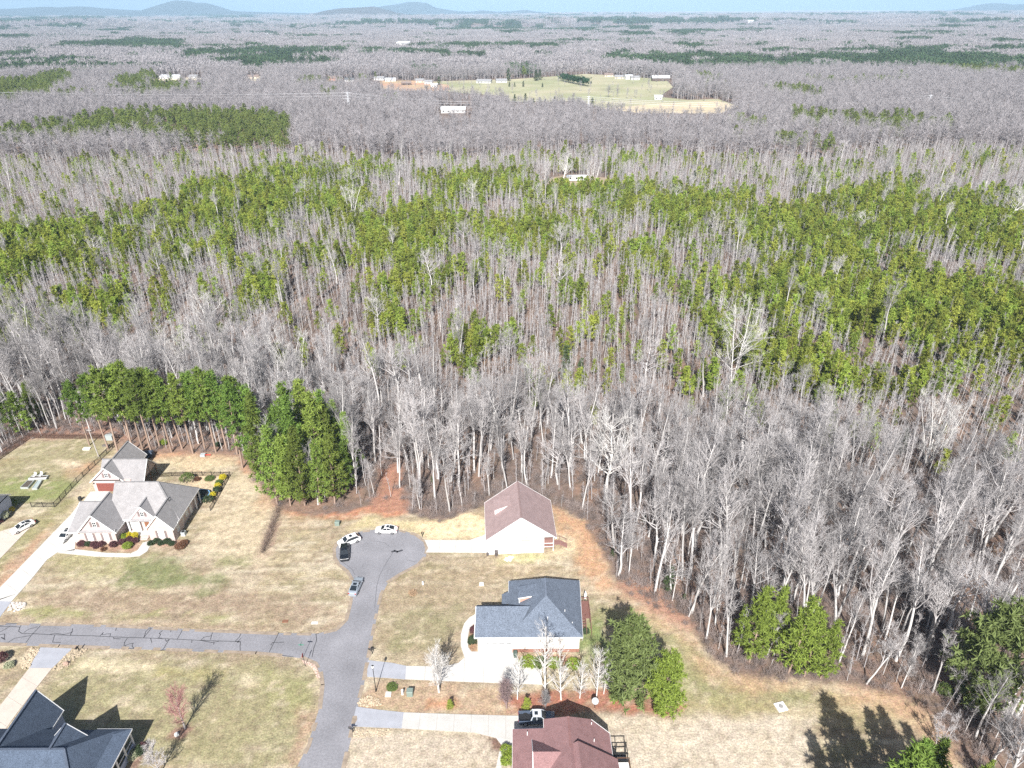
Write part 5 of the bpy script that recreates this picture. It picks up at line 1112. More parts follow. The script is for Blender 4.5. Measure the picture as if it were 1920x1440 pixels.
CLEAR = [PL([(1005, 348), (1150, 350), (1145, 334), (1060, 328), (1010, 338)])]
FIELD = PL([(846, 152), (960, 149), (1060, 142), (1100, 139), (1180, 144), (1250, 150), (1262, 164), (1235, 182), (1290, 188), (1345, 186), (1385, 200), (1350, 214), (1200, 213), (1130, 204), (1085, 190), (960, 192), (940, 180), (850, 174), (790, 166), (800, 154)])
FIELD2 = PL([(712, 152), (790, 152), (842, 160), (842, 172), (760, 172), (715, 168)])
def blocked(x, y, h=14):
    b = np.zeros(np.shape(x), bool)
    for k in (1.0, 1 + h * .35 / 100, 1 + h * .7 / 100, 1 + h * 1.05 / 100):
        for f in (FIELD, FIELD2): b |= inpoly(x * k, y * k, f)
    return b
def grid_pts(x0, x1, y0, y1, s, rng, jit=.8):
    a = np.arange(x0, x1, s); b = np.arange(y0, y1, s); A, B = np.meshgrid(a, b); A = A.ravel() + rng.uniform(-.5, .5, A.size) * s * jit * 1.2; B = B.ravel() + rng.uniform(-.5, .5, B.size) * s * jit * 1.2; return A, B
rng = np.random.default_rng(5)
def lawn_d(x, y):
    d = np.full(np.shape(x), 99.0); k = (np.asarray(y) < 200) & (np.abs(x) < 300)
    if k.any(): d[k] = sdist(np.asarray(x)[k], np.asarray(y)[k], LAWN)
    return d

# --- prototype meshes
BT = [bare(100 + k, 22 + (k % 4) * 1.5, 'tall', nl=26, nb=6, nt=4, ns=2) for k in range(8)]; BB = [bare(140 + k, 20, 'broad', nl=20, nb=7, nt=5, ns=3) for k in range(4)]
bare_tr = [t.mesh('trunk', bark_l) for t, c in BT + BB]; bare_cr = [c.mesh('crown', twig_l) for t, c in BT + BB]
bare_all = [merged(t, c, 'bare_tree', bark_l, twig_l) for t, c in BT + BB]
SP = [bare(200 + k, 10 + (k % 3), 'sap', nl=18, nb=3, nt=3, ns=1, twig_w=.045) for k in range(6)]
sap_all = [merged(t, c, 'sapling', bark_g if k % 2 else bark_l, twig_p) for k, (t, c) in enumerate(SP)]
PN = [pine(300 + k, 17 + k % 3, .42, 2.6, 44, .62, 16, .55, per=6) for k in range(5)]; PLW = [pine(320 + k, 15, .10, 2.9, 60, .62, 14, .85, per=6) for k in range(4)]
BU = [pine(340 + k, 12, .03, 3.7, 95, .6, 16, .48, per=8) for k in range(2)]; bushy_tr = [t.mesh('trunk', bark_p) for t, c in BU]
pine_tr = [t.mesh('trunk', bark_p) for t, c in PN + PLW]; pine_cr = [c.mesh('crown', needle) for t, c in PN + PLW]
YP = [pine(360 + k, 9 + (k % 3), .20, 1.75, 30, .70, 9, .6, wd=.20, per=3, branch=False) for k in range(6)]
yp_all = [merged(t, c, 'young_pine', bark_p, needle_y) for t, c in YP]
OP = [pine(380 + k, 17, .42, 2.7, 26, .95, 10, .5, wd=.2, per=4, branch=False) for k in range(4)]
op_all = [merged(t, c, 'pine', bark_p, needle_o) for t, c in OP]
CD = [pine(390 + k, 9, .03, 1.8, 45, .5, 14, .75, wd=.2, per=4, branch=False) for k in range(3)]
cd_tr = [t.mesh('trunk', bark_p) for t, c in CD]; cd_cr = [c.mesh('crown', needle_d) for t, c in CD]
def brush(seed, r, h, n_):
    g = np.random.default_rng(seed); b = Buf(); p = np.stack([g.normal(0, r * .4, n_), g.normal(0, r * .4, n_), g.uniform(0, h * .4, n_)], 1); d = unit(g.normal(0, .5, (n_, 3)) + np.array([0, 0, .8])); b.sliver(p, d, g.uniform(.4, 1, n_) * h, .05, g); return b.mesh('brush', brush_m)
BR = [brush(400 + k, 1.3, 1.7, 150) for k in range(4)]

# ------------------------------------------------------------------ notable single trees
def tree2(name, label, cat, x, y, tm, cm_, s, rz, group=None, sz=None):
    o = thing(name, label, cat, (x, y, 0), rz, group); o.scale = (s, s, sz or s); link('trunk', tm, o); link('crown', cm_, o); return o
def own(u, v, vtop, seed, style, name, label, bm_, tm_, hscale=1.0, group=None, cat='tree', **k):
    q = P(u, v); h = height_at(q[0], q[1], vtop) * hscale; t, c = bare(seed, h, style, **k); o = thing(name, label, cat, (q[0], q[1], 0), 0, group); link('trunk', t.mesh('trunk', bm_), o); link('crown', c.mesh('crown', tm_), o); return o
white_bark = mat('white_bark', (.72, .70, .67), .9); white_twig = mat('white_twigs', (.60, .58, .56), .9)
SPECIAL = [(1375, 715), (1736, 872), (1135, 940), (1240, 860), (95, 680), (345, 700), (570, 735), (545, 745), (740, 790), (1005, 870), (1860, 430)]
own(1372, 716, 552, 71, 'vase', 'bare_tree', 'tall white twin stemmed bare tree rising alone out of the young pines', white_bark, white_twig, nl=30, nb=8, nt=5, nst=2)
own(1736, 872, 724, 72, 'vase', 'bare_tree', 'pale fan shaped bare tree with many upright stems above the right wood', white_bark, white_twig, nl=44, nb=8, nt=6)
own(1136, 942, 790, 73, 'broad', 'bare_tree', 'crooked pale bare oak leaning over the wood right of the white gabled house', white_bark, white_twig, nl=26, nb=8)
own(662, 415, 335, 76, 'vase', 'bare_tree', 'white fan shaped bare tree standing among green pines in the middle distance', white_bark, white_twig, nl=30, nb=6)
own(358, 520, 452, 77, 'tall', 'bare_tree', 'pale slim bare tree above the young pines at the left', white_bark, white_twig)
own(888, 392, 338, 78, 'broad', 'bare_tree', 'small white bare tree below the clearing with a mobile home', white_bark, white_twig, nl=16)
own(1605, 445, 400, 79, 'broad', 'bare_tree', 'white dead bare tree amid the green pines at the right', white_bark, white_twig, nl=14)
own(1885, 430, 352, 80, 'broad', 'bare_tree', 'large white bare tree by the right edge among pines', white_bark, white_twig, nl=22)
own(1055, 345, 290, 81, 'broad', 'bare_tree', 'rounded pale bare tree left of the white mobile home', white_bark, white_twig, nl=24)
own(1112, 352, 292, 82, 'vase', 'bare_tree', 'upright pale bare tree right of the white mobile home', white_bark, white_twig, nl=24)
own(1040, 700, 600, 83, 'broad', 'bare_tree', 'spreading pale bare tree behind the pine row in the left wood', white_bark, white_twig, nl=24) if False else None
own(345, 700, 600, 84, 'vase', 'bare_tree', 'wide spreading white bare tree behind the row of tall pines', white_bark, white_twig, nl=40, nb=7)
own(390, 640, 542, 85, 'broad', 'bare_tree', 'gnarled white bare tree just behind the spreading one in the left wood', white_bark, white_twig, nl=16)
own(555, 735, 610, 86, 'vase', 'bare_tree', 'large white bare tree with curving limbs above the pine clump', white_bark, white_twig, nl=44, nb=7)
own(150, 500, 440, 87, 'tall', 'bare_tree', 'leaning white bare trunk among green pines near the left edge', white_bark, white_twig, nl=8, nb=3)
# garden trees
own(347, 1366, 1297, 74, 'red', 'garden_tree', 'small bare tree with red buds in a mulch ring on the lower lawn', bark_g, mat('red_buds', (.42, .22, .21), .9), cat='tree', nl=30, nb=6, nt=5)
own(300, 1452, 1398, 75, 'red', 'garden_tree', 'small bare tree at the bottom edge beside the dark roofed house', bark_g, twig_l, cat='tree', nl=20)
own(823, 1298, 1215, 88, 'red', 'garden_tree', 'pale bare tree standing in front of the slate blue house drive', white_bark, white_twig, nl=34, nb=6)
for k, (u, v, vt, lab) in enumerate(((970, 1311, 1238, 'slim twin stemmed bare tree at the left end of the mulch bed'), (1022, 1309, 1176, 'tallest slim bare tree on the mulch bed, reaching over the slate roof'), (1052, 1312, 1208, 'white branched bare tree second from the tallest on the mulch bed'), (1087, 1309, 1240, 'smallest slim bare tree on the mulch bed'),
        (1118, 1312, 1222, 'slim bare tree on the mulch bed beside the satellite dish'), (1132, 1301, 1240, 'thin bare tree between the satellite dish and the big pine'))):
    own(u, v, vt, 90 + k, 'yard', 'garden_tree', lab, white_bark, white_twig, group='bare trees on the mulch bed', twig_w=.04, nl=34, nb=4, nt=2, ns=1)
own(950, 1328, 1280, 97, 'red', 'garden_shrub', 'purplish bare multi stemmed shrub above the pickup truck', mat('purple_twigs', (.26, .19, .19), .9), mat('purple_twigs', (.26, .19, .19)), cat='shrub', nl=34)
own(1023, 1327, 1300, 98, 'red', 'garden_shrub', 'pale bare shrub beside the shadow of the red brown roof', bark_g, twig_l, cat='shrub', nl=20)
own(1860, 1425, 1345, 99, 'broad', 'bare_tree', 'grey bare tree spreading low in the bottom right corner', bark_l, twig_l, nl=30, nb=8)
own(1758, 1400, 1345, 107, 'vase', 'bare_tree', 'thin reddish bare saplings clump at the clay edge bottom right', bark_g, twig_p, nl=24)
own(1625, 1282, 1180, 108, 'tall', 'bare_tree', 'pale bare tree at the lawn edge right of the yellow green pine clump', bark_l, twig_l)
own(1690, 1290, 1195, 109, 'sap', 'bare_tree', 'slender bare tree at the lawn edge left of the big right pine', bark_l, twig_l, nl=26)
own(470, 640, 600, 110, 'sap', 'bare_tree', 'short dead white snag in the left wood', white_bark, white_twig, nl=5)

# ------------------------------------------------------------------ pines near the houses
pm_y = mat('bright_pine_needles', (0.14, 0.20, 0.025), .7, rand=.15, trans=.25, spec=.15)
def near_pine(u, v, vtop, low, k, label, group, name='pine_tree', wide=1.0):
    q = P(u, v); h = height_at(q[0], q[1], vtop); i = (5 + k % 4) if low else k % 5; h0 = 15 if low else 17 + (k % 5) % 3
    o = thing(name, label, 'tree', (q[0], q[1], 0), k * 1.7, group); s = h / h0; o.scale = (s * wide, s * wide, s); link('trunk', pine_tr[i], o); link('crown', pine_cr[i], o); return o
def crown_of(o): return [c for c in o.children if c.name.startswith('crown')][0]
def bushy(u, v, vtop, i, wide, label):
    q = P(u, v); h = height_at(q[0], q[1], vtop); o = thing('pine_tree', label, 'tree', (q[0], q[1], 0), i * 1.3 + .4); s = h / 12; o.scale = (s * wide, s * wide, s); link('trunk', bushy_tr[i], o); link('crown', BU[i][1].mesh('crown', needle), o); return o
CL = 'green pine %s the dense clump beside the cul-de-sac'
CP = ['first from the left in front of', 'second from the left in front of', 'third from the left in front of', 'fourth from the left in front of', 'last on the right in front of', 'first from the left in the middle of', 'second from the left in the middle of', 'third from the left in the middle of', 'fourth from the left in the middle of', 'on the right in the middle of', 'at the left flank of', 'first from the left at the back of', 'second from the left at the back of', 'third from the left at the back of', 'last on the right at the back of', 'furthest back left of', '']
for k, (u, v, vt) in enumerate(((520, 945, 800), (545, 948, 815), (572, 948, 800), (600, 946, 825), (628, 944, 815), (535, 915, 762), (562, 910, 742), (596, 916, 738), (622, 910, 765), (650, 925, 830), (500, 905, 738), (545, 885, 722), (582, 875, 715), (615, 876, 735), (640, 885, 752), (482, 878, 728), (660, 900, 775))):
    near_pine(u, v, vt, True, k, CL % CP[k] if u != 660 else 'slender green pine standing apart at the right end of the clump', 'pines in the clump by the cul-de-sac', wide=.95 if u != 660 else .75)
RW = 'tall high crowned pine, %s from the left in the pines behind the brick house'
ORD = ['first', 'second', 'third', 'fifth', 'sixth', 'seventh', 'eighth', 'tenth', 'eleventh', 'twelfth', 'fourteenth', 'fifteenth', 'seventeenth', 'eighteenth', 'nineteenth', 'fourth', 'ninth', 'thirteenth', 'sixteenth', 'last']
for k, (u, v, vt) in enumerate(((168, 835, 715), (203, 842, 700), (222, 850, 690), (250, 846, 690), (268, 842, 680), (285, 850, 695), (300, 840, 690), (322, 848, 700), (342, 842, 705), (362, 850, 700), (385, 845, 700), (405, 848, 690), (425, 842, 700), (445, 852, 705), (455, 878, 715), (240, 820, 690), (310, 822, 690), (370, 822, 700), (420, 818, 700), (465, 850, 710))):
    near_pine(u, v, vt, False, k + 3, RW % ORD[k], 'tall pines behind the brick house', wide=.98)
for k, (u, v, vt, lab) in enumerate(((45, 815, 735, 'bushy evergreen at the corner of the brown fence'), (20, 800, 725, 'bushy evergreen left of the one at the fence corner'), (72, 790, 715, 'dark evergreen behind the one at the fence corner'))): near_pine(u, v, vt, True, k, lab, 'evergreens behind the brown fence', wide=1.3)
for k, (u, v, vt, lab) in enumerate(((1405, 1240, 1100, 'yellow green pine at the left of the clump on the lawn edge'), (1445, 1225, 1100, 'darker pine at the back of the yellow green clump'), (1478, 1262, 1118, 'tall yellow green pine at the front of the lawn edge clump'), (1508, 1268, 1150, 'yellow green pine between the front one and the right end of the clump'), (1538, 1272, 1165, 'shortest yellow green pine at the right end of the lawn edge clump'), (1385, 1215, 1135, 'thin pine at the far left behind the lawn edge clump'))):
    o = near_pine(u, v, vt, True, k + 1, lab, 'pines clumped on the lawn edge', wide=1.0)
    lm_ = crown_of(o).data.copy(); lm_.materials.clear(); lm_.materials.append(mat('lime_pine_needles', (.235, .31, .055), .7, rand=.2, trans=.25)); crown_of(o).data = lm_
o = bushy(1824, 1322, 1148, 1, .92, 'big loose grey green pine by the right edge of the lawn'); gm_ = crown_of(o).data.copy(); gm_.materials.clear(); gm_.materials.append(mat('grey_pine_needles', (.165, .21, .07), .7, trans=.2)); crown_of(o).data = gm_
near_pine(1915, 1340, 1190, False, 3, 'pine cut by the right edge beside the big loose pine', None)
o = bushy(1178, 1308, 1170, 0, .98, 'big round grey green pine on the mulch bed beside the slate blue house'); gm_ = crown_of(o).data.copy(); gm_.materials.clear(); gm_.materials.append(mat('grey_pine_needles', (.165, .21, .07), .7, trans=.2)); crown_of(o).data = gm_
o = bushy(1243, 1337, 1232, 1, .82, 'yellow green pine at the right end of the mulch bed'); gm_ = crown_of(o).data.copy(); gm_.materials.clear(); gm_.materials.append(mat('lime_pine_needles', (.235, .31, .055), .7, rand=.2, trans=.25)); crown_of(o).data = gm_
near_pine(1690, 1500, 1390, True, 0, 'pine top rising from the bottom edge near the long tree shadows', None, wide=1.2); near_pine(1725, 1505, 1388, True, 2, 'green pine top at the bottom edge, right of the other', None, wide=1.1); near_pine(1840, 1470, 1425, True, 1, 'small pine at the bottom right edge', None)
def cast(u, v, h, k, wide):
    q = P(u, v); L_ = h / math.tan(SUN_EL); x, y = q[0] + math.sin(SUN_AZ) * L_, q[1] + math.cos(SUN_AZ) * L_; i = 5 + k % 4
    o = thing('pine_tree', 'tall pine standing below the bottom edge, throwing a long shadow on the lawn', 'tree', (x, y, 0), k, 'tall pines below the bottom edge'); o.scale = (h / 15 * wide, h / 15 * wide, h / 15); link('trunk', pine_tr[i], o); link('crown', pine_cr[i], o)
for k, a in enumerate(((1540, 1305, 21, 1.15), (1580, 1335, 18, .95), (1655, 1338, 19, .8), (1700, 1350, 17, .9), (1520, 1370, 16, .9), (1620, 1400, 15, .9))): cast(a[0], a[1], a[2], k, a[3])
for k, (u, v, vt, lab) in enumerate(((1060, 712, 650, 'dark cedar in the young wood above the white gabled house'), (1088, 718, 672, 'smaller cedar beside the dark one in the young wood'), (1300, 352, 320, 'cedar at the edge of the far pine stand'), (1148, 1045, 1028, 'small green cedar at the clay edge right of the lawn'), (1255, 1108, 1062, 'dark cedar inside the right wood edge'), (1282, 1128, 1112, 'low dark cedar at the foot of the right wood'), (1208, 980, 960, 'green cedar behind the wood edge right of the white house'), (810, 905, 893, 'small green cedar in the wood behind the straw bank'), (1690, 850, 805, 'dark cedar below the fan shaped tree'))):
    q = P(u, v); h = height_at(q[0], q[1], vt); o = thing('cedar_tree', lab, 'tree', (q[0], q[1], 0), k); s = h / 9; o.scale = (s, s, s); link('trunk', cd_tr[k % 3], o); link('crown', cd_cr[k % 3] if k not in (3, 6, 7) else pine_cr[5], o) if k not in (3, 6, 7) else link('crown', cd_cr[(k + 1) % 3], o)
# young pine saplings on the mulch
for k, (u, v, vt, lab) in enumerate(((987, 1331, 1312, 'small bright conifer beside the pickup truck bed'), (844, 1327, 1312, 'small bright conifer on orange clay between the drives'), (1152, 1315, 1297, 'small bright pine at the foot of the big round pine'))):
    q = P(u, v); h = height_at(q[0], q[1], vt); o = thing('young_conifer', lab, 'tree', (q[0], q[1], 0), k); s = h / 9; o.scale = (s * 1.7, s * 1.7, s); link('trunk', cd_tr[k], o); link('crown', CD[k][1].mesh('crown', needle_y), o)

# ------------------------------------------------------------------ garden shrubs
def shrub(u, v, r, h, mt, label, group=None, name='shrub', seed=0, blades=True):
    q = P(u, v); t = thing(name, label, 'shrub', (q[0], q[1], 0), seed, group); g = np.random.default_rng(900 + seed); b = Buf(); n_ = int(60 + 90 * r)
    d = unit(g.normal(size=(n_, 3))); d[:, 2] = np.abs(d[:, 2]); c = d * np.array([r, r, h * .62]) * g.uniform(.75, 1, (n_, 1)) + np.array([0, 0, h * .36]); clumps(b, c, .26, 9, g, .2, .4); link('foliage', b.mesh('foliage', mt), t)
    tb = Buf()
    for a in range(4): tb.tube([[0, 0, 0], [r * .5 * math.cos(a * 1.6), r * .5 * math.sin(a * 1.6), h * .5]], [.03, .015], 4)
    link('stem', tb.mesh('stem', brush_m), t); return t
mr_ = mat('maroon_leaves', (.115, .05, .055), .8, fine=.2); dg_ = mat('dark_green_leaves', (.05, .075, .035), .8); yl = mat('yellow_leaves', (.55, .47, .03), .8); lg = mat('bright_green_leaves', (.22, .29, .04), .8); mg = mat('mid_green_leaves', (.12, .165, .045), .8); rs = mat('russet_leaves', (.17, .085, .05), .85); pb = mat('pale_bush_leaves', (.40, .42, .28), .8)
cA = lambda x, y: (100 + x / 5.3333, 850 + y / 5.3333)
for k, (x, y, r, h, m_, lab) in enumerate(((285, 925, .85, 1.2, mr_, 'maroon shrub at the left end of the front bed'), (352, 925, .65, .95, dg_, 'dark green shrub second in the front bed'), (415, 930, .7, 1.1, mr_, 'maroon shrub third in the front bed'), (482, 928, .75, 1.1, mr_, 'maroon shrub under the second front window'), (430, 948, .5, .7, mr_, 'small maroon shrub at the front of the bed'), (605, 932, .8, 1.2, mr_, 'maroon shrub by the corner of the left front gable'), (695, 905, .75, 1.1, mr_, 'maroon shrub left of the porch row'), (762, 880, .7, 1.1, mr_, 'maroon shrub in the middle below the yellow row'), (822, 890, .7, 1.0, mr_, 'maroon shrub right of the middle one below the yellow row'),
        (715, 850, .6, 1.3, lg, 'yellow green clipped shrub at the left of the porch row'), (770, 845, .6, 1.4, yl, 'yellow clipped shrub in the middle of the porch row'), (825, 845, .62, 1.4, yl, 'yellow clipped shrub at the right of the porch row'), (745, 945, 1.0, 1.2, lg, 'wide bright green shrub at the front corner of the walk'), (505, 968, .5, .5, rs, 'low russet plant at the edge of the walk'),
        (978, 915, .62, .95, dg_, 'dark shrub right beside the front walk'), (1038, 895, .75, 1.1, dg_, 'dark shrub under the right front window'), (1080, 915, .6, .9, dg_, 'dark shrub in the middle of the right bed'), (1140, 900, .75, 1.1, dg_, 'dark shrub second from the right in the right bed'), (1185, 918, .65, .9, dg_, 'dark shrub at the house corner in the right bed'),
        (1275, 940, 1.2, .9, rs, 'wide russet shrub at the corner of the right bed'), (1305, 910, .9, .8, rs, 'russet grassy plant behind the wide russet shrub'))):
    u, v = cA(x, y); shrub(u, v, r, h, m_, lab, 'shrubs in the beds of the brick house', seed=k)
for k, (x, y, r, h, m_, lab) in enumerate(((1345, 290, 1.7, 2.6, mg, 'large leafy evergreen shrub in the rear patio garden'), (1565, 265, 1.1, .9, mg, 'low round green shrub by the rear fence'), (1700, 260, .9, 1.3, yl, 'yellow shrub at the far corner of the rear fence'), (1660, 305, .8, 1.0, mg, 'green shrub between the yellow ones by the rear fence'), (1650, 345, .8, 1.2, yl, 'second yellow shrub along the rear fence'), (1640, 390, .9, 1.5, dg_, 'dark upright shrub by the rear fence'), (1600, 430, .7, 1.1, yl, 'third yellow shrub along the rear fence'), (1555, 490, 1.2, 1.7, dg_, 'round clipped dark green tree by the patio post'), (1440, 270, .7, .8, rs, 'russet plant right of the large leafy shrub'))):
    u, v = cA(x, y); shrub(u, v, r, h, m_, lab, 'shrubs round the rear patio', seed=40 + k)
for k, (u, v, r, h, m_, lab) in enumerate(((8, 972, 1.3, 1.9, pb, 'pale round shrub by the blue grey house'), (21, 960, .85, 1.3, yl, 'yellow shrub between the pale one and the blue grey wall'), (28, 952, .8, 2.4, mg, 'tall thin green shrub at the corner of the blue grey house'), (0, 980, .7, 1.0, mr_, 'dark maroon shrub at the left edge'),
        (886, 1207, .9, 1.6, dg_, 'dark round shrub in the walkway bed by the garage corner'), (889, 1185, .8, 1.0, mr_, 'maroon shrub higher up in the walkway bed'), (1098, 1187, .6, .9, dg_, 'small dark shrub below the rear deck stair'), (990, 1243, 1.5, .7, lg, 'wide bright green ground shrub beside the drive'), (1012, 1245, 1.4, .7, mg, 'green ground shrub in the middle of the brick base bed'), (1040, 1246, 1.3, .7, lg, 'green ground shrub behind the tallest bare tree'), (1075, 1247, 1.3, .8, lg, 'green ground shrub under the right end of the brick base'),
        (950, 1412, 1.0, 1.3, lg, 'bright yellow green shrub by the walk of the red roofed house'), (952, 1430, 1.1, 1.3, lg, 'yellow green shrub below the other by the red roofed house'), (735, 1290, .9, .5, mg, 'low green shrub beside the street lamp'), (262, 1412, .9, 1.2, dg_, 'dark shrub by the corner porch of the dark roofed house'), (247, 1420, 1.0, 1.1, pb, 'olive shrub beside the porch of the dark roofed house'), (268, 1404, .7, .9, mr_, 'reddish shrub at the porch corner of the dark roofed house'),
        (3, 1240, 1.2, 1.8, mr_, 'dark maroon shrub at the left edge below the far road'), (18, 1250, .8, .8, pb, 'pale plant beside the maroon shrub at the left edge'), (1770, 1300, 1.4, 1.8, mg, 'green shrub at the foot of the big loose pine'), (774, 1113, .8, .4, mat('orange_tufts', (.40, .28, .18), .9), 'orange dry tuft on bare soil right of the street'), (450, 838, .8, 1.2, mg, 'green shrub under the tall pines'), (410, 838, .8, 1.4, dg_, 'dark evergreen shrub under the tall pines'), (308, 835, .9, 1.8, lg, 'yellow green sapling shrub under the tall pines'))):
    shrub(u, v, r, h, m_, lab, seed=70 + k)
# hedge-like rows
def row(name, label, px, wd, h, m_, seed):
    pts = PL(px); t = thing(name, label, 'shrub row', (*pts[0], 0)); g = np.random.default_rng(seed); b = Buf(); a_, c_ = np.array(pts[0]), np.array(pts[1]); L_ = np.linalg.norm(c_ - a_); n_ = int(L_ * 60)
    s = g.uniform(0, 1, n_); p = (c_ - a_)[None] * s[:, None]; p = np.stack([p[:, 0] + g.normal(0, wd * .35, n_), p[:, 1] + g.normal(0, wd * .35, n_), g.uniform(0, h * .4, n_)], 1); b.sliver(p, unit(g.normal(0, .5, (n_, 3)) + np.array([0, 0, .9])), g.uniform(.4, 1, n_) * h, .045, g); link('twig', b.mesh('twig', m_), t, kind='stuff'); return t
row('bare_shrub_row', 'row of bare brown shrubs on a mulch strip between two dry lawns', [(492, 1040), (522, 955)], 1.0, 2.1, mat('row_twigs', (.20, .15, .125), .95), 3)
# ================================================================== WOODS
# --- tall bare hardwoods behind the lots
x, y = grid_pts(-230, 230, 60, 330, 4.3, rng); keep = (y < belt_y(x)) & wedge(x, y, 22) & (rng.random(len(x)) < .84); x, y = x[keep], y[keep]
d = lawn_d(x, y); keep = d > 1.2; x, y = x[keep], y[keep]
keep = np.ones(len(x), bool)
for px in ([(470, 960), (470, 860), (660, 860), (665, 965)], [(160, 858), (160, 828), (480, 826), (480, 890)], [(1375, 1275), (1375, 1200), (1555, 1215), (1555, 1285)], [(690, 962), (722, 880), (742, 880), (760, 962)]):
    keep &= ~inpoly(x, y, PL(px)) | (rng.random(len(x)) < .12)
for px in SPECIAL: q = P(*px); keep &= np.hypot(x - q[0], y - q[1]) > 4.5
for px, ln, wd in (((1372, 716), 34, 6), ((1736, 872), 26, 6.5), ((1136, 942), 14, 4), ((345, 700), 16, 5), ((555, 735), 14, 6)):
    q = P(*px); keep &= ~((y < q[1] + 2) & (y > q[1] - ln) & (np.abs(x - q[0] * y / q[1]) < wd)) | (rng.random(len(x)) < .15)
x, y = x[keep], y[keep]; o_ = np.argsort(np.hypot(x, y)); x, y = x[o_], y[o_]
s = rng.uniform(.55, 1.06, len(x)) * np.where(lawn_d(x, y) < 6, .78, 1.0); rz = rng.uniform(0, 6.28, len(x)); k = np.where(rng.random(len(x)) < .8, rng.integers(0, 8, len(x)), rng.integers(8, 12, len(x)))
NB = 300
inview = np.abs(x) < .73 * (y * .884 + 46.8) ; order = np.concatenate([np.where(inview)[0], np.where(~inview)[0]]); first = set(order[:NB].tolist())
def where(x_, y_):
    u, v = proj(x_, y_, 0)
    for lim, nm in ((180, 'the fenced yard'), (470, 'the brick house'), (680, 'the pine clump'), (905, 'the cul-de-sac'), (1060, 'the white gabled house'), (1240, 'the slate roofed house lot'), (1420, 'the lawn edge pines'), (1640, 'the long tree shadows'), (9e9, 'the big loose pine')):
        if u < lim: return nm
def bare_label(x_, y_, k_, s_):
    d_ = float(lawn_d(np.array([x_]), np.array([y_]))[0])
    return ('wide crowned ' if k_ >= 8 else 'tall slim ' if s_ > .82 else 'shorter ') + 'pale bare tree ' + ('at the wood edge ' if d_ < 8 else 'just inside the wood ' if d_ < 18 else 'deep in the wood ') + 'behind ' + where(x_, y_)
for i in order[:NB]:
    tree2('bare_tree', bare_label(x[i], y[i], k[i], s[i]), 'tree', x[i], y[i], bare_tr[k[i]], bare_cr[k[i]], s[i], rz[i], 'bare hardwoods behind the lots').rotation_euler = (rng.normal(0, .045), rng.normal(0, .045), rz[i])
rest = np.array([i for i in range(len(x)) if i not in first], int)
scatter('bare_woods', np.stack([x[rest], y[rest], 0 * x[rest]], 1), s[rest], rz[rest], k[rest], bare_all, 'bare grey hardwood wood behind the houses, further back', 'wood')
# --- slender trees and brush under and along them
x, y = grid_pts(-200, 200, 60, 260, 2.9, rng); d = lawn_d(x, y); keep = (y < belt_y(x) + 5) & wedge(x, y, 22) & (d > .3) & (rng.random(len(x)) < np.where(d < 7, .85, .6)); x, y, d = x[keep], y[keep], d[keep]
keep = np.ones(len(x), bool)
for px in ([(470, 960), (470, 860), (660, 860), (665, 965)], [(690, 962), (722, 880), (742, 880), (760, 962)]): keep &= ~inpoly(x, y, PL(px)) | (rng.random(len(x)) < .1)
x, y, d = x[keep], y[keep], d[keep]; s = rng.uniform(.45, 1.05, len(x)) * np.where(d < 3, .8, 1); rz = rng.uniform(0, 6.28, len(x)); k = rng.integers(0, 6, len(x))
vis = (np.abs(x) < .73 * (y * .884 + 46.8)) & (d < 25); o_ = np.argsort(np.where(vis, y, y + 1e4)); first = o_[:300]; rest = o_[300:]
for i in first: o = link('slender_tree', sap_all[k[i]], None, (x[i], y[i], 0)); o.rotation_euler = (0, 0, rz[i]); o.scale = (s[i],) * 3; tag(o, ('knee-thin' if False else 'tall' if s[i] > .8 else 'short') + ' slender bare young tree ' + ('at the lawn edge ' if d[i] < 5 else 'inside the wood ') + 'by ' + where(x[i], y[i]), 'tree', 'slender bare trees at the wood edge')
# young stand behind: thin bare poles and young pines
X2, Y2 = [], []
xa, ya = grid_pts(-470, 470, 140, 560, 2.35, rng); keep = (ya > belt_y(xa)) & (ya < YOUNG_BACK_Y + 20 * np.sin(xa / 40)) & wedge(xa, ya); xa, ya = xa[keep], ya[keep]
for c in CLEAR: q = inpoly(xa, ya, c) | inpoly(xa * 1.06, ya * 1.06, c) ; xa, ya = xa[~q], ya[~q]
pd = pine_density(xa, ya) + (fbm(xa / 11, ya / 13, 51, 5) - .5) * 1.6 + .02; pr_ = sstep(.24, .66, pd)
r_ = rng.random(len(xa)); isp = (r_ < .74 * pr_ + .04); iss = (~isp) & (rng.random(len(xa)) < np.where(pr_ > .6, .22, .66))
sx, sy = xa[iss], ya[iss]; ss = rng.uniform(.6, 1.05, len(sx)) * (0.82 + .4 * fbm(sx / 30, sy / 30, 61, 3)); sk = rng.integers(0, 6, len(sx))
scatter('sapling_thicket', np.concatenate([np.stack([x[rest], y[rest], 0 * y[rest]], 1), np.stack([sx, sy, 0 * sx], 1)]), np.concatenate([s[rest], ss]), np.concatenate([rz[rest], rng.uniform(0, 6.28, len(sx))]), np.concatenate([k[rest], sk]), sap_all, 'dense thicket of thin pinkish grey bare young trees', 'thicket')
px_, py_ = xa[isp], ya[isp]; ps = rng.uniform(.5, 1.25, len(px_)); pk = rng.integers(0, 6, len(px_)); pz = rng.uniform(0, 6.28, len(px_))
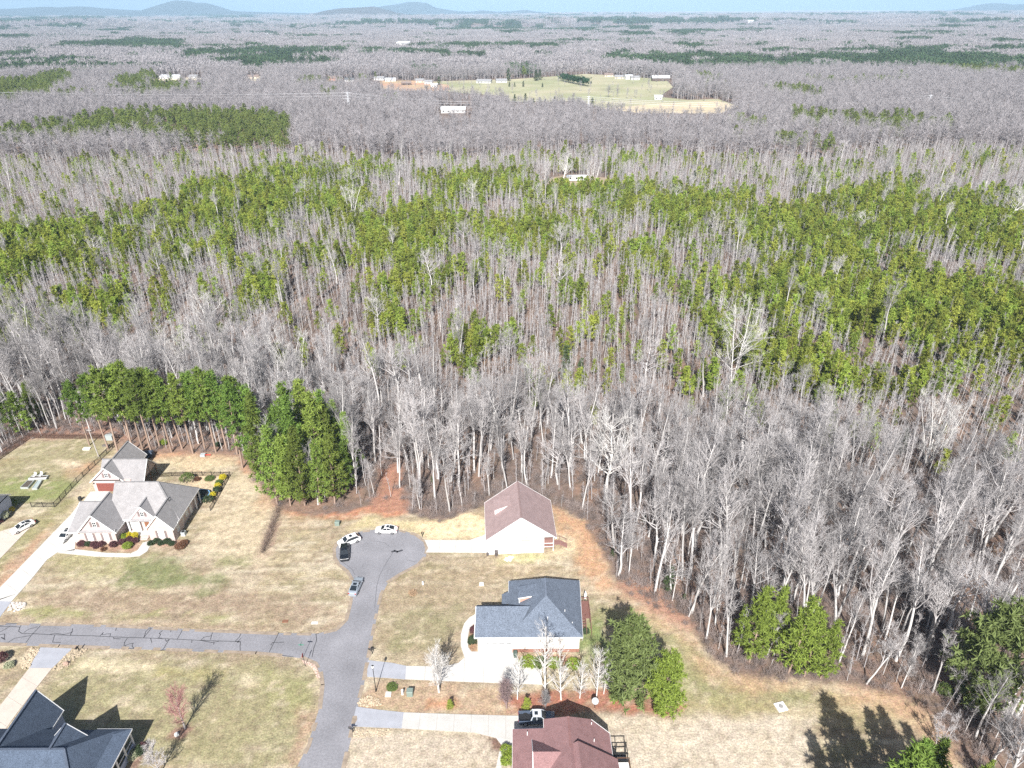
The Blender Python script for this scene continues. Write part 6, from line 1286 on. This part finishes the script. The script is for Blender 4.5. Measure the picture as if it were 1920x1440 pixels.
# a few young pines strewn through the bare belt's back
vis = np.abs(px_) < .7 * (py_ * .884 + 46.8); o_ = np.argsort(np.where(vis, py_, py_ + 1e4) / ps); first, rest = o_[:300], o_[300:]
for i in first: o = link('young_pine', yp_all[pk[i]], None, (px_[i], py_[i], 0)); o.rotation_euler = (0, 0, pz[i]); o.scale = (ps[i],) * 3; tag(o, ('tall' if ps[i] > .86 else 'low') + ' young yellow green pine in the thicket beyond ' + where(px_[i], py_[i]), 'tree', 'young pines in the overgrown field')
scatter('young_pine_stand', np.stack([px_[rest], py_[rest], 0 * py_[rest]], 1), ps[rest], pz[rest], pk[rest], yp_all, 'mass of young yellow green pines beyond the bare wood', 'pine stand')
# scattered taller pale trees in the young stand
x, y = grid_pts(-450, 450, 170, 560, 17, rng); keep = (y > belt_y(x) + 6) & (y < 545) & wedge(x, y) & (rng.random(len(x)) < .38); x, y = x[keep], y[keep]; tb_n = len(x)
scatter('taller_bare_trees', np.stack([x, y, 0 * x], 1), rng.uniform(.5, .85, tb_n), rng.uniform(0, 6.28, tb_n), rng.integers(0, 12, tb_n), bare_all, 'taller pale bare trees scattered through the young pines', 'wood')
# brush on the forest floor
x, y = grid_pts(-200, 200, 60, 250, 1.75, rng); d = lawn_d(x, y); keep = (y < belt_y(x) + 4) & wedge(x, y, 18) & (d > -.4) & (rng.random(len(x)) < np.where(d < 5, .9, .5)); x, y, d = x[keep], y[keep], d[keep]
keep = np.ones(len(x), bool)
for px in ([(470, 968), (480, 900), (660, 900), (700, 975)], [(690, 962), (722, 880), (742, 880), (765, 970)], [(200, 850), (240, 815), (460, 815), (500, 920), (440, 860)]): keep &= ~inpoly(x, y, PL(px)) | (rng.random(len(x)) < (.55 if px[0][0] == 200 else .12))
x, y, d = x[keep], y[keep], d[keep]
scatter('undergrowth', np.stack([x, y, 0 * x], 1), rng.uniform(.5, 1.3, len(x)) * np.where(d < 2, .7, 1), rng.uniform(0, 6.28, len(x)), rng.integers(0, 4, len(x)), BR, 'brown leafless brush on the floor of the wood', 'undergrowth')

# --- far hardwoods 545 - 1250 m
def far_bare(seed, h=19, n_=70):
    g = np.random.default_rng(seed); t, c = Buf(), Buf(); pts, _ = grow(g, [0, 0, 0], [0, 0, 1], h * .9, 4, .04, .05); t.tube(pts, np.linspace(.28, .05, 5), 4)
    b = interp(pts, g.uniform(.3, .95, n_)); d = unit(g.normal(0, .55, (n_, 3)) + np.array([0, 0, .75])); L_ = g.uniform(.12, .28, n_) * h; c.sliver(b, d, L_, .22, g)
    b2 = np.repeat(b + d * L_[:, None] * .55, 3, 0); d2 = unit(np.repeat(d, 3, 0) + g.normal(0, .5, (n_ * 3, 3))); c.sliver(b2, d2, np.repeat(L_, 3) * .6, .13, g); return merged(t, c, 'far_tree', bark_g, twig_f)
twig_f = mat('far_twigs', (0.315, 0.295, 0.305), .95, rand=.14, huerand=.02)
FB = [far_bare(500 + k) for k in range(6)]
PINE_FAR = [PL([(-60, 292), (0, 290), (250, 280), (420, 300), (545, 300), (548, 240), (420, 225), (200, 232), (60, 262), (-60, 275)])]
x, y = grid_pts(-1050, 1050, 530, 1270, 6.6, rng); keep = (y > YOUNG_BACK_Y + 20 * np.sin(x / 40)) & wedge(x, y) & (rng.random(len(x)) < .88); x, y = x[keep], y[keep]; keep = ~blocked(x, y); x, y = x[keep], y[keep]
HOUSES = []
def pinefar(x, y):
    m_ = np.zeros(len(x), bool)
    for p_ in PINE_FAR: m_ |= inpoly(x, y, p_)
    return m_
nz = fbm(x / 70, y / 130, 71, 4)
PF2 = [PL(p_) for p_ in ([(-100, 200), (0, 197), (90, 200), (145, 160), (120, 145), (60, 162), (-100, 172)],)]
m_ = pinefar(x, y) & (fbm(x / 25, y / 40, 77, 3) > .27)
for p_ in PF2: m_ |= inpoly(x, y, p_) & (nz > .38)
m_ |= (nz > .69)
FARX, FARY, FARM = x, y, m_
# ------------------------------------------------------------------ far houses, fields, power line
FH = [  # u, v of the foot, width m, depth m, height m, wall, roof, label
    (908, 156, 22, 9, 3.4, 'w', 'g', 'long white low house at the left of the far field'), (940, 155, 16, 9, 3.4, 'w', 'g', 'white house next to dark evergreens on the far field'), (1141, 144, 14, 9, 3.5, 't', 'b', 'tan house at the far top of the field'), (1161, 148, 14, 9, 3.5, 't', 'g', 'small house with grey roof right of the tan one'),
    (1178, 149, 12, 10, 4.5, 'w', 'w', 'white house left of the pair by the field lane'), (1190, 150, 13, 9, 4.0, 'w', 'g', 'white house right of the pair by the field lane'), (1238, 152, 26, 12, 5.0, 'd', 'w', 'open barn with dark bays and a white roof'), (1234, 187, 9, 7, 3.6, 'w', 'w', 'small white shed at the edge of the far field'),
    (476, 147, 16, 9, 3.4, 't', 'b', 'tan house among trees at the left middle distance'), (624, 151, 12, 9, 4.0, 'o', 'b', 'orange brick house behind the transmission tower'), (656, 153, 14, 9, 3.4, 'w', 'k', 'house with dark roof right behind the transmission tower'), (712, 150, 16, 9, 3.4, 'w', 'g', 'pale house left of the far clearing'),
    (732, 153, 16, 9, 3.2, 'w', 'w', 'white low house beside the pale one'), (788, 155, 13, 9, 3.6, 't', 'g', 'cream house in the far clearing'), (804, 158, 11, 9, 3.8, 'w', 'g', 'white house right of the cream one'), (815, 164, 9, 7, 3.8, 'w', 'w', 'white box shed in front of the white house'), (762, 160, 14, 8, 3.4, 'd', 'b', 'dark log house on red soil'),
    (850, 211, 26, 10, 3.6, 'w', 'w', 'long white building in the bare wood before the field'), (322, 148, 34, 12, 3.6, 'w', 'w', 'long white farm building at the left'), (365, 147, 16, 10, 3.4, 'w', 'g', 'small white house right of the long farm building'), (137, 55, 60, 40, 10, 'w', 'w', 'large white works far off at the left'), (505, 61, 40, 24, 9, 'w', 'w', 'white building far off in the woods'), (757, 82, 44, 22, 8, 'w', 'w', 'white farm sheds far off in a pale clearing'), (1405, 45, 50, 30, 12, 'w', 'w', 'white building on the far right plain'), (1740, 42, 40, 30, 14, 'w', 'w', 'pale building on the far right plain')]
wm = {'w': mat('far_white', (.62, .62, .62), .7), 't': mat('far_tan', (.62, .54, .44), .8), 'd': mat('far_dark', (.13, .10, .09), .9), 'o': mat('far_brick', (.5, .26, .18), .9)}
rm_ = {'g': mat('far_grey_roof', (.27, .27, .28), .8), 'b': mat('far_brown_roof', (.22, .17, .15), .8), 'w': mat('far_white_roof', (.55, .57, .6), .6), 'k': mat('far_dark_roof', (.10, .11, .12), .8)}
HP = []
for k, (u, v, W, D_, h, a, b, lab) in enumerate(FH):
    q = P(u, v); z0 = float(hills_z(np.array([q[0]]), np.array([q[1]]))[0]); t = thing('far_house', lab, 'building', (q[0], q[1], z0), (k * .37) % .5 - .25); HP.append((q[0], q[1], W))
    mb = MB(); mb.box(-W / 2, W / 2, -D_ / 2, D_ / 2, -1, h, wm[a]); mb.hull([(-W / 2, -D_ / 2, h), (-W / 2, D_ / 2, h), (-W / 2, 0, h + D_ * .25)], [(W / 2, -D_ / 2, h), (W / 2, D_ / 2, h), (W / 2, 0, h + D_ * .25)], wm[a]); mb.build('wall', t)
    mb = MB(); e = .5; mb.slab([(-W / 2 - e, -D_ / 2 - e, h - .1), (W / 2 + e, -D_ / 2 - e, h - .1), (W / 2 + e, 0, h + D_ * .25 + .25), (-W / 2 - e, 0, h + D_ * .25 + .25)], .25, rm_[b]); mb.slab([(-W / 2 - e, D_ / 2 + e, h - .1), (W / 2 + e, D_ / 2 + e, h - .1), (W / 2 + e, 0, h + D_ * .25 + .25), (-W / 2 - e, 0, h + D_ * .25 + .25)], .25, rm_[b]); mb.build('roof', t)
    if q[1] < 1400:
        n_ = max(2, int(W / 5))
        for j in range(n_): mb = MB(); xx = -W / 2 + W * (j + .5) / n_; mb.box(xx - .6, xx + .6, -D_ / 2 - .06, -D_ / 2 + .02, 1.0, 2.3, cglass if a != 'd' else mat('bay_dark', (.01, .01, .01), .9)); mb.build('window', t)
# white mobile home in the clearing of the young wood
q = P(1080, 339); t = thing('mobile_home', 'white mobile home in a small tan clearing among pines', 'mobile home', (q[0], q[1], 0), .05); mb = MB(); mb.box(-6.5, 6.5, -2.2, 2.2, .5, 3.3, wm['w']); mb.build('wall', t); mb = MB(); mb.slab([(-6.7, -2.4, 3.3), (6.7, -2.4, 3.3), (6.7, 0, 3.8), (-6.7, 0, 3.8)], .15, rm_['w']); mb.slab([(-6.7, 2.4, 3.3), (6.7, 2.4, 3.3), (6.7, 0, 3.8), (-6.7, 0, 3.8)], .15, rm_['w']); mb.build('roof', t)
for j in (-4, 0, 4): mb = MB(); mb.box(j - .5, j + .5, -2.26, -2.19, 1.5, 2.6, cglass); mb.build('window', t)
clr = mat('tan_clearing', (.36, .28, .20), .95, var=.2, scale=.05)
polysheet('clearing', CLEAR[0], .06, clr)
fld = mat('field_grass', (0.42, 0.385, 0.26), .95, col2=(0.315, 0.32, 0.185), scale=.012, var=.12)
polysheet('field', FIELD, .35, fld); polysheet('field', FIELD2, .62, mat('red_field', (0.46, 0.35, 0.22), .95, col2=(.5, .28, .19), scale=.02, var=.15))
polysheet('field', PL([(1120, 204), (1200, 213), (1350, 214), (1385, 200), (1345, 190), (1240, 195), (1180, 200)]), .45, mat('dry_field', (0.56, 0.46, 0.31), .95, var=.12, scale=.02))
for px in ([(735, 84), (790, 82), (780, 76), (740, 76)], [(470, 152), (520, 160), (510, 146), (470, 141)], [(285, 152), (380, 151), (375, 146), (290, 146)], [(1300, 65), (1360, 65), (1355, 61), (1305, 61)], [(1450, 76), (1490, 76), (1490, 72), (1455, 72)]): 
    zz = max(float(hills_z(np.array([p_[0]]), np.array([p_[1]]))[0]) for p_ in PL(px)); polysheet('field', PL(px), zz + .6, mat('pale_field', (0.6, 0.52, 0.38), .95, var=.1, scale=.02))
# hedge on the field edge
t = thing('evergreen_hedge', 'long dark green clipped evergreen hedge beside the far field', 'hedge', (*P(1052, 152), 0)); a_, c_ = P(1052, 152), P(1104, 163); g = np.random.default_rng(8); b = Buf(); n_ = 500; s_ = g.uniform(0, 1, n_); p_ = (c_ - a_)[None] * s_[:, None]
clumps(b, np.stack([p_[:, 0] + g.normal(0, 3, n_), p_[:, 1] + g.normal(0, 3, n_), g.uniform(.3, 1, n_) * 11], 1), 2.0, 8, g, .25); link('foliage', b.mesh('foliage', mat('hedge_green', (.03, .07, .03), .8)), t, kind='stuff')
# evergreens standing on the field
for k, (u, v, h) in enumerate(((955, 163, 7), (965, 163, 6), (981, 163, 8), (1017, 164, 6), (868, 146, 14), (953, 152, 18), (1005, 152, 16), (1012, 150, 15), (823, 160, 12), (1000, 200, 9), (1012, 200, 10), (1022, 201, 9), (1040, 200, 11), (1053, 201, 9), (1075, 202, 10), (1085, 200, 9), (1110, 203, 11), (1140, 206, 8), (965, 192, 9), (985, 194, 11))):
    q = P(u, v); o = link('field_evergreen', merged(*CD[k % 3], 'field_evergreen', bark_p, needle_d) if k < 3 else bpy.data.objects['field_evergreen' if k % 3 == 0 else 'field_evergreen.%03d' % (k % 3)].data, None, (q[0], q[1], 0)); sc_ = h / 9; o.scale = (sc_ * 1.3, sc_ * 1.3, sc_); tag(o, 'dark evergreen dotted over the far field', 'tree', 'evergreens on the far field')
for k, (u, v, h, w_) in enumerate(((1140, 183, 16, 1.2), (1158, 182, 11, 1.0), (1310, 180, 14, 1.0), (1415, 205, 12, 1), (930, 174, 8, 1), (886, 172, 9, 1.2))):
    q = P(u, v); o = link('field_tree', FB[k], None, (q[0], q[1], 0)); o.scale = (h / 19 * w_ * 1.6, h / 19 * w_ * 1.6, h / 19); tag(o, 'rounded bare tree standing out on the far field', 'tree', 'bare trees on the far field')
# loose bare trees and brush breaking up the far field
xf, yf = grid_pts(-250, 700, 800, 1500, 17, rng); inf_ = inpoly(xf, yf, FIELD) | inpoly(xf, yf, FIELD2); ef = np.minimum(pdist(xf, yf, FIELD), pdist(xf, yf, FIELD2)); kf = inf_ & (rng.random(len(xf)) < np.where(ef < 45, .4, .09)); xf, yf = xf[kf], yf[kf]; n_ = len(xf)
scatter('field_brush', np.stack([xf, yf, 0 * xf + .3], 1), rng.uniform(.25, .75, n_), rng.uniform(0, 6.28, n_), rng.integers(0, 6, n_), FB, 'bare brush and small trees along the far field edges', 'brush')
# lattice towers and wires
steel = mat('tower_steel', (.56, .57, .6), .5)
def tower(u, v, vt, label):
    q = P(u, v); h = height_at(q[0], q[1], vt); t = thing('transmission_tower', label, 'pylon', (q[0], q[1], 0), .1, 'transmission towers across the woods'); W = h * .085
    for sx_, sy_ in ((-1, -1), (1, -1), (1, 1), (-1, 1)): mb = MB(); mb.beam((sx_ * W, sy_ * W, 0), (sx_ * W * .3, sy_ * W * .3, h * .7), .5, .5, steel); mb.beam((sx_ * W * .3, sy_ * W * .3, h * .7), (sx_ * W * .2, sy_ * W * .2, h), .25, .25, steel); mb.build('leg', t)
    mb = MB(); n_ = 9
    for i in range(n_):
        f = lambda z: W * (1 - .7 * min(1, z / .7)) if z < .7 else W * .3
        z0, z1 = i / n_, (i + 1) / n_; w0, w1 = f(z0), f(z1)
        for (a1, b1), (a2, b2) in (((-1, -1), (1, -1)), ((1, -1), (1, 1)), ((1, 1), (-1, 1)), ((-1, 1), (-1, -1))): mb.beam((a1 * w0, b1 * w0, z0 * h), (a2 * w1, b2 * w1, z1 * h), .28, .28, steel); mb.beam((a2 * w0, b2 * w0, z0 * h), (a1 * w1, b1 * w1, z1 * h), .28, .28, steel)
    mb.build('lattice', t)
    for z in (.72, .84, .96): mb = MB(); mb.beam((-h * .14, 0, h * z), (h * .14, 0, h * z), .3, .35, steel); mb.build('cross_arm', t)
    return q, h
tw = [tower(656, 218, 172, 'lattice tower in the bare wood below the orange house'), tower(1103, 208, 180, 'lattice tower in front of the far field'), tower(1737, 213, 178, 'lattice tower at the right among bare trees')]
left = (np.array([P(-400, 190)[0], P(-400, 190)[1]]), tw[0][1]); right = (np.array([P(2400, 235)[0], P(2400, 235)[1]]), tw[2][1])
t = thing('power_line', 'pale power line wires sagging between the lattice towers', 'power line', (*tw[0][0], 0)); o0 = np.array([*tw[0][0], 0])
seq = [left] + tw + [right]
for z in (.72, .84, .96):
    for sgn in (-1, 1):
        mb = MB()
        for (qa, ha), (qb, hb) in zip(seq[:-1], seq[1:]):
            pa, pb = np.array([qa[0] + sgn * ha * .14, qa[1], ha * z]), np.array([qb[0] + sgn * hb * .14, qb[1], hb * z]); pts = []
            for i in range(9): f = i / 8; p_ = pa + (pb - pa) * f; p_[2] -= 4 * 7 * f * (1 - f); pts.append(p_ - o0)
            for i in range(8): mb.beam(tuple(pts[i]), tuple(pts[i + 1]), .09, .09, steel)
        mb.build('wire', t)
# --- trees of the middle distance, leaving the house plots open
def plots(x, y, k=1.0):
    b = np.zeros(len(x), bool)
    for hx, hy, W in HP:
        for f in (1.0, .965, .93, .895, .86): b |= (np.abs(x - hx * f) < W * .62 + 3) & (np.abs(y - hy * f) < hy * .022 + 8)
    return b
keep = ~plots(FARX, FARY) | (rng.random(len(FARX)) < .06); x, y, m_ = FARX[keep], FARY[keep], FARM[keep]
b_ = ~m_; n_ = b_.sum()
scatter('far_woods', np.stack([x[b_], y[b_], 0 * x[b_]], 1), rng.uniform(.75, 1.2, n_), rng.uniform(0, 6.28, n_), rng.integers(0, 6, n_), FB, 'grey lavender bare woods of the middle distance', 'wood')
n_ = m_.sum(); scatter('far_pines', np.stack([x[m_], y[m_], 0 * x[m_]], 1), rng.uniform(.7, 1.15, n_) * .95, rng.uniform(0, 6.28, n_), rng.integers(0, 4, n_), op_all, 'olive green pines of the middle distance', 'wood')
# --- beyond 1250 m: groves
def grove(seed, m_t, m_c, R, nt_, h, bl, wl, dense):
    g = np.random.default_rng(seed); b = Buf(); a = g.uniform(0, 6.28, nt_); r = np.sqrt(g.uniform(0, 1, nt_)) * R; cx, cy = np.cos(a) * r, np.sin(a) * r; hh = h * g.uniform(.75, 1.1, nt_)
    n_ = bl; T_ = np.repeat(np.arange(nt_), n_); zz = g.uniform(.35, .95, nt_ * n_); rad = 3.6 * np.sqrt(1 - ((zz - .6) / .42) ** 2).clip(.1) * g.uniform(.2, 1, nt_ * n_); an = g.uniform(0, 6.28, nt_ * n_)
    p = np.stack([cx[T_] + np.cos(an) * rad, cy[T_] + np.sin(an) * rad, zz * hh[T_]], 1); d = unit(g.normal(0, .5, (len(p), 3)) + np.array([0, 0, .7 if not dense else .3])); b.sliver(p, d, g.uniform(2, 4, len(p)) * (.7 if dense else 1), wl, g)
    t = Buf(); t.sliver(np.stack([cx, cy, 0 * cx], 1), np.tile([0, 0, 1.0], (nt_, 1)), hh, .8, g); V_ = np.concatenate(b.V + t.V); k1 = np.concatenate(b.T); k2 = np.concatenate(t.T) + b.n; return npmesh('grove', V_, np.concatenate([k1, k2]), [m_c, m_t], np.concatenate([np.zeros(len(k1), int), np.ones(len(k2), int)]))
GB = [grove(600 + k, twig_f, twig_f, 19, 20, 18, 34, .75, False) for k in range(5)]; GP = [grove(620 + k, bark_p, mat('far_pine_needles', (.05, .085, .035), .8, rand=.25), 18, 24, 18, 34, 1.7, True) for k in range(4)]
xs1, ys1 = grid_pts(-3800, 3800, 1250, 4600, 30, rng); keep = wedge(xs1, ys1, 60) & ~blocked(xs1, ys1); x, y = xs1[keep], ys1[keep]; keep = ~plots(x, y); x, y = x[keep], y[keep]
PP = [PL(p_) for p_ in ([(1200, 128), (1260, 140), (1450, 150), (1600, 152), (1700, 150), (1930, 170), (2100, 170), (2100, 128), (1900, 118), (1700, 105), (1600, 112), (1450, 120), (1300, 112), (1205, 112)], [(340, 118), (480, 138), (640, 128), (640, 100), (500, 100), (350, 105)], [(110, 95), (340, 100), (345, 82), (250, 78), (120, 86)], [(640, 110), (760, 112), (900, 118), (900, 112), (700, 98)], [(1490, 88), (1590, 98), (1600, 92), (1500, 78)], [(1380, 98), (1440, 100), (1440, 88)], [(860, 58), (1000, 62), (1220, 62), (1220, 52), (860, 50)])]
nz = fbm(x / 240, y / 300, 91, 4); m_ = (nz + .25 * (fbm(x / 60, y / 80, 99, 3) - .5) > .60) | (rng.random(len(x)) < .025)
for p_ in PP: m_ |= inpoly(x, y, p_) & (fbm(x / 90, y / 160, 95, 3) > .33)
z = hills_z(x, y)
for nm, mk, mm, lab in (('distant_woods', ~m_, GB, 'lavender grey bare woods reaching to the horizon'), ('distant_pines', m_, GP, 'dark green pine woods far off')):
    n_ = mk.sum(); scatter(nm, np.stack([x[mk], y[mk], z[mk] - .5], 1), rng.uniform(.8, 1.2, n_), rng.uniform(0, 6.28, n_), rng.integers(0, len(mm), n_), mm, lab, 'wood')
# big canopy clumps on the furthest plain
xs1, ys1 = grid_pts(-9500, 9500, 4600, 11500, 105, rng); keep = wedge(xs1, ys1, 100); x, y = xs1[keep], ys1[keep]; nz = fbm(x / 700, y / 900, 97, 4); m_ = nz + .2 * (fbm(x / 250, y / 400, 98, 3) - .5) > .585; z = hills_z(x, y)
for nm, mk, mm, lab in (('plain_woods', ~m_, GB, 'hazy bare woods on the far plain'), ('plain_pines', m_, GP, 'hazy pine woods on the far plain')):
    n_ = mk.sum(); scatter(nm, np.stack([x[mk], y[mk], z[mk] - 6], 1), rng.uniform(1.6, 2.3, n_) , rng.uniform(0, 6.28, n_), rng.integers(0, len(mm), n_), mm, lab, 'wood')
# ------------------------------------------------------------------ hills on the horizon
hm = mat('wooded_hills', (.05, .06, .06), 1.0, var=.25, scale=.002); hm2 = mat('brown_hills', (.09, .08, .075), 1.0, var=.25, scale=.003)
def hill(name, prof, Yd, depth, m_, label=None):
    """a ridge whose crest follows the measured skyline at distance Yd"""
    us = np.linspace(prof[0][0], prof[-1][0], 160); vs = np.interp(us, [p[0] for p in prof], [p[1] for p in prof]); n_ = len(us)
    xs_, zs_ = [], []
    for u, v in zip(us, vs): d = AR * (u - CX) / F - AU * (v - CY) / F + AF; t = Yd / d[1]; xs_.append(d[0] * t); zs_.append(H + d[2] * t)
    xs_, zs_ = np.array(xs_), np.array(zs_); zs_ = zs_ + (fbm(xs_ / 500, xs_ * 0 + Yd, 3, 4) - .5) * 22 * sstep(40, 200, zs_)
    rows = 17; V_ = []; f = np.linspace(-1, 1, rows)
    for q in f:
        yy = Yd + q * depth; pr = np.cos(q * np.pi / 2) ** 1.3; rough = (fbm(xs_ / 420, xs_ * 0 + yy / 420, 13, 4) - .5) * 60 * pr * (1 - pr) * 2 * sstep(30, 200, zs_)
        V_.append(np.stack([xs_ * (1 + q * depth / Yd * .0), np.full(n_, yy), -12 + (zs_ + 12) * pr + rough], 1))
    V_ = np.concatenate(V_); i = (np.arange(rows - 1)[:, None] * n_ + np.arange(n_ - 1)[None]).ravel(); me = npmesh(name, V_, np.stack([i, i + 1, i + 1 + n_, i + n_], 1), [m_], smooth=True); link(name, me, kind='structure')
hill('hills', [(-300, 26), (-100, 20), (0, 17), (40, 16), (60, 14), (90, 12.5), (110, 15), (130, 13), (150, 12), (180, 15), (230, 18), (270, 20), (285, 19), (300, 14), (320, 6), (335, 1), (350, 2), (362, 6), (378, 5), (395, 10), (415, 18), (440, 21), (500, 23), (600, 25), (700, 28)], 12600, 1500, hm)
hill('hills', [(560, 30), (590, 26), (610, 20), (640, 15), (680, 13.5), (700, 12), (712, 15), (740, 23), (770, 28), (800, 32)], 9000, 900, hm2)
hill('hills', [(640, 25), (690, 17), (720, 11), (750, 7), (765, 4), (785, 4), (800, 6), (815, 14), (850, 20), (880, 22), (905, 19), (930, 22), (960, 21), (985, 18), (1005, 22), (1050, 24), (1100, 26)], 13200, 1500, hm)
hill('hills', [(1700, 22), (1780, 20), (1830, 17), (1848, 11), (1866, 6), (1885, 12), (1900, 11), (1925, 7), (1960, 12), (2100, 22)], 13500, 1500, hm)
# ------------------------------------------------------------------ the air
mb = MB(); hz = bpy.data.materials.new('haze_air'); hz.use_nodes = True; n = hz.node_tree; n.nodes.remove(n.nodes['Principled BSDF']); pv = n.nodes.new('ShaderNodeVolumePrincipled'); pv.inputs['Color'].default_value = (.50, .74, 1, 1); pv.inputs['Density'].default_value = 6e-5; pv.inputs['Anisotropy'].default_value = -.3
n.links.new(pv.outputs[0], n.nodes['Material Output'].inputs['Volume'])
mb.box(-24500, 24500, -2500, 24000, -110, 330, hz); o = mb.build('haze'); o['kind'] = 'stuff'; o['label'] = 'pale blue haze over the distant woods'; o['category'] = 'haze'
